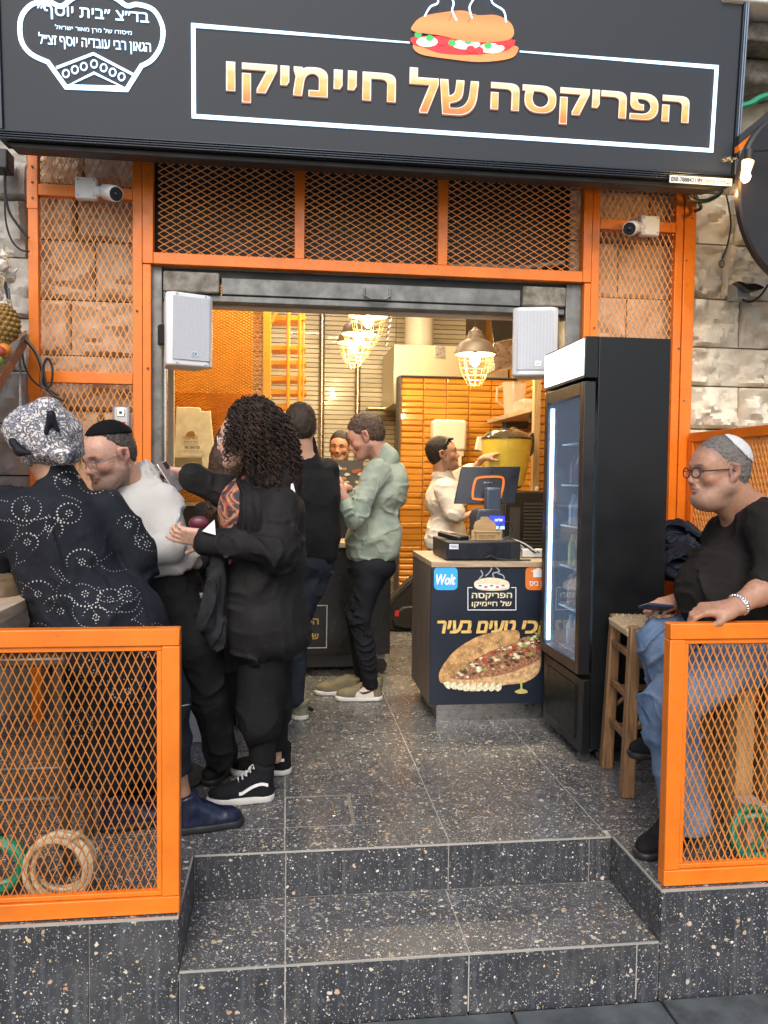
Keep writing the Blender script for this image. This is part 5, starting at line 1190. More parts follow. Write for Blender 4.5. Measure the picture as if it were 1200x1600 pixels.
# ================================================================ LEFT FRUIT STALL
def pxp(px, py, Y): return Vector(aY(px, py, Y))
t = thing('fruit_shelf', 'galvanised steel fruit shelf jutting in at the left edge above the fence', 'shelf', aY(10, 560, 3.9))
A = pxp(-30, 640, 3.3); B = pxp(40, 528, 4.3)
m = MB(); dx = Vector((-.45, 0, 0))
m.add([A, B, B+dx, A+dx, A+Vector((0, 0, .012)), B+Vector((0, 0, .012)), B+dx+Vector((0, 0, .012)), A+dx+Vector((0, 0, .012))], [(0, 3, 2, 1), (4, 5, 6, 7), (0, 1, 5, 4), (1, 2, 6, 5), (2, 3, 7, 6), (3, 0, 4, 7)])
m.build('shelf_plate', M['steel'], t)
m = MB(); m.add([A+Vector((.0, 0, -.045)), B+Vector((0, 0, -.045)), B+Vector((0, 0, .02)), A+Vector((0, 0, .02)), A+Vector((.006, 0, -.045)), B+Vector((.006, 0, -.045)), B+Vector((.006, 0, .02)), A+Vector((.006, 0, .02))], [(0, 1, 2, 3), (4, 7, 6, 5), (0, 4, 5, 1), (2, 6, 7, 3), (0, 3, 7, 4), (1, 5, 6, 2)])
m.build('shelf_lip', pm('rusty_lip', (.22, .12, .08), .5, metal=.5, var=.5, vs=12), t)
MB().tube([B+Vector((-.02, -.02, -.04)), B+Vector((-.02, -.02, -.65))], .008, 6).build('support_rod', M['steel'], t)
MB().tube([B+Vector((0, 0, .03)), A+Vector((.0, 0, .16))], .008, 6).build('side_rod', M['steel'], t)
pc_ = pxp(3, 508, 4.0)
t = thing('pineapple', 'ripe pineapple on the steel shelf at the left edge', 'pineapple', pc_)
m = MB(); rad = .075
pin = pm('pineapple_skin', (.24, .135, .025), .6, var=.4, vs=30)
m.ball(pc_, rad, 20, 14, (1, 1, 1.25)); m.build('fruit_body', pin, t, smooth=True)
m = MB()
for i in range(11):
    for j in range(16):
        th = math.pi*(i+1)/12; ph = 2*math.pi*(j+.5*(i % 2))/16; r = rad
        c = pc_+Vector((r*math.sin(th)*math.cos(ph), r*math.sin(th)*math.sin(ph), r*1.25*math.cos(th))); m.ball(c, .0125, 6, 4, (1, 1, .9))
o = m.build('pineapple_eyes', pin, t, smooth=True); o['kind'] = 'stuff'
for i, (px, py, Y, r, c, nm) in enumerate(((6, 547, 3.75, .032, (.6, .19, .015), 'orange'), (-2, 550, 3.66, .030, (.35, .07, .03), 'apple'), (-5, 564, 3.55, .026, (.14, .26, .04), 'apple'), (-14, 548, 3.8, .035, (.8, .26, .01), 'orange'))):
    c_ = pxp(px, py, Y); nm2 = ('bright orange nearest the pineapple', 'red apple between the orange and the green apple', 'green apple at the front of the steel shelf', 'orange at the very edge behind the apples')[i]
    o = MB().ball(c_, r, 18, 12, (1, 1, .95)); o = o.build(nm, pm('fruit%d' % i, c, .4, var=.1, bmp=.3, bs=200), None, smooth=True, label=nm2+' on the left fruit shelf', category=nm)
t = thing('garlic_braid', 'hanging braid of white garlic bulbs and dry leaves above the pineapple', 'garlic', pxp(5, 430, 4.1))
rr = random.Random(2); gm_ = pm('garlic_skin', (.60, .54, .46), .6, var=.15, vs=25); lf = pm('dry_leaf', (.42, .34, .2), .8, var=.3)
for px, py, r in ((14, 432, .036), (3, 415, .034), (12, 485, .026), (-8, 440, .034), (-4, 462, .03), (4, 478, .026), (6, 400, .022)):
    c = pxp(px, py, 4.1+rr.uniform(-.05, .03)); 
    m = MB(); m.lathe([(.004, -r*.8), (r*.6, -r*.75), (r, -r*.1), (r*.8, r*.5), (r*.25, r*.95), (r*.12, r*1.6)], c, 12, Matrix.Rotation(rr.uniform(-.9, .9), 4, 'Y')); m.build('bulb', gm_, t, smooth=True)
for i in range(26):
    c = pxp(rr.uniform(-12, 12), rr.uniform(385, 495), 4.08+rr.uniform(-.04, .04)); d = Vector((rr.uniform(-.03, .05), rr.uniform(-.03, .02), rr.uniform(-.06, .05)))
    MB().tube([c, c+d*.5+Vector((.01, 0, .01)), c+d], [.006, .005, .001], 5).build('dry_leaf', lf, t)
# ================================================================ LOOSE CABLES AND BOXES
def cable(lab, P, r=.006, mt=None, Y=4.3, cat='cable', nm='cable', k=6):
    pts = [tuple(aY(p[0], p[1], p[2] if len(p) > 2 else Y)) for p in P]
    pts3 = []; Pn = [np.array(q) for q in pts]; n = len(Pn)
    for i in range(n-1):
        p0, p1, p2, p3 = Pn[max(0, i-1)], Pn[i], Pn[i+1], Pn[min(n-1, i+2)]
        for j in range(k): t = j/k; pts3.append(tuple(.5*((2*p1)+(-p0+p2)*t+(2*p0-5*p1+4*p2-p3)*t*t+(-p0+3*p1-3*p2+p3)*t**3)))
    pts3.append(tuple(Pn[-1])); return MB().tube(pts3, r, 7).build(nm, mt or M['rubber'], None, smooth=True, label=lab, category=cat)
cable('black cable dropping from the junction box and looping behind the left frame post', [(8, 268), (8, 300), (14, 330), (28, 352), (44, 372)], .007)
cable('thin black cable hanging slack beside the left frame post', [(7, 300), (9, 345), (18, 375), (32, 390), (46, 393)], .005)
cable('thick black cable trailing from the garlic past the left orange post', [(7, 440), (14, 470), (24, 505), (37, 528), (52, 545), (62, 565), (68, 590), (72, 608)], .009, Y=4.25)
cable('grey cable running beside the thick black cable on the left post', [(13, 450), (20, 497), (35, 525), (55, 548), (66, 575), (64, 600), (72, 608), (90, 622), (101, 625)], .006, M['steel_d'], Y=4.24)
cable('looped end of black cable over the crossrail of the left mesh panel', [(72, 608), (80, 600), (82, 575), (74, 560), (68, 575), (72, 600), (80, 615), (100, 626)], .006, Y=4.23)
cable('black cable curving down below the fruit shelf to the left post', [(35, 550), (38, 570), (48, 590), (60, 602), (74, 608), (90, 618)], .005, Y=4.26)
jb = aY(0, 248, 4.3); MB().bx(jb[0]-.12, aY(17, 250, 4.3)[0], 4.25, 4.36, aY(5, 269, 4.3)[2], aY(5, 237, 4.3)[2]).build('junction_box', M['blackm'], None, bevel=.01, label='black junction box on the stone wall under the left end of the sign', category='junction box')
cable('bundle of dark green cables sagging below the right end of the sign', [(1073, 300), (1082, 312), (1102, 314), (1120, 306), (1128, 298)], .012, pm('cable_green', (.01, .03, .02), .4), Y=4.2)
cable('black cable loop tucked under the sign beside the right orange post', [(1083, 300), (1090, 312), (1095, 325), (1085, 330)], .009, Y=4.22)
cable('thin black cable with a metal ring hanging on the stone wall', [(1135, 305), (1139, 325), (1142, 352), (1136, 385), (1128, 405)], .005, Y=4.38)
rc = aY(1126, 413, 4.38); MB().tube([(rc[0]+.016*math.cos(a), 4.37, rc[2]+.02*math.sin(a)) for a in np.linspace(0, 6.28, 15)], .004, 6).build('cable_ring', M['steel_d'], None, label='small metal ring at the end of the hanging black cable', category='ring')
cable('black curved cable right of the foil covered light bracket', [(1160, 468), (1172, 472), (1188, 462), (1200, 445)], .006, Y=4.3)
fp = aY(1158, 455, 4.35); t = thing('wall_bracket', 'grey metal wall fitting wrapped in black film on the stone wall', 'bracket', fp)
MB().bx(fp[0]-.045, fp[0]+.04, 4.32, 4.42, fp[2]-.045, fp[2]+.045).build('bracket_box', pm('zinc', (.42, .42, .41), .45, metal=.5), t, bevel=.004)
m = MB(); m.poly(smooth2([(1143, 444), (1150, 443), (1160, 447), (1172, 446), (1186, 452), (1178, 456), (1164, 457), (1153, 450)]), .05, lambda u, v, w: (aY(u, v, 4.3)[0], 4.3-w, aY(u, v, 4.3)[2])); m.build('black_film', pm('film', (.02, .02, .02), .25), t, bevel=.006)
wb_ = aY(1147, 330, 4.4); t = thing('hook_plate', 'small white perforated bracket on the stone wall below the lit bulb', 'bracket', wb_)
MB().bx(wb_[0]-.02, wb_[0]+.0, 4.36, 4.42, wb_[2]-.03, wb_[2]+.06).build('plate', M['cablew'], t); MB().bx(wb_[0], wb_[0]+.03, 4.38, 4.40, wb_[2]-.03, wb_[2]-.01).build('hook', M['cablew'], t)
# festoon bulb
bp = aY(1165, 276, 3.75); t = thing('festoon_bulb', 'lit bare filament bulb hanging from a black socket at the right edge of the sign', 'light bulb', bp)
bo = pm('festoon_glow', (1, .8, .5), .3, em=(1, .55, .15), es=18, var=0)
MB().ball(bp, .024, 14, 10, (1, 1, 1.2)).build('bulb', bo, t, smooth=True)
glz = pm('bulb_neck', (.9, .6, .3), .3, em=(1, .6, .25), es=1.6, var=0)
MB().tube([Vector(bp)+Vector((0, 0, .02)), Vector(bp)+Vector((.01, 0, .075))], [.022, .03], 12).build('bulb_neck', glz, t, smooth=True)
MB().tube([Vector(bp)+Vector((.01, 0, .076)), Vector(bp)+Vector((.014, 0, .13))], .026, 12).build('socket', M['rubber'], t, smooth=True)
MB().tube([Vector(bp)+Vector((.014, 0, .125)), Vector(bp)+Vector((.12, 0, .14)), Vector(bp)+Vector((.5, 0, .2))], .008, 6).build('cord', M['rubber'], t)
L = bpy.data.lights.new('festoon_light', 'POINT'); L.energy = 9; L.color = (1, .62, .25); L.shadow_soft_size = .03
lo = bpy.data.objects.new('festoon_light', L); S.collection.objects.link(lo); lo.location = (bp[0], bp[1]+.08, bp[2]-.05); lo.parent = t; lo.matrix_parent_inverse = Matrix.Translation(-t.location)
cable('green plastic pipe sloping up to the right beside the sign', [(1150, 168), (1172, 162), (1190, 152), (1215, 147)], .018, pm('green_pipe', (.03, .30, .16), .35), Y=4.2, cat='pipe', nm='pipe')
t = thing('awning_frame', 'black beam with orange underside and mesh at the upper right corner', 'awning', aY(1180, 215, 3.9))
a1 = pxp(1155, 222, 3.9); a2 = pxp(1225, 165, 3.9)
def slab_between(a, b, h0, h1, dpt, nm, mt):
    m = MB(); m.add([a+Vector((0, 0, h0)), b+Vector((0, 0, h0)), b+Vector((0, 0, h1)), a+Vector((0, 0, h1)), a+Vector((0, dpt, h0)), b+Vector((0, dpt, h0)), b+Vector((0, dpt, h1)), a+Vector((0, dpt, h1))], [(0, 1, 2, 3), (4, 7, 6, 5), (0, 4, 5, 1), (2, 6, 7, 3), (0, 3, 7, 4), (1, 5, 6, 2)]); m.build(nm, mt, t)
slab_between(a1, a2, -.01, .035, .05, 'beam', M['blackm']); slab_between(a1, a2, -.045, -.012, .04, 'underside', M['orange'])
fast(expanded(0, .5, 0, .16, .035, .02, .004, .005, lambda u, v, w: tuple(a1+Vector((u-.05, .05+v, -.06-v*.2+w)))), 'mesh', M['steel_d'], t)
# round black hanging sign seen edge-on
dc_ = aY(1250, 315, 3.95); t = thing('round_sign', 'large dark round hanging sign seen from its back at the right edge', 'hanging sign', dc_)
Rd = (aY(1216, 178, 3.95)[2]-aY(1216, 452, 3.95)[2])/2
Mr = Matrix.Translation(dc_) @ Matrix.Rotation(R_(16), 4, 'Z') @ Matrix.Rotation(R_(90), 4, 'X')
MB().lathe([(Rd*.98, -.022), (Rd, -.012), (Rd, .012), (Rd*.98, .022)], (0, 0, 0), 56, None)
m = MB(); m.lathe([(Rd*.975, -.022), (Rd, -.012), (Rd, .012), (Rd*.975, .022)], (0, 0, 0), 56); m.v = [tuple(Mr @ Vector(p)) for p in m.v]; m.build('disc', pm('sign_back', (.022, .018, .016), .5, var=.2), t, smooth=True)
top = Mr @ Vector((0, Rd, 0)); MB().tube([top, top+Vector((.05, 0, .5))], .008, 6).build('hanger', M['rubber'], t)
print('interior')
# ================================================================ PEOPLE
def skin_mat():
    m, nt, b = base_mat('skin'); at = N(nt, 'ShaderNodeAttribute'); at.attribute_name = 'tint'
    v = ramp(nt, noise(nt, 90, 4, .7), [(.3, (.82, .78, .76)), (.7, (1.1, 1.08, 1.06))])
    nt.links.new(mixc(nt, 1., at.outputs['Color'], v, 'MULTIPLY'), b.inputs['Base Color']); b.inputs['Roughness'].default_value = .5
    b.inputs['Subsurface Weight'].default_value = .12; b.inputs['Subsurface Radius'].default_value = (.02, .008, .004); b.inputs['Subsurface Scale'].default_value = .5
    bump(nt, b, noise(nt, 380, 3), .25, .001); return m
M['skin'] = skin_mat()
def cloth(name, col, var=.2, rough=.85, bs=700, bmp=.25, vs=10, **k):
    m = pm(name, col, rough, var=var, vs=vs, bmp=bmp, bs=bs, spec=.15, **k); b = m.node_tree.nodes['Principled BSDF']; bump(m.node_tree, b, noise(m.node_tree, 16, 5, .6, dist=1.5), .35, .012); return m
def hairm(name, a, c, sc=60, st=(1, 1, .25)):
    m, nt, b = base_mat(name); nt.links.new(ramp(nt, noise(nt, sc, 5, .7, stretch=st), [(.3, a), (.7, c)]), b.inputs['Base Color']); b.inputs['Roughness'].default_value = .55; b.inputs['Specular IOR Level'].default_value = .35
    bump(nt, b, noise(nt, sc*3, 4, stretch=st), .8, .004); return m
def frame(F, U):
    F = V3(F); F = F/np.linalg.norm(F); U = V3(U); U = U-F*(U@F); U = U/np.linalg.norm(U); return np.stack([np.cross(F, U), F, U], 1)
class Head:
    """local: x to the person's right, y forward, z up; origin mid skull at eye height"""
    def __init__(s, c, F, U=(0, 0, 1), k=1.0, heavy=0): s.c = V3(c); s.R = frame(F, U); s.k = k; s.h = heavy
    def w(s, *p): return s.c+s.R@(np.array(p, float)*s.k)
    def add(s, sd, neck=None, nr=.058, kipa=False, nose=1.0, ears=True):
        k = s.k; E = lambda c, r, kk=.02, op=0: sd.ell(s.w(*c), tuple(x*k for x in r), s.R, kk*k, op); C = lambda a, b, ra, rb=None, kk=.02, op=0: sd.cone(s.w(*a), s.w(*b), ra*k, (rb if rb is not None else ra)*k, kk*k, None, op); hv = s.h
        E((0, -.018, .035), (.076, .098, .088)); E((0, .02, -.02), (.066+hv*.006, .070, .085), .03); E((0, .045, .03), (.062, .05, .055), .03)
        C((.050, .0, -.055), (.022, .068, -.098), .026+hv*.01, .024+hv*.006, .03); C((-.050, .0, -.055), (-.022, .068, -.098), .026+hv*.01, .024+hv*.006, .03)
        E((0, .080, -.101), (.022, .020, .018), .022); E((0, .045, -.092), (.042+hv*.01, .04, .02+hv*.012), .03)
        for sx in (-1, 1): E((sx*.040, .060, -.026), (.024, .022, .02), .02); C((sx*.012, .090, .022), (sx*.044, .074, .020), .010, .009, .015)
        for sx in (-1, 1): E((sx*.032, .100, .003), (.017, .017, .011), .012, 1)
        for sx in (-1, 1): E((sx*.032, .072, .002), (.0135, .0135, .0125), .006); C((sx*.020, .083, .007), (sx*.043, .076, .006), .0035, .003, .006)
        C((0, .088, .014), (0, .106*nose, -.028), .0082, .0105, .012); E((0, .108*nose, -.032), (.0125, .0125, .0105), .010)
        for sx in (-1, 1): E((sx*.013, .096, -.036), (.0085, .011, .008), .008)
        E((0, .088, -.055), (.027, .016, .018), .015); E((0, .099, -.0590), (.022, .0085, .0055), .005); E((0, .097, -.0685), (.019, .0095, .0065), .005); C((-.023, .104, -.0637), (.023, .104, -.0637), .0028, .0028, .003, 1)
        for sx in (-1, 1): C((sx*.017, .098, -.036), (sx*.032, .084, -.060), .002, .0015, .008, 1)
        if ears:
            for sx in (-1, 1):
                E((sx*.081, -.012, -.004), (.010, .020, .034), .006); C((sx*.089, -.028, .018), (sx*.089, -.026, -.014), .0055, .005, .005); C((sx*.089, -.026, .020), (sx*.086, -.002, .026), .005, .005, .005); E((sx*.092, -.009, -.001), (.0095, .0105, .018), .004, 1); E((sx*.080, -.002, -.034), (.007, .009, .010), .006)
        if neck is not None: sd.cone(s.w(0, -.022, -.05), neck, nr*k, nr*1.12*k, .035)
    def paint(s, base, beard=None, hair=None, lips=(.40, .17, .13), stub=None):
        base = np.array(base)
        def f(V):
            q = (V-s.c)@s.R/s.k; col = np.tile(base, (len(V), 1)); n = vnoise(V, (60, 60, 60), 3)[:, None]; n2 = vnoise(V, (220, 220, 220), 4)[:, None]
            def bl(c, r, cc, sharp=3., amt=1.):
                nonlocal col
                d = np.sqrt((((q-np.array(c))/np.array(r))**2).sum(1)); w = np.clip((1.25-d)*sharp, 0, 1)[:, None]*amt; col = col*(1-w)+np.array(cc)*w
            for sx in (-1, 1): bl((sx*.045, .06, -.03), (.03, .03, .025), base*np.array([1.12, .85, .8]), 1.5, .5); bl((sx*.085, -.01, 0), (.012, .03, .035), base*np.array([1.15, .8, .75]), 2, .6); bl((sx*.084, -.006, -.002), (.009, .010, .015), base*np.array([.40, .28, .25]), 2, .9)  # last blend paints the shade of the ear hollow into the skin
            bl((0, .11, -.034), (.016, .02, .016), base*np.array([1.12, .82, .78]), 2, .6)
            if beard is not None:
                m = (q[:, 2] < -.035-.0*q[:, 1])*(q[:, 2] > -.135)*(q[:, 1] > -.02); up = np.clip((-.030-q[:, 2])/.02, 0, 1)*m; a = (up*(.55+.45*n[:, 0]))[:, None]*beard[1]
                ml = ((np.abs(q[:, 0]) < .020)*(q[:, 2] > -.078)*(q[:, 2] < -.054)*(q[:, 1] > .08))[:, None]; a = a*(1-.8*ml); sb = ((q[:, 2] > -.04)*(q[:, 2] < .02)*(np.abs(q[:, 0]) > .06)*(q[:, 1] > -.02)*(q[:, 1] < .02))[:, None]*beard[1]*.8; a = np.maximum(a, sb*(q[:, 2:3] < .02)); col = col*(1-a)+np.array(beard[0])*a
            bl((0, .10, -.060), (.022, .016, .0055), lips, 3, .8); bl((0, .098, -.069), (.019, .016, .006), lips, 3, .8)
            if stub is not None:
                hl = (q[:, 2]-.060)*.9-(q[:, 1]-.050)*.75; hl = np.minimum(hl*28+.5, 1); hl = np.clip(hl, 0, 1)*(q[:, 2] > -.05); sp_ = (.35+.65*n2[:, 0])*hl; sp_ = sp_[:, None]*.75; col = col*(1-sp_)+np.array(stub)*sp_
            hc = np.array(hair if hair is not None else (.03, .02, .015))
            for sx in (-1, 1): bl((sx*.030, .09, .024), (.018, .02, .0048), hc, 3, .85); bl((sx*.032, .085, .002), (.0125, .02, .0042), (.035, .025, .02), 4, .9)
            far = np.sqrt(((V-s.c)**2).sum(1)) > .2; col[far] = base*(.9+.2*n[far])
            return col
        return f
    def hair(s, mt, par, top=.008, seed=1, line=.062, fr=.058, amp=.006, h=.005, nape=-.055, st=(160, 160, 50), name='hair', fade=True):
        sd = SDF(); k = s.k
        sd.ell(s.w(0, -.020, .040), ((.078+top*.6)*k, (.100+top*.7)*k, (.088+top)*k), s.R, .01); sd.ell(s.w(0, -.045, -.01), (.072*k, .066*k, .07*k), s.R, .03)
        if top > .012: sd.ell(s.w(0, .03, .092), (.055*k, .055*k, .032*k), s.R, .03)
        sd.plane(s.w(0, fr+.012, line), s.R@np.array([0, .80, -.60])*1.0, .012); sd.plane(s.w(0, 0, nape), s.R@np.array([0, .35, -1.0]), .01)
        for sx in (-1, 1): sd.ell(s.w(sx*.09, .002, -.012), (.035*k, .028*k, .036*k), s.R, .01, 1)
        sd.disp = fine_disp(seed, amp, st); return sd.mesh(name, mt, par, h)
    def glasses(s, par, mt, r=.021, rim=.0016, lens=True):
        m = MB(); R_loc = lambda *p: Vector(s.w(*p))
        for sx in (-1, 1):
            m.tube([R_loc(sx*.033+r*1.15*math.cos(a), .108-.10*abs(math.cos(a)*r*sx+sx*.033)*0-.004*(1+sx*math.cos(a))*.5, -.002+r*.85*math.sin(a)) for a in np.linspace(0, 2*math.pi, 25)], rim, 6, False)
            m.tube([R_loc(sx*.057, .104, .004), R_loc(sx*.074, .085, .004), R_loc(sx*.083, .0, .006), R_loc(sx*.084, -.02, -.006)], rim, 6)
        m.tube([R_loc(-.010, .108, .004), R_loc(0, .112, .007), R_loc(.010, .108, .004)], rim, 6); o = m.build('glasses', mt, par, smooth=True)
        if lens:
            for sx in (-1, 1): m2 = MB(); m2.v = [tuple(R_loc(sx*.033+r*1.12*math.cos(a), .107-.004*(1+sx*math.cos(a))*.5, -.002+r*.83*math.sin(a))) for a in np.linspace(0, 2*math.pi, 17)[:-1]]; m2.f = [tuple(range(16))]; m2.build('lens', M['lens'], o)
    def eyes(s, par):
        for sx in (-1, 1):
            MB().ball(s.w(sx*.032, .0762, .0015), .0105*s.k, 12, 8).build('eye', M['eye'], par, smooth=True); MB().ball(s.w(sx*.032, .0830, .001), .0048*s.k, 8, 6).build('iris', M['iris'], par, smooth=True)
    def kippah(s, mt, par, ax, t, off=.010, k=.006):
        a = np.array(ax, float); a /= np.linalg.norm(a); sd = SDF(); kk = s.k; r = np.array((.077, .099, .088))+off; sd.ell(s.w(0, -.020, .038), tuple(r*kk), s.R, .005)
        c = np.array((0, -.020, .038))+a*t; sd.plane(s.w(*c), s.R@(-a), k); sd.disp = fine_disp(2, .0012, (120, 120, 120)); return sd.mesh('kippah', mt, par, .004)
def strands(o, n, ln, wd, mt, seed, flow=(0, 0, -1), up=.35, jit=.35, off=0.0, region=None, name='strands'):
    me = o.data; P_ = np.empty(len(me.polygons)*3); me.polygons.foreach_get('center', P_); P_ = P_.reshape(-1, 3); Nn = np.empty(len(me.polygons)*3); me.polygons.foreach_get('normal', Nn); Nn = Nn.reshape(-1, 3)
    rg = np.random.RandomState(seed)
    ok = np.arange(len(P_)) if region is None else np.nonzero(region(P_))[0]
    ix = ok[rg.randint(0, len(ok), n)]; p = P_[ix]+rg.uniform(-.003, .003, (n, 3)); nn = Nn[ix]; fl = V3(flow)[None] if not callable(flow) else flow(p, nn)
    d = fl+nn*up+rg.normal(0, jit, (n, 3)); d = d-nn*np.minimum((d*nn).sum(1, keepdims=True)-up*.6, 0); d /= np.linalg.norm(d, axis=1, keepdims=True); L_ = ln*rg.uniform(.6, 1.2, (n, 1))
    s_ = np.cross(d, nn+rg.normal(0, .3, (n, 3))); s_ /= np.maximum(np.linalg.norm(s_, axis=1, keepdims=True), 1e-6); b = p+nn*off-nn*.0015
    V = np.stack([b-s_*wd/2, b+s_*wd/2, b+d*L_*.55+s_*wd*.35+nn*ln*.04, b+d*L_+fl*L_*.1, b+d*L_*.55-s_*wd*.35+nn*ln*.04], 1).reshape(-1, 3)
    me2 = bpy.data.meshes.new(name); me2.from_pydata(V.tolist(), [], [(5*i, 5*i+1, 5*i+2, 5*i+3, 5*i+4) for i in range(n)]); me2.materials.append(mt); q = obj(name, me2, o); q['kind'] = 'stuff'; return q
M['eye'] = pm('eye_white', (.6, .56, .52), .2, var=0); M['iris'] = pm('iris', (.03, .015, .01), .15, var=0)
_l = base_mat('glass_lens'); M['lens'] = _l[0]; _l[2].inputs['Alpha'].default_value = .10; _l[2].inputs['Roughness'].default_value = .05; _l[2].inputs['Base Color'].default_value = (.7, .75, .8, 1)
def hand(sd, w, F, Nn, side=1, k=1.0, curl=.35, spread=.0, curls=None, thumb=(.6, .5, -.3), tcurl=.4):
    """w wrist, F finger direction, Nn back-of-hand normal, side=+1: thumb on the local +x side"""
    w = V3(w); R = frame(F, Nn); L = lambda x, y, z: w+R@(np.array([x, y, z])*k)
    sd.box(L(0, .05, 0), (.039*k, .05*k, .013*k), R, .0125*k, .02); sd.cone(L(0, -.02, 0), L(0, .02, 0), .025*k, .026*k, .02, (R[:, 2], .72))
    sd.ell(L(side*.028, .03, -.010), (.018*k, .032*k, .015*k), R, .015)
    cu = curls or (curl,)*4
    for i, (x, ln, r) in enumerate(((.029, .072, .0092), (.0098, .080, .0095), (-.0098, .074, .0090), (-.029, .058, .0080))):
        p = np.array([side*x, .092-(.008 if i == 3 else 0), .0]); a = cu[i]*.55; sp = (x/.03)*spread*side
        for j, f in enumerate((.46, .30, .24)):
            d = np.array([math.sin(sp), math.cos(a), -math.sin(a)]); q = p+d*ln*f; sd.cone(L(*p), L(*q), r*k*(1-.07*j), r*k*(.93-.07*j), .006); p = q; a += cu[i]*.85
    t = np.array(thumb, float); t[0] *= side; t = t/np.linalg.norm(t); p = np.array([side*.030, .022, -.008]); q = p+t*.042; sd.cone(L(*p), L(*q), .0135*k, .0108*k, .012)
    t2 = t+np.array([-side*tcurl, .35, -.1]); t2 = t2/np.linalg.norm(t2); q2 = q+t2*.034; sd.cone(L(*q), L(*q2), .0108*k, .0085*k, .006)
def shoe(par, heel, F, L=.28, upper=None, sole=None, hi=.10, heelh=0, style='sneaker', h=.005, roll=0):
    R = frame(F, (0, 0, 1)); k = L/.28; w = lambda x, y, z: V3(heel)+R@np.array([x*k, y*k, z]); 
    sd = SDF(); bz = .022
    sd.ell(w(0, .20, .040), (.043*k, .075*k, .034), R, .02); sd.cone(w(0, .15, .055), w(0, .07, .085), .038, .043, .03); sd.cone(w(0, .048, .045), w(0, .045, hi), .042, .045, .03)
    sd.cone(w(0, .045, .03), w(0, .21, .03), .040, .038, .02); sd.plane(w(0, 0, bz), (0, 0, -1), .004)
    sd.plane(w(0, .045, hi+.012), R@np.array([0, -.25, 1.]), .006); sd.disp = fine_disp(3, .0015, (60, 60, 60)); up = sd.mesh('shoe', upper, par, h)
    s2 = SDF(); s2.cone(w(0, .045, .014), w(0, .145, .014), .047, .044, .02); s2.cone(w(0, .12, .014), w(0, .225, .015), .046*1.0, .046, .02); s2.ell(w(0, .245, .018), (.038, .035, .02), R, .02)
    s2.plane(w(0, 0, .001), (0, 0, -1), .004); s2.plane(w(0, 0, .030), (0, 0, 1), .004); s2.mesh('sole', sole, up, h)
    return up, w, R
def laces(par, w, n=6, mt=None, y0=.09, y1=.175, z0=.135, z1=.088, wd=.022):
    m = MB()
    for i in range(n):
        t = i/(n-1); y = y0+(y1-y0)*t; z = z0+(z1-z0)*t; m.tube([w(-wd, y, z-.012), w(0, y+.003, z), w(wd, y-.004, z-.012)], .0035, 6)
        if i < n-1: y2 = y0+(y1-y0)*(t+1/(n-1)); m.tube([w(-wd, y, z-.012), w(wd, y2, z-.02)], .003, 6)
    m.tube([w(0, y0, z0+.002), w(-.03, y0+.02, z0), w(-.045, y0+.04, z0-.03)], .0025, 5); m.build('laces', mt, par, smooth=True)
def P(px, py, Y): return V3(aY(px, py, Y))
from mathutils.bvhtree import BVHTree
def surf(o):
    me = o.data; b = BVHTree.FromPolygons([v.co for v in me.vertices], [tuple(p.vertices) for p in me.polygons])
    def f(px, py):
        d = Vector(ray(px, py)).normalized(); h = b.ray_cast(Vector(EYE), d); return None if h[0] is None else (h[0], h[1])
    return f
def pers(label, base): return thing('person', label, 'person', (float(base[0]), float(base[1]), float(base[2])))
UP = (0, 0, 1)
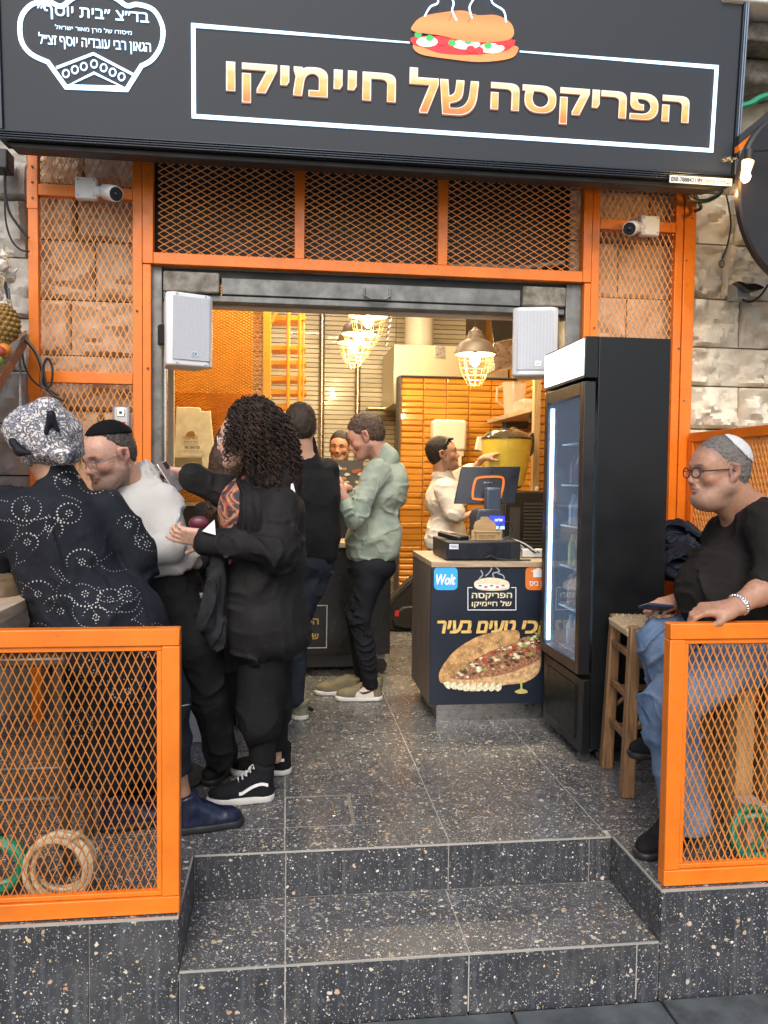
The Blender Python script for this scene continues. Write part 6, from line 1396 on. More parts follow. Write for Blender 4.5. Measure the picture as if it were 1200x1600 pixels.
# ---------------------------------------------------------------- seated man at the right
SK1 = (.40, .215, .14)
def seated_man():
    t = pers('seated man in black shirt, blue jeans, round glasses and a white kippah', (2.0, 2.85, 0))
    hd = Head(P(1122, 736, 2.72), (-1, -.03, -.06), (-.10, 0, 1), 1.0, .5); nb = P(1172, 812, 2.76)
    b = SDF(); hd.add(b, nb, .070); b.cov = .62; b.cov = .80
    b.cone(nb, P(1180, 960, 2.80), .13, .14, .06, ((0, 1, 0), .8)); b.ell(hd.w(0, .030, -.118), (.045, .045, .028), hd.R, .04)
    b.cone(hd.w(0, .02, -.10), P(1150, 805, 2.74), .045, .05, .04)
    # near (left) arm, hand resting on the fence rail
    sh = P(1205, 822, 2.60); el = P(1222, 905, 2.50); wr = P(1146, 949, 2.435)
    b.cone(nb, sh, .08, .065, .05); b.cone(sh, el, .062, .052, .03); b.cov = 1; b.cone(el, (el+wr)/2, .049, .043, .03); b.cone((el+wr)/2, wr, .042, .029, .03)
    hf = P(1100, 957, 2.425)-wr
    hand(b, wr+V3((-.004, 0, -.002)), (hf[0], hf[1]+.035, -.010), (0.1, -.30, 1), -1, 1.04, curls=(.75, .85, .95, 1.0), thumb=(.5, .75, -.35))
    # far (right) arm and hand holding the phone on the knee
    b.cov = .8; sh2 = P(1165, 830, 2.98); el2 = P(1125, 945, 3.02); wr2 = P(1068, 938, 2.93)
    b.cone(nb, sh2, .08, .06, .05); b.cone(sh2, el2, .055, .048, .03); b.cone(el2, wr2, .045, .028, .03)
    hand(b, wr2, (-1, -.22, -.14), (.05, -.35, .9), 1, 1.04, curls=(.5, .6, .75, .9), thumb=(.45, .8, -.4))
    b.paint = hd.paint(SK1, ((.24, .18, .15), .45), (.10, .08, .07), stub=(.12, .10, .09)); bd = b.mesh('body', M['skin'], t, .0045)
    hm_ = hairm('grey_stubble', (.07, .06, .055), (.24, .22, .20), 160, (1, 1, 1)); ho = hd.hair(hm_, t, .0012, 3, .066, .040, .0034, .004, -.045, (110, 110, 110)); strands(ho, 3500, .0055, .0011, hm_, 1, hd.R@np.array([0, -.3, -.6]), .7, .4)
    strands(bd, 1600, .004, .0009, hm_, 2, hd.R@np.array([0, -.3, -.6]), .6, .5, region=lambda P_: (lambda q: (q[:, 2] > .035)*(q[:, 1] < .05)*(q[:, 1] > -.1)*(((P_-hd.c)**2).sum(1) < .03))((P_-hd.c)@hd.R), name='hairline_stubble')
    hd.kippah(cloth('white_knit', (.55, .56, .55), .04, bs=380, bmp=.7), t, (-.50, -.80, .80), .066, .009)
    hd.glasses(t, M['black'], .022, .0021); hd.eyes(t)
    s = SDF(); blk_ = cloth('black_cotton', (.016, .014, .0135), .15)
    s.ell(P(1185, 850, 2.79), (.175, .20, .15), None, .08); s.ell(P(1160, 920, 2.79), (.215, .19, .17), None, .08); s.ell(P(1172, 985, 2.80), (.215, .19, .13), None, .08)
    s.cone(nb+V3((.01, 0, -.02)), P(1200, 830, 2.80), .09, .12, .05); s.ell(P(1112, 925, 2.78), (.10, .15, .12), None, .10)
    s.cone(P(1190, 815, 2.70), sh, .085, .085, .06); s.cone(sh, P(1217, 885, 2.52), .085, .076, .04); s.cone(P(1217, 882, 2.52), el+(wr-el)*.22, .072, .064, .03)
    s.cone(P(1170, 822, 2.92), sh2, .08, .08, .05); s.cone(sh2, el2, .08, .066, .04); s.cone(el2, wr2+V3((.05, 0, .005)), .06, .045, .03)
    s.plane(el+(wr-el)*.30, wr-el, .004) if False else None
    s.cone(nb+V3((-.02, 0, .09)), nb+V3((.0, 0, .05)), .066, .08, .006, None, 1)
    s.disp = fold_disp(3, .011, (7, 7, 13)); s.mesh('shirt', blk_, t, .007)
    j = SDF(); den = denim('blue_denim', (.075, .125, .22), (.24, .32, .44), .8)
    hpN = P(1178, 1010, 2.68); kN = P(1046, 1100, 2.60); aN = P(1073, 1285, 2.66); hpF = P(1170, 985, 2.92); kF = P(1034, 1003, 2.90); aF = P(1062, 1150, 2.95)
    j.ell(P(1185, 1000, 2.80), (.17, .19, .12), None, .06); j.cone(hpN, kN, .105, .088, .05); j.cone(kN, kN+(aN-kN)*.5, .086, .084, .04); j.cone(kN+(aN-kN)*.5, aN, .084, .088, .04)
    j.cone(hpF, kF, .10, .078, .05); j.cone(kF, aF, .078, .072, .04); j.plane(aN+V3((0, 0, -.02)), (0, 0, -1), .004); j.disp = fold_disp(8, .012, (10, 10, 8)); j.mesh('jeans', den, t, .007)
    hl = P(1062, 1300, 2.74); shoe(t, (hl[0]+.01, 2.73, 0), (-.84, -.50, 0), .285, cloth('black_suede', (.012, .012, .013)), M['rubber'], .09)
    shoe(t, (aF[0]+.06, aF[1]+.0, .24), (-1, -.1, 0), .29, cloth('black_suede2', (.012, .012, .013)), M['rubber'], .09, h=.008)
    # silver bracelet: chain links round the wrist
    wc = wr+(el-wr)*.10; ax = frame(el-wr, UP); m = MB()
    for i in range(22):
        a = 2*math.pi*i/22; c = wc+ax[:, 0]*math.cos(a)*.038+ax[:, 2]*math.sin(a)*.033; m.ball(c, .0062, 8, 6, (1, 1, 1)); 
    for o in (-.006, .006): m.tube([wc+ax[:, 1]*o+ax[:, 0]*math.cos(a)*.038+ax[:, 2]*math.sin(a)*.033 for a in np.linspace(0, 2*math.pi, 23)], .0022, 6, False)
    m.build('bracelet', M['chrome'], t, smooth=True)
    ph = thing('phone', 'dark blue phone held on the knee by the seated man', 'phone', wr2); Mx = Matrix.Translation(Vector(P(1024, 948, 2.86))) @ Matrix.Rotation(R_(4), 4, 'Y') @ Matrix.Rotation(R_(-20), 4, 'X') @ Matrix.Rotation(R_(8), 4, 'Z')
    MB().bx(-.052, .06, -.036, .036, -.006, .006, Mx).build('case', pm('phone_case', (.02, .035, .08), .35), ph, bevel=.004); MB().bx(-.048, .056, -.032, .032, -.0075, -.0065, Mx).build('screen', M['black'], ph)
def denim(name, a, c, st=.8):
    m, nt, b = base_mat(name); s1 = noise(nt, 4, 5, .6); w = noise(nt, 900, 2, .5, stretch=(1, 1, .2))
    col = ramp(nt, s1, [(.35, a), (.68, c)]); nt.links.new(mixc(nt, 1., col, ramp(nt, w, [(.35, (.6,)*3), (.65, (1.35,)*3)]), 'MULTIPLY'), b.inputs['Base Color']); b.inputs['Roughness'].default_value = .85; b.inputs['Specular IOR Level'].default_value = .2
    bump(nt, b, w, .3, .001); return m
seated_man(); print('p9')
# ---------------------------------------------------------------- woman in the patterned turban (from behind)
def turban_woman():
    t = pers('woman seen from behind in dark eyelet dress and black and white patterned turban', P(180, 1290, 2.95)*V3((1, 1, 0)))
    hd = Head(P(80, 700, 2.92), (.52, .85, -.10), (.05, .05, 1), .98); nb = P(98, 762, 2.90)
    b = SDF(); hd.add(b, nb, .058); b.cov = .62; b.cone(nb, P(160, 940, 2.88), .11, .12, .06)
    sh = P(165, 800, 2.92); el = P(215, 866, 2.95); wr = P(212, 872, 3.15); b.cone(nb, sh, .06, .05, .04); b.cone(sh, el, .05, .042, .03); b.cone(el, wr, .04, .027, .03); hand(b, wr, (-.4, .6, .3), (0, 0, 1), -1, .92)
    sh2 = P(8, 812, 2.88); el2 = P(-12, 900, 2.98); wr2 = P(30, 880, 3.20); b.cone(nb, sh2, .06, .05, .04); b.cone(sh2, el2, .05, .042, .03); b.cone(el2, wr2, .04, .027, .03); hand(b, wr2, (.5, .6, .2), (0, 0, 1), 1, .92)
    kn = P(252, 1120, 2.90); an = P(294, 1262, 2.98); b.cone(P(200, 1000, 2.88), kn, .09, .06, .04); b.cone(kn, P(280, 1215, 2.96), .055, .047, .03); b.cone(P(280, 1215, 2.96), an, .047, .035, .03)
    kn2 = P(150, 1120, 3.0); an2 = P(170, 1255, 3.1); b.cone(P(150, 1000, 2.9), kn2, .09, .06, .04); b.cone(kn2, an2, .055, .036, .03)
    b.paint = hd.paint((.42, .23, .15)); b.mesh('body', M['skin'], t, .006)
    # wrapped turban
    tm, nt, bb = base_mat('turban_print'); vo = N(nt, 'ShaderNodeTexVoronoi'); vo.inputs['Scale'].default_value = 36; vo.feature = 'DISTANCE_TO_EDGE'
    g = N(nt, 'ShaderNodeNewGeometry'); nz = N(nt, 'ShaderNodeTexNoise'); nz.inputs['Scale'].default_value = 28; nt.links.new(g.outputs['Position'], nz.inputs['Vector']); ma = N(nt, 'ShaderNodeVectorMath', operation='MULTIPLY_ADD'); nt.links.new(nz.outputs['Color'], ma.inputs[0]); ma.inputs[1].default_value = (.05,)*3; nt.links.new(g.outputs['Position'], ma.inputs[2]); nt.links.new(ma.outputs[0], vo.inputs['Vector'])
    r1 = ramp(nt, vo.outputs[0], [(.05, (0,)*3), (.10, (1,)*3)]); r2 = ramp(nt, noise(nt, 42, 2, .6, dist=2.6), [(.49, (1,)*3), (.52, (0,)*3)]); r3 = ramp(nt, noise(nt, 9, 3), [(.4, (.62, .60, .60)), (.65, (.72, .66, .58))])
    c_ = mixc(nt, r2, (.075, .078, .095), r3); c_ = mixc(nt, r1, (.15, .155, .19), c_); nt.links.new(c_, bb.inputs['Base Color']); bb.inputs['Roughness'].default_value = .75
    s = SDF(); H = hd.w
    s.ell(P(68, 676, 2.90), (.125, .125, .098), None, .03)
    s.ell(P(86, 700, 2.90), (.088, .11, .072), None, .05); s.cone(P(33, 685, 2.84), P(98, 712, 2.80), .036, .030, .007); s.cone(P(30, 668, 2.92), P(70, 642, 2.84), .04, .045, .008); s.cone(P(80, 640, 2.85), P(101, 684, 2.84), .040, .033, .008); s.cone(P(50, 718, 2.88), P(102, 720, 2.92), .026, .024, .02)
    s.disp = fold_disp(12, .0055, (9, 9, 16)); s.mesh('turban', tm, t, .006)
    bk = cloth('black_satin', (.012, .013, .018), .2, .5)
    s = SDF(); s.cone(P(80, 648, 2.775), P(72, 676, 2.775), .013, .008, .01); s.cone(P(80, 648, 2.775), P(90, 672, 2.78), .012, .008, .01); s.mesh('turban_bow', bk, t, .005)
    s = SDF(); s.cone(P(20, 690, 2.80), P(32, 706, 2.79), .014, .016, .01); s.cone(P(30, 704, 2.79), P(45, 708, 2.78), .016, .008, .01); s.mesh('turban_knot', bk, t, .005)
    MB().tube([P(126, 716, 2.90)+V3((0, 0, -.012*i)) for i in range(4)], .004, 6).build('earring', pm('gold_metal', (.8, .55, .2), .2, metal=1), t)
    # dark eyelet dress
    dm = cloth('eyelet_cotton', (.014, .016, .022), .25, bs=260, bmp=.5)
    s = SDF(); bk2 = P(95, 800, 2.85)
    s.ell(P(90, 825, 2.88), (.185, .14, .165), None, .07); s.ell(P(108, 900, 2.88), (.17, .15, .16), None, .08); s.ell(P(158, 975, 2.88), (.205, .17, .15), None, .1)
    s.cone(P(95, 762, 2.90), P(95, 790, 2.89), .075, .13, .04); s.cone(P(90, 742, 2.90), P(96, 765, 2.90), .060, .080, .02)
    s.cone(P(165, 797, 2.90), P(215, 860, 2.93), .074, .064, .04); s.cone(P(215, 860, 2.93), P(210, 880, 3.08), .06, .05, .04); s.cone(P(218, 870, 2.93), P(226, 893, 2.98), .052, .035, .04)
    s.cone(P(12, 800, 2.88), P(-16, 892, 2.96), .085, .075, .05); s.cone(P(-16, 892, 2.96), P(20, 885, 3.15), .07, .05, .04)
    s.cone(P(165, 990, 2.88), P(232, 1098, 2.93), .19, .15, .1); s.cone(P(225, 1080, 2.93), P(255, 1160, 2.95), .12, .10, .05); s.cone(P(160, 1000, 2.92), P(165, 1190, 3.0), .17, .14, .08); s.cone(P(255, 1150, 2.95), P(262, 1205, 2.95), .09, .085, .03)
    s.plane(P(200, 1215, 2.95), (.1, 0, -1), .006); s.disp = fold_disp(21, .011, (9, 9, 6)); dr = s.mesh('dress', dm, t, .008)
    hit = surf(dr); e = MB(); rr = random.Random(3)
    def dot(px, py, a, b, ang):
        h = hit(px, py)
        if h is None: return
        c, n = h; n = n if n.y < 0 else -n
        x = n.cross(Vector((0, 0, 1)));
        if x.length < .2: return
        x.normalize(); y = x.cross(n).normalized(); ca, sa = math.cos(ang), math.sin(ang)
        e.add([c+n*.0014+(x*(a*math.cos(q)*ca-b*math.sin(q)*sa)+y*(a*math.cos(q)*sa+b*math.sin(q)*ca)) for q in np.linspace(0, 2*math.pi, 8)[:-1]], [tuple(range(7))])
    mot = [(108, 802, 19, 0, 360), (42, 795, 23, 60, 400), (105, 753, 19, -20, 230), (146, 752, 24, 200, 420), (43, 847, 17, -60, 160), (128, 878, 24, -10, 200), (133, 928, 24, 180, 390), (172, 937, 20, -60, 250), (200, 820, 17, -30, 170), (200, 928, 15, 0, 360), (76, 826, 22, -40, 120), (60, 928, 25, 20, 200), (230, 850, 14, 40, 200), (95, 955, 30, 30, 150), (150, 965, 20, 10, 170), (150, 1050, 25, 0, 360), (90, 1060, 25, 0, 360), (200, 1080, 24, 0, 360), (120, 1130, 25, 0, 360), (240, 1010, 22, 0, 360), (60, 990, 20, 0, 360), (210, 1000, 22, 0, 200)]
    for cx, cy, r, a0, a1 in mot:
        n = max(5, int(r*(a1-a0)/360*1.0))
        for i in range(n+1):
            a = R_(a0+(a1-a0)*i/n); g = .55+.6*math.sin(math.pi*i/n)*rr.uniform(.8, 1.1); dot(cx+r*math.cos(a)*rr.uniform(.98, 1.02), cy-r*.82*math.sin(a), .0031*g, .0024*g, a)
        for i in range(6): a = i*1.047+.3; dot(cx+4.8*math.cos(a), cy-4.4*math.sin(a), .0034, .0018, a)
        dot(cx, cy, .0016, .0016, 0)
    for _ in range(36):
        x, y, a = rr.uniform(5, 250), rr.uniform(745, 1000), rr.uniform(0, 6.28)
        for i in range(rr.randint(5, 11)): dot(x, y, .0020, .0016, a); x += 5*math.cos(a); y += 5*math.sin(a); a += rr.uniform(-.1, .45)
    for i in range(22): dot(252+i*2.4, 1108-.4*i, .003, .0024, 0)
    o = fast(e, 'eyelets', pm('eyelet_white', (.44, .43, .41), .8, var=.1), dr); o['kind'] = 'stuff'
    bl_ = pm('blue_leather', (.009, .013, .036), .3, var=.3, vs=14, bmp=.4, bs=40)
    hl = aZ(280, 1306, 0); up, w, R = shoe(t, (hl[0]-.02, hl[1]+.03, 0), (1, .22, 0), .255, bl_, M['rubber'], .13); 
    m = MB(); m.tube([w(-.02, .07, .12), w(-.03, .075, .135), w(-.03, .07, .15)], .003, 5); m.build('boot_loop', bl_, up)
    shoe(t, (P(160, 1290, 3.05)[0], 3.0, 0), (1, .3, 0), .27, bl_, M['rubber'], .13, h=.009)
turban_woman(); print('p1')
# ---------------------------------------------------------------- man in white sweater with black kippah
def sweater_man():
    t = pers('man in white knitted sweater and black velvet kippah looking down through glasses', P(320, 1225, 3.4)*V3((1, 1, 0)))
    hd = Head(P(170, 712, 3.30), (-.62, -.70, -.36), (-.22, -.22, 1), 1.02, .8); nb = P(212, 762, 3.42)
    b = SDF(); hd.add(b, nb, .064); b.cov = .62; b.cone(nb, P(240, 880, 3.42), .12, .13, .06)
    shL = P(253, 787, 3.36); elL = P(263, 858, 3.28); wrL = P(205, 868, 3.16); b.cone(nb, shL, .07, .06, .04); b.cone(shL, elL, .055, .045, .03); b.cone(elL, wrL, .042, .029, .03); hand(b, wrL, (-.9, -.1, .2), (0, -.4, .9), -1, 1)
    shR = P(165, 795, 3.42); elR = P(150, 870, 3.34); wrR = P(180, 885, 3.20); b.cone(nb, shR, .07, .06, .04); b.cone(shR, elR, .055, .045, .03); b.cone(elR, wrR, .042, .029, .03); hand(b, wrR, (.5, -.1, -.3), (0, -.4, .8), 1, 1)
    b.paint = hd.paint((.56, .33, .24), ((.13, .09, .075), .75), (.05, .035, .03)); b.mesh('body', M['skin'], t, .0048)
    hm_ = hairm('greying_hair', (.03, .025, .02), (.13, .11, .10), 120, (1, 1, 1)); ho = hd.hair(hm_, t, .004, 5, .085, .02, .004, .0045, -.05, (200, 200, 200)); strands(ho, 3000, .011, .0012, hm_, 3, hd.R@np.array([0, -.2, -.8]), .4, .35)
    hd.kippah(cloth('black_velvet', (.006, .006, .007), .1, .95), t, (0, -.26, 1.0), .042, .011, .006)
    hd.glasses(t, M['chrome'], .021, .0013); hd.eyes(t)
    # knitted sweater with ribs
    sm, nt, bb = base_mat('cream_knit'); bb.inputs['Roughness'].default_value = .9; bb.inputs['Sheen Weight'].default_value = .2
    nt.links.new(ramp(nt, noise(nt, 6, 4), [(.3, (.47, .46, .44)), (.7, (.58, .57, .54))]), bb.inputs['Base Color'])
    g = N(nt, 'ShaderNodeNewGeometry'); wv = N(nt, 'ShaderNodeTexWave'); wv.wave_type = 'BANDS'; wv.bands_direction = 'DIAGONAL'; wv.inputs['Scale'].default_value = 55; wv.inputs['Distortion'].default_value = .6; nt.links.new(g.outputs['Position'], wv.inputs[0]); bump(nt, bb, wv.outputs[0], .35, .003); bump(nt, bb, noise(nt, 420, 2), .3, .002)
    s = SDF(); s.ell(P(222, 812, 3.40), (.165, .135, .15), None, .08); s.ell(P(234, 862, 3.40), (.175, .145, .12), None, .08); s.cone(nb+V3((.0, .0, .02)), P(218, 800, 3.41), .088, .135, .05); s.ell(P(248, 884, 3.42), (.155, .14, .07), None, .05)
    s.cone(P(225, 785, 3.39), P(252, 783, 3.36), .095, .075, .05); s.cone(P(253, 785, 3.36), P(264, 852, 3.29), .072, .064, .03); s.cone(P(264, 856, 3.28), P(218, 868, 3.17), .060, .050, .03)
    s.cone(P(200, 790, 3.39), shR, .10, .085, .05); s.cone(shR, elR, .085, .07, .04); s.cone(elR, wrR, .066, .045, .04)
    s.plane(P(250, 897, 3.42), (.22, 0, -1), .012); s.disp = fold_disp(31, .013, (7, 7, 12)); s.mesh('sweater', sm, t, .007)
    c = SDF(); c.cone(nb+V3((-.012, -.01, .055)), nb+V3((.0, .0, .018)), .072, .084, .01); c.cone(nb+V3((-.02, -.02, .12)), nb+V3((-.01, 0, .03)), .064, .066, .006, None, 1); c.plane(nb+V3((-.012, -.01, .062)), (-.35, -.3, 1), .006); c.mesh('collar', sm, t, .005)
    j = SDF(); pt_ = cloth('black_trousers', (.012, .012, .013), .2, vs=8)
    j.ell(P(250, 915, 3.44), (.165, .15, .11), None, .06); kn = P(308, 1010, 3.26); an = P(348, 1178, 3.42)
    j.cone(P(262, 925, 3.40), kn, .115, .088, .05); j.cone(kn, kn+(an-kn)*.5, .086, .074, .04); j.cone(kn+(an-kn)*.5, an, .074, .066, .04)
    kn2 = P(225, 1020, 3.30); an2 = P(250, 1180, 3.5); j.cone(P(230, 925, 3.45), kn2, .11, .085, .05); j.cone(kn2, an2, .082, .066, .04); j.disp = fold_disp(35, .011, (9, 9, 10)); j.mesh('trousers', pt_, t, .008)
    bs_ = cloth('black_mesh_shoe', (.012, .012, .012), .3); hl = aZ(352, 1192, 0); up, w, R = shoe(t, (hl[0]+.02, hl[1]-.02, 0), (-.28, -1, 0), .28, bs_, M['rubber'], .10); laces(up, w, 5, M['rubber'], .10, .17, .115, .085)
    shoe(t, (an2[0], an2[1]+.02, 0), (-.3, -1, 0), .28, bs_, M['rubber'], .10, h=.009)
sweater_man(); print('p2')
# ---------------------------------------------------------------- woman with curly hair
def curly_woman():
    t = pers('woman with long dark curly hair in an oversized black shirt holding up a phone', P(410, 1250, 3.25)*V3((1, 1, 0)))
    hd = Head(P(382, 685, 3.30), (-.97, .10, -.10), UP, .96); nb = P(402, 748, 3.33)
    b = SDF(); hd.add(b, nb, .052); b.cov = .62; b.cone(nb, P(405, 940, 3.33), .10, .12, .06)
    sN = P(430, 785, 3.22); eN = P(425, 862, 3.10); wN = P(325, 842, 3.10); b.cone(nb, sN, .06, .05, .04); b.cone(sN, eN, .05, .042, .03); b.cone(eN, wN, .038, .024, .03)
    hand(b, wN+V3((-.005, 0, .002)), (-1, .05, .12), (.05, -.8, -.45), -1, .98, curls=(.25, .55, .7, .8), thumb=(.75, .65, .1), tcurl=.0)
    sF = P(392, 775, 3.48); eF = P(350, 765, 3.62); wF = P(293, 742, 3.52); b.cone(nb, sF, .06, .05, .04); b.cone(sF, eF, .045, .04, .03); b.cone(eF, wF, .036, .024, .03)
    hand(b, wF+V3((.0, 0, 0)), (-1, -.12, .10), (.1, .55, .6), 1, .95, curls=(.7, .8, .85, .9), thumb=(.35, .75, -.5), tcurl=.2)
    aN = P(412, 1196, 3.27); b.cone(P(410, 1120, 3.27), aN, .045, .036, .03); aF_ = P(432, 1185, 3.45); b.cone(P(430, 1100, 3.42), aF_, .045, .036, .03)
    b.paint = hd.paint((.58, .36, .27)); b.mesh('body', M['skin'], t, .005)
    nl = pm('nail_black', (.02, .005, .01), .15, var=0)
    # hair: dark volume and hundreds of spiral curls
    hm = hairm('dark_curls', (.006, .005, .004), (.035, .02, .014), 120); hm2 = hairm('brown_curls', (.02, .011, .007), (.07, .035, .02), 120)
    s = SDF(); s.ell(P(402, 672, 3.31), (.108, .12, .12), None, .05); s.ell(P(420, 715, 3.31), (.115, .12, .13), None, .05); s.ell(P(435, 750, 3.28), (.085, .10, .07), None, .05); s.disp = fold_disp(41, .018, (16, 16, 16), .5)
    root = s.mesh('hair', hm, t, .009)
    rr = random.Random(12); ca, cb_ = MB(), MB()
    c0 = Vector(hd.w(0, -.03, .04))
    for i in range(820):
        th = rr.uniform(0, 2*math.pi); ph = math.acos(rr.uniform(-.35, 1)); d = Vector((math.sin(ph)*math.cos(th), math.sin(ph)*math.sin(th), math.cos(ph)))
        f_ = d.dot(Vector((-.97, .1, 0)))
        if f_ > .80 and d.z < .55: continue
        p = c0+Vector((d.x*.085, d.y*.085, d.z*.105)); out = Vector((d.x*.055+.030, d.y*.05, 0)); ln = rr.uniform(.15, .30)*(1 if f_ < .3 else .75)*(.8+.35*max(0, d.x)); tgt = p+out+Vector((rr.uniform(-.012, .02), rr.uniform(-.02, .02), d.z*.02))
        ra = rr.uniform(.006, .010); tw = rr.uniform(170, 260); ph0 = rr.uniform(0, 6); n = 30; pts = []
        for j in range(n):
            u = j/(n-1); s_ = u*ln; base = p.lerp(tgt, min(1, u*2.6))+Vector((out.x*.35*u, out.y*.35*u, -max(0, s_-.03)*.95+ .02*math.sin(min(1, u*2.6)*math.pi)*max(0, d.z)))
            a = ph0+s_*tw; pts.append(base+Vector((math.cos(a), math.sin(a), .4*math.sin(a*1.3)))*ra*min(1, u*5+.3))
        (ca if i % 3 else cb_).tube(pts, [.0036*(1-.5*j/(n-1)) for j in range(n)], 4, False)
    for m_, mt_ in ((ca, hm), (cb_, hm2)):
        o = fast(m_, 'curls', mt_, root); o['kind'] = 'stuff'; o.data.polygons.foreach_set('use_smooth', [True]*len(o.data.polygons))
    strands(root, 5000, .06, .0011, hm2, 8, (0.1, 0, -.5), .5, .7, off=.028, name='frizz')
    hd.glasses(t, pm('clear_frame', (.7, .62, .58), .2), .023, .0022)
    # T-shirt with flame print and open black shirt
    ts, nt, bb = base_mat('printed_tshirt'); bb.inputs['Roughness'].default_value = .8
    nt.links.new(ramp(nt, noise(nt, 9, 3, .5, dist=2.), [(.40, (.035, .035, .04)), (.48, (.035, .035, .04)), (.50, (.28, .05, .04)), (.56, (.36, .10, .07)), (.58, (.45, .38, .16)), (.61, (.36, .10, .07)), (.66, (.05, .04, .05))]), bb.inputs['Base Color'])
    s = SDF(); s.ell(P(380, 800, 3.33), (.105, .11, .14), None, .06); s.ell(P(380, 880, 3.33), (.11, .13, .12), None, .06); s.cone(nb, P(385, 790, 3.33), .07, .10, .04); s.disp = fold_disp(44, .006); s.mesh('tshirt', ts, t, .008)
    bs_ = cloth('black_poplin', (.014, .0135, .014), .2, .7, vs=6)
    s = SDF()
    s.ell(P(418, 800, 3.32), (.150, .165, .15), None, .08); s.ell(P(420, 880, 3.31), (.155, .17, .16), None, .1); s.ell(P(415, 960, 3.31), (.165, .18, .15), None, .1); s.cone(P(410, 765, 3.33), P(420, 800, 3.33), .10, .14, .05); s.ell(P(418, 1000, 3.31), (.150, .17, .09), None, .08)
    s.cone(P(434, 790, 3.22), P(430, 860, 3.13), .088, .078, .04); s.cone(P(428, 862, 3.12), P(345, 848, 3.09), .066, .052, .03); s.cone(P(350, 848, 3.09), P(324, 845, 3.09), .050, .056, .02)
    s.cone(P(400, 780, 3.46), P(352, 766, 3.58), .085, .072, .05); s.cone(P(352, 766, 3.58), P(298, 746, 3.52), .066, .052, .03)
    s.ell(P(392, 905, 3.29), (.125, .14, .13), None, .06); s.ell(P(390, 975, 3.29), (.13, .15, .12), None, .06); s.cone(P(335, 770, 3.30), P(348, 832, 3.26), .060, .045, .02, None, 1)
    s.plane(P(400, 1030, 3.31), (-.25, 0, -1), .01); s.disp = fold_disp(47, .014, (7, 7, 7)); sh_ = s.mesh('shirt', bs_, t, .007)
    hit = surf(sh_)
    pl = []
    for py in np.linspace(868, 1010, 12):
        h = hit(353, py)
        if h: pl.append(h[0]+Vector((0, -.002, 0)))
    MB().tube(pl, .011, 6).build('button_placket', bs_, sh_, smooth=True)
    for py in (893, 938, 979):
        h = hit(351, py)
        if h: MB().tube([h[0]+Vector((0, -.011, 0)), h[0]+Vector((0, -.016, 0))], .0085, 14).build('button', M['white'], sh_)
    for px, py in ((357, 780), (356, 822)):
        h = hit(px+6, py)
        if h: MB().tube([h[0]+Vector((-.01, -.004, 0)), h[0]+Vector((-.01, -.010, 0))], .0085, 14).build('button', M['white'], sh_)
    h = hit(457, 765)
    if h:
        c = h[0]; fn = lambda u, v: tuple(c+Vector((u, -.003+u*.2, v)))
        m = MB(); m.add([fn(-.006, .022), fn(.002, .026), fn(.010, -.004), fn(.012, -.020), fn(.0, -.024), fn(-.008, -.014)], [(0, 1, 2, 3, 4, 5)]); m.build('back_print', wht, sh_)
    k_ = SDF(); k_.ell(P(412, 1010, 3.32), (.115, .13, .10), None, .06); k_.cone(P(408, 1030, 3.28), P(407, 1132, 3.26), .098, .088, .03); k_.cone(P(424, 1030, 3.40), P(428, 1115, 3.44), .090, .078, .03); k_.plane(P(410, 1150, 3.3), (.1, 0, -1), .006); k_.disp = fold_disp(51, .012, (10, 10, 4)); k_.mesh('culottes', cloth('black_crepe', (.011, .011, .012), .2), t, .008)
    l_ = SDF(); l_.cone(P(410, 1130, 3.27), P(410, 1188, 3.27), .060, .056, .02); l_.cone(P(430, 1120, 3.43), P(430, 1180, 3.44), .058, .052, .02); l_.plane(P(410, 1192, 3.27), (0, 0, -1), .004); l_.mesh('leggings', cloth('black_rib', (.010, .010, .011), .1, bs=300), t, .007)
    can = cloth('black_canvas', (.012, .012, .014), .2, bs=500); wsol = pm('white_sole', (.62, .60, .56), .55, var=.1)
    hl = aZ(428, 1252, 0); up, w, R = shoe(t, (hl[0]+.0, hl[1]+.03, 0), (-1, -.12, 0), .272, can, wsol, .135); laces(up, w, 6, M['cablew'], .085, .165, .15, .085)
    stripe = MB(); sd_ = [(-.0, 0)]
    xx = .0465; pts2 = smooth2([(.03, .075), (.06, .082), (.10, .070), (.135, .050), (.15, .048)], False, 3)
    m = MB()
    for a, c in zip(pts2[:-1], pts2[1:]):
        m.add([w(-xx-.002, a[0], a[1]-.006), w(-xx-.002, c[0], c[1]-.006), w(-xx-.002, c[0], c[1]+.006), w(-xx-.002, a[0], a[1]+.006), w(-xx+.012, a[0], a[1]-.006), w(-xx+.012, c[0], c[1]-.006), w(-xx+.012, c[0], c[1]+.006), w(-xx+.012, a[0], a[1]+.006)], [(0, 1, 2, 3), (4, 7, 6, 5), (0, 4, 5, 1), (2, 6, 7, 3), (0, 3, 7, 4), (1, 5, 6, 2)])
    m.build('side_stripe', wht, up); 
    hl2 = aZ(455, 1213, 0); up2, w2, R2 = shoe(t, (hl2[0], hl2[1]+.04, 0), (-1, .05, 0), .27, can, wsol, .135, h=.007)
    m = MB(); m.add([w2(-.05, .03, .07), w2(-.05, .09, .066), w2(-.05, .09, .078), w2(-.05, .03, .083)], [(0, 1, 2, 3)]); m.build('side_stripe', wht, up2)
    ph = thing('phone', 'silver phone raised in the curly haired woman\'s hand', 'phone', wF); pc = Vector(P(266, 745, 3.46)); ax = Vector(P(250, 718, 3.46))-Vector(P(284, 772, 3.46)); Mx = Matrix.Translation(pc) @ ax.normalized().to_track_quat('Z', 'Y').to_matrix().to_4x4() @ Matrix.Rotation(R_(62), 4, 'Z')
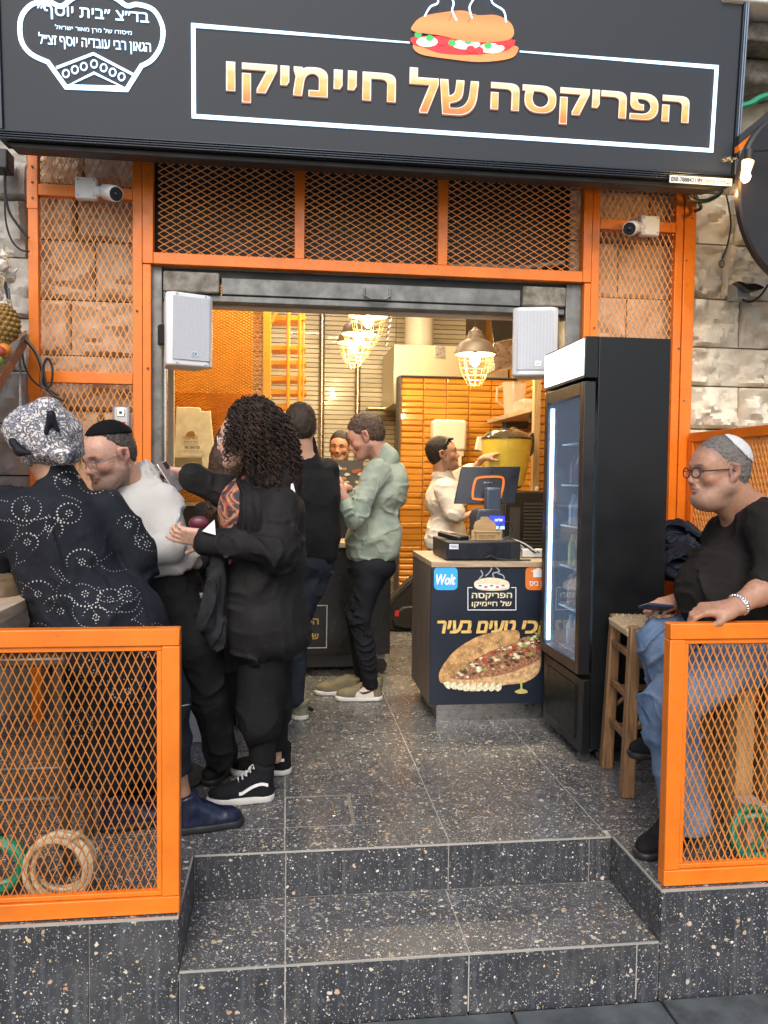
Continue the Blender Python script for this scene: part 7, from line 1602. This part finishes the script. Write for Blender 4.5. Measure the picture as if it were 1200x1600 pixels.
    MB().bx(-.004, .004, -.036, .036, -.073, .073, Mx).build('case', pm('silver_case', (.5, .5, .52), .25, metal=.7), ph, bevel=.003); MB().bx(-.0052, -.0042, -.033, .033, -.07, .07, Mx).build('screen', M['black'], ph); MB().bx(.0042, .006, .0, .028, .035, .065, Mx).build('lens_block', M['black'], ph)
    MB().tube([wF+V3((.012, .03*math.cos(a), .028*math.sin(a))) for a in np.linspace(0, 6.28, 15)], .004, 6).build('bracelet', pm('gold_bead', (.6, .45, .25), .3, metal=.7), t)
    pu = thing('round_pouch', 'dark maroon round pouch held in the curly woman\'s lower hand', 'pouch', P(312, 818, 3.12)); pcx = P(311, 817, 3.14); MB().ball(pcx, .038, 18, 10, (1.05, .5, .72)).build('pouch', pm('maroon', (.10, .012, .025), .4), pu, smooth=True)
    nk = thing('paper_napkin', 'folded white napkin held beside the maroon pouch', 'napkin', P(327, 825, 3.09)); MB().poly([(316, 830), (335, 812), (337, 836)], .012, lambda u, v, w_: tuple(P(u, v, 3.035)+V3((0, w_, 0)))).build('napkin', wht, nk)
    jk = thing('draped_jacket', 'washed dark grey jacket draped over the curly woman\'s forearm', 'jacket', P(335, 940, 3.1)); s = SDF()
    s.cone(P(340, 868, 3.12), P(331, 985, 3.12), .020, .038, .03, ((0, 1, 0), .6)); s.cone(P(334, 900, 3.10), P(324, 975, 3.10), .020, .030, .03); s.cone(P(340, 900, 3.13), P(338, 988, 3.13), .018, .024, .03); s.cone(P(340, 985, 3.14), P(343, 1010, 3.14), .022, .016, .02)
    s.disp = fold_disp(55, .008, (20, 20, 4)); s.mesh('jacket', cloth('washed_charcoal', (.020, .021, .023), .4, vs=18), jk, .006)
curly_woman(); print('p3')
# ---------------------------------------------------------------- woman behind, long straight hair
def hidden_woman():
    t = pers('woman with long straight brown hair standing behind the curly haired woman', (-.25, 4.2, 0))
    hd = Head(P(366, 700, 4.2), (-.5, .85, 0), UP, .95); nb = P(368, 752, 4.22); b = SDF(); hd.add(b, nb, .05); b.cov = .62; b.cone(nb, P(360, 900, 4.22), .10, .11, .05); b.paint = hd.paint((.5, .3, .22)); b.mesh('body', M['skin'], t, .009)
    s = SDF(); s.ell(P(364, 696, 4.22), (.098, .11, .115), None, .04); s.cone(P(350, 715, 4.18), P(337, 800, 4.10), .07, .05, .05); s.cone(P(365, 730, 4.14), P(352, 840, 4.10), .07, .045, .05); s.disp = fold_disp(61, .008, (40, 40, 3)); hm_ = hairm('straight_brown', (.012, .008, .006), (.07, .035, .018), 90, (1, 1, .06)); ho = s.mesh('hair', hm_, t, .008); strands(ho, 1800, .13, .0022, hm_, 9, (0, 0, -1), .08, .08)
    bs_ = cloth('black_top', (.010, .010, .011)); s = SDF(); s.ell(P(352, 830, 4.22), (.17, .13, .17), None, .08); s.ell(P(345, 920, 4.22), (.16, .13, .17), None, .08); s.cone(P(320, 800, 4.2), P(312, 880, 4.1), .055, .05, .04); s.cone(P(345, 960, 4.22), P(335, 1090, 4.22), .13, .10, .08); s.cone(P(355, 960, 4.22), P(358, 1100, 4.26), .12, .08, .08); s.disp = fold_disp(63, .010); s.mesh('black_clothes', bs_, t, .01)
    for dx in (0, .12): shoe(t, (P(345, 1130, 4.2)[0]+dx, 4.1+dx, 0), (-.3, 1, 0), .25, bs_, M['rubber'], .08, h=.01)
hidden_woman()
# ---------------------------------------------------------------- man in black jacket, from behind
def jacket_man():
    t = pers('man in long black knit jacket and dark jeans seen from behind', (.08, 4.3, 0))
    hd = Head(P(468, 668, 4.30), (-.15, .98, -.08), UP, 1.0); nb = P(476, 718, 4.32); b = SDF(); hd.add(b, nb, .06); b.cov = .62; b.cone(nb, P(480, 850, 4.32), .12, .12, .05)
    for a, c, e in ((P(438, 735, 4.32), P(430, 810, 4.4), P(440, 800, 4.6)), (P(515, 735, 4.34), P(516, 810, 4.44), P(500, 800, 4.66))): b.cone(nb, a, .07, .05, .04); b.cone(a, c, .05, .045, .03); b.cone(c, e, .04, .03, .03); hand(b, e, (0, 1, .2), UP, 1)
    b.paint = hd.paint((.50, .29, .20)); b.mesh('body', M['skin'], t, .007)
    hm_ = hairm('dark_brown_short', (.015, .010, .007), (.06, .04, .025), 150); ho = hd.hair(hm_, t, .007, 7, .058, .058, .004, .005, -.062); strands(ho, 3500, .013, .0014, hm_, 4, hd.R@np.array([0, .1, -.7]), .45, .35)
    jm = cloth('black_knit', (.009, .009, .010), .12); s = SDF(); s.ell(P(478, 765, 4.34), (.185, .135, .17), None, .08); s.ell(P(480, 830, 4.34), (.172, .14, .17), None, .08); s.box(P(480, 822, 4.35), (.163, .12, .20), None, .05, .06); s.cone(P(474, 705, 4.32), P(477, 725, 4.33), .066, .10, .03)
    s.cone(P(440, 735, 4.33), P(432, 812, 4.40), .075, .07, .04); s.cone(P(511, 735, 4.36), P(508, 812, 4.44), .068, .062, .04); s.cone(P(432, 812, 4.40), P(440, 800, 4.58), .06, .05, .03); s.cone(P(508, 812, 4.44), P(500, 800, 4.62), .055, .05, .03)
    s.plane(P(480, 876, 4.34), (0, 0, -1), .008); s.disp = fold_disp(71, .006); s.mesh('jacket', jm, t, .008)
    c = SDF(); c.cone(P(474, 692, 4.315), P(477, 716, 4.33), .068, .078, .02); c.mesh('collar', jm, t, .008)
    j = SDF(); dn = denim('dark_denim', (.010, .013, .019), (.035, .042, .055)); j.ell(P(480, 880, 4.34), (.155, .13, .11), None, .05); kR = P(463, 982, 4.28); aR = P(461, 1092, 4.30)
    j.cone(P(492, 895, 4.34), kR, .080, .060, .04); j.cone(kR, aR, .066, .048, .03); kL = P(436, 990, 4.4); aL = P(436, 1085, 4.5); j.cone(P(462, 895, 4.34), kL, .085, .066, .04); j.cone(kL, aL, .066, .048, .03); j.disp = fold_disp(73, .009, (12, 12, 12)); j.mesh('jeans', dn, t, .007)
    m = MB(); m.add([P(498, 896, 4.225), P(506, 896, 4.225), P(508, 914, 4.215), P(497, 916, 4.215)], [(0, 1, 2, 3)])
    sn = pm('sneaker_khaki', (.20, .19, .12), .7, var=.5, vs=30); ws = pm('sneaker_sole', (.68, .66, .6), .5); hl = aZ(468, 1128, 0)
    up, w, R = shoe(t, (hl[0]+.03, hl[1]+.02, 0), (-.55, .85, 0), .28, sn, ws, .10); shoe(t, (aL[0], 4.42, 0), (-.3, 1, 0), .28, sn, ws, .09, h=.01)
    MB().tube([w(.047, .0, .05), w(.047, .03, .055)], .012, 6).build('heel_patch', M['black'], up)
jacket_man(); print('p5')
# ---------------------------------------------------------------- man in faded green denim shirt
def green_man():
    t = pers('man in faded green denim shirt and black jeans looking down at his hands', (.45, 4.65, 0))
    hd = Head(P(571, 682, 4.66), (-.86, .22, -.42), (-.30, .05, 1), 1.0); nb = P(598, 722, 4.70); b = SDF(); hd.add(b, nb, .060); b.cov = .62; b.cone(nb, P(585, 850, 4.7), .12, .12, .05)
    sN = P(580, 745, 4.58); eN = P(553, 812, 4.50); wN = P(535, 775, 4.46); b.cone(nb, sN, .07, .055, .04); b.cone(sN, eN, .052, .045, .03); b.cone(eN, wN, .042, .03, .03); hand(b, wN, (-.7, .1, .5), (-.3, -.9, .2), 1, 1.0, curls=(.8, .9, .9, .9))
    sF = P(620, 740, 4.88); eF = P(560, 800, 4.84); wF = P(540, 762, 4.66); b.cone(nb, sF, .07, .055, .04); b.cone(sF, eF, .05, .042, .03); b.cone(eF, wF, .04, .03, .03); hand(b, wF, (-.9, -.2, .1), (0, -.3, 1), -1, 1.0, curls=(.7, .8, .8, .8))
    b.paint = hd.paint((.56, .30, .21), ((.16, .09, .06), .6), (.07, .04, .025)); b.mesh('body', M['skin'], t, .0055)
    hm = hairm('brown_fade', (.03, .018, .012), (.13, .08, .05), 130); ho = hd.hair(hm, t, .012, 9, .075, .060, .005, .005, -.035, (160, 160, 90)); strands(ho, 4500, .017, .0014, hm, 5, lambda p, n_: np.where((((p-hd.c)@hd.R)[:, 2] > .08)[:, None], hd.R@np.array([.2, .8, .5]), hd.R@np.array([0, -.2, -.8])), .5, .3)
    gm2, nt, bb = base_mat('faded_green_denim'); bb.inputs['Roughness'].default_value = .85; bb.inputs['Specular IOR Level'].default_value = .2
    nt.links.new(mixc(nt, .2, ramp(nt, noise(nt, 7, 5, .6), [(.32, (.17, .22, .18)), (.68, (.36, .40, .31))]), ramp(nt, noise(nt, 700, 2), [(.3, (.1, .12, .1)), (.7, (.5, .55, .48))])), bb.inputs['Base Color']); bump(nt, bb, noise(nt, 700, 2), .3, .001)
    s = SDF(); s.ell(P(597, 765, 4.72), (.142, .160, .155), None, .08); s.ell(P(588, 835, 4.71), (.150, .145, .15), None, .08); s.box(P(583, 850, 4.71), (.146, .12, .10), None, .06, .06); s.cone(P(600, 716, 4.70), P(600, 745, 4.71), .075, .12, .05); s.ell(P(617, 750, 4.74), (.07, .12, .10), None, .06)
    s.cone(P(590, 738, 4.60), P(582, 750, 4.58), .080, .070, .05); s.cone(P(581, 750, 4.57), P(556, 808, 4.50), .066, .060, .04); s.cone(P(555, 810, 4.49), P(541, 790, 4.46), .056, .046, .03)
    s.cone(P(615, 738, 4.85), P(570, 800, 4.82), .078, .065, .04); s.cone(P(570, 800, 4.82), P(548, 775, 4.70), .06, .048, .03)
    s.plane(P(580, 879, 4.7), (-.10, 0, -1), .01); s.disp = fold_disp(81, .0085, (10, 10, 15)); sh_ = s.mesh('shirt', gm2, t, .0065)
    c = SDF(); c.cone(P(588, 702, 4.68), P(602, 718, 4.70), .072, .086, .02, None); c.cone(P(578, 690, 4.67), P(598, 716, 4.70), .058, .066, .008, None, 1); c.plane(P(590, 697, 4.68), V3((-.4, 0, 1)), .006); c.mesh('collar', gm2, sh_, .005)
    sm_ = pm('seam_thread', (.42, .44, .36), .8)
    MB().tube([P(592, 742, 4.475), P(589, 765, 4.495), P(581, 783, 4.52)], .0035, 5).build('seam', sm_, sh_)
    j = SDF(); dn = denim('black_denim', (.006, .007, .009), (.016, .018, .023)); j.ell(P(582, 885, 4.7), (.145, .13, .10), None, .05); kN = P(562, 965, 4.62); aN = P(578, 1068, 4.64)
    j.cone(P(580, 895, 4.66), kN, .088, .062, .04); j.cone(kN, aN, .062, .045, .03); kF = P(556, 960, 4.80); aF = P(566, 1055, 4.86); j.cone(P(585, 895, 4.78), kF, .09, .066, .04); j.cone(kF, aF, .066, .046, .03); j.disp = fold_disp(83, .010, (14, 14, 22)); j.mesh('jeans', dn, t, .0065)
    kh = pm('olive_suede', (.19, .16, .09), .75, var=.2, vs=20); ws = pm('white_rubber', (.72, .70, .66), .5); hl = aZ(600, 1095, 0); up, w, R = shoe(t, (hl[0]-.005, hl[1]+.03, 0), (-1, .02, 0), .285, kh, ws, .105)
    ln = M['whitew']; m = MB()
    X = .0475
    def sidep(pts, nm, mt, x=X):
        m = MB(); n = len(pts); m.v = [tuple(w(-x, a, c_)) for a, c_ in pts]+[tuple(w(-x+.02, a, c_)) for a, c_ in pts]; m.f = [tuple(range(n)), tuple(range(2*n-1, n-1, -1))]+[(i, i+n, (i+1) % n+n, (i+1) % n) for i in range(n)]; m.build(nm, mt, up)
    sidep([(.055, .030), (.165, .030), (.16, .052), (.115, .088), (.075, .082), (.06, .06)], 'side_panel', ln)
    tc_ = SDF(); tc_.ell(w(0, .218, .036), (.0405, .052, .030), R, .01); tc_.plane(w(0, .195, 0), R@np.array([0, -1., .35]), .004); tc_.plane(w(0, 0, .026), (0, 0, -1), .003); tc_.mesh('toe_box', ln, up, .004)
    ck = SDF(); ck.cone(w(0, .046, .105), w(0, .044, .128), .049, .046, .01); ck.cone(w(0, .046, .09), w(0, .044, .16), .040, .040, .004, None, 1); ck.mesh('collar_pad', kh, up, .004)
    sidep(smooth2([(.035, .082), (.08, .056), (.12, .046), (.145, .066), (.13, .060), (.10, .062)]), 'side_mark', pm('dark_red', (.10, .01, .02), .4), .0495)
    laces(up, w, 5, M['rubber'], .095, .16, .115, .075, .02)
    hl2 = aZ(590, 1085, 0); shoe(t, (aF[0]-.02, 4.78, 0), (-1, .1, 0), .28, kh, ws, .10, h=.008)
green_man(); print('p6')
# ---------------------------------------------------------------- smiling man behind the back counter
def smiling_man():
    t = pers('smiling bearded man with dark hair behind the back counter', (.45, 6.8, 0))
    hd = Head(P(531, 699, 6.8), (-.25, -.96, -.05), (.06, 0, 1), 1.05); nb = P(535, 732, 6.85); b = SDF(); hd.add(b, nb, .06); b.cov = .62; b.cone(nb, P(535, 860, 6.9), .13, .13, .05)
    for sx in (-1, 1): a = nb+V3((sx*.19, .02, -.06)); c = a+V3((sx*.03, -.05, -.28)); e = c+V3((-sx*.05, -.24, .02)); b.cone(nb, a, .06, .05, .04); b.cone(a, c, .05, .045, .03); b.cone(c, e, .04, .03, .03); hand(b, e, (0, -1, 0), UP, sx)
    b.paint = hd.paint((.48, .27, .17), ((.05, .03, .02), .6), (.02, .012, .01)); b.mesh('body', M['skin'], t, .0065)
    hm_ = hairm('black_short', (.008, .006, .005), (.04, .028, .02), 150); ho = hd.hair(hm_, t, .012, 10, .058, .062, .004, .006, -.04); strands(ho, 1500, .016, .002, hm_, 6, hd.R@np.array([0, .4, .5]), .6, .3); hd.eyes(t)
    m = MB(); m.poly([(-.018, -.003), (.018, -.003), (.012, -.011), (-.012, -.011)], .004, lambda u, v, w_: tuple(hd.w(u, .096+w_, -.058+v))); m.build('teeth', M['white'], t)
    s = SDF(); s.ell(nb+V3((0, .02, -.22)), (.2, .14, .22), None, .08); s.ell(nb+V3((0, .02, -.5)), (.18, .14, .22), None, .08)
    for sx in (-1, 1): a = nb+V3((sx*.18, .02, -.08)); s.cone(a, a+V3((sx*.03, -.05, -.2)), .08, .07, .05)
    s.disp = fold_disp(91, .008); s.mesh('shirt', cloth('dark_tshirt', (.03, .028, .026)), t, .01)
    j = SDF()
    for sx in (-1, 1): j.cone((.45+sx*.1, 6.9, .95), (.45+sx*.1, 6.9, .12), .11, .07, .05)
    j.mesh('trousers', M['blackm'], t, .014)
    for sx in (-1, 1): shoe(t, (.45+sx*.1, 6.98, 0), (0, -1, 0), .28, M['blackm'], M['rubber'], .08, h=.014)
smiling_man()
# ---------------------------------------------------------------- worker in white T-shirt
def worker():
    t = pers('worker in white t shirt reaching up to the yellow drink bowl', (1.2, 5.75, 0))
    hd = Head(P(692, 709, 5.75), (.93, -.12, .16), (-.12, 0, 1), 1.0); nb = P(692, 748, 5.78); b = SDF(); hd.add(b, nb, .060); b.cov = .62; b.cone(nb, P(695, 850, 5.8), .12, .12, .05)
    sF = P(712, 752, 5.92); eF = P(738, 733, 5.80); wF = P(757, 715, 5.74); b.cone(nb, sF, .06, .055, .04); b.cone(sF, eF, .052, .044, .03); b.cone(eF, wF, .042, .03, .03); hand(b, wF, (.9, -.1, .35), (-.3, -.2, .9), 1, 1.0)
    sN = P(697, 765, 5.60); eN = P(712, 812, 5.52); wN = P(745, 800, 5.5); b.cone(nb, sN, .06, .055, .04); b.cone(sN, eN, .052, .044, .03); b.cone(eN, wN, .042, .03, .03); hand(b, wN, (1, 0, .1), UP, -1, 1)
    b.paint = hd.paint((.54, .31, .21), ((.08, .05, .04), .6), (.02, .012, .01)); b.mesh('body', M['skin'], t, .006)
    hm_ = hairm('black_buzz', (.008, .006, .005), (.035, .025, .02), 150); ho = hd.hair(hm_, t, .008, 13, .066, .060, .003, .005, -.05); strands(ho, 2200, .010, .0015, hm_, 7, hd.R@np.array([0, -.1, -.6]), .6, .4)
    m = MB()
    for sx in (-1, 1): m.tube([hd.w(sx*.02, .062, .108), hd.w(sx*.06, .045, .095), hd.w(sx*.086, -.0, .05), hd.w(sx*.086, -.04, .01)], .004, 6); m.ball(hd.w(sx*.03, .070, .100), .024, 10, 6, (1, 1, .5))
    m.build('sunglasses', M['black'], t, smooth=True)
    wm = cloth('white_tshirt', (.66, .62, .54), .05); s = SDF(); s.ell(P(697, 780, 5.78), (.155, .145, .16), None, .08); s.ell(P(697, 835, 5.78), (.15, .14, .15), None, .08); s.cone(P(692, 746, 5.78), P(695, 765, 5.78), .08, .12, .04); s.ell(P(697, 850, 5.78), (.155, .14, .09), None, .06)
    s.cone(P(705, 757, 5.88), P(734, 738, 5.83), .085, .066, .05); s.cone(sN, P(710, 800, 5.54), .085, .075, .05); s.plane(P(697, 858, 5.8), (0, 0, -1), .01); s.disp = fold_disp(95, .006, (9, 9, 14)); s.mesh('tshirt', wm, t, .007)
    j = SDF(); j.ell(P(697, 870, 5.8), (.15, .13, .12), None, .05)
    for sx in (-1, 1): j.cone((1.22+sx*.09, 5.8, .72), (1.22+sx*.09, 5.8, .1), .10, .06, .05)
    j.mesh('trousers', M['blackm'], t, .012)
    for sx in (-1, 1): shoe(t, (1.15, 5.8+sx*.1, 0), (1, 0, 0), .28, M['blackm'], M['rubber'], .08, h=.014)
worker(); print('p8')
# ---------------------------------------------------------------- soft things
jq = aY(1062, 855, 3.5)
t = thing('dark_jacket', 'crumpled dark navy jacket lying on the right wooden shelf behind the fridge', 'jacket', jq)
s = SDF(); s.ell(P(1048, 845, 3.95), (.10, .14, .09), None, .06); s.ell(P(1062, 868, 3.9), (.13, .15, .075), None, .06); s.ell(P(1050, 880, 3.8), (.09, .12, .05), None, .05); s.disp = fold_disp(101, .035, (9, 9, 9), .5); s.mesh('jacket', cloth('navy_nylon', (.008, .011, .02), .3, .55), t, .008)
t = thing('padded_coat', 'folded brown padded coat on the shelf at the left edge behind the turbaned woman', 'coat', P(5, 900, 3.0))
s = SDF(); s.ell(P(0, 905, 3.02), (.09, .13, .09), None, .06); s.ell(P(12, 925, 2.95), (.07, .13, .06), None, .06); s.disp = fold_disp(103, .015, (5, 5, 16)); s.mesh('coat', pm('brown_nylon', (.16, .11, .065), .45, var=.2), t, .007)
t = thing('bar_stool', 'black bar stool under the man in the white sweater', 'stool', (P(250, 930, 3.5)[0], 3.5, 0))
sx_ = P(250, 930, 3.5); MB().lathe([(.16, .74), (.17, .76), (.16, .785)], (sx_[0], 3.5, 0), 24).build('seat', M['black'], t, smooth=True)
MB().tube([(sx_[0], 3.5, .74), (sx_[0], 3.5, .02)], .022, 10).build('pole', M['black'], t); MB().lathe([(.2, .003), (.2, .012), (.04, .03)], (sx_[0], 3.5, 0), 24).build('base', M['black'], t, smooth=True)
print('done')
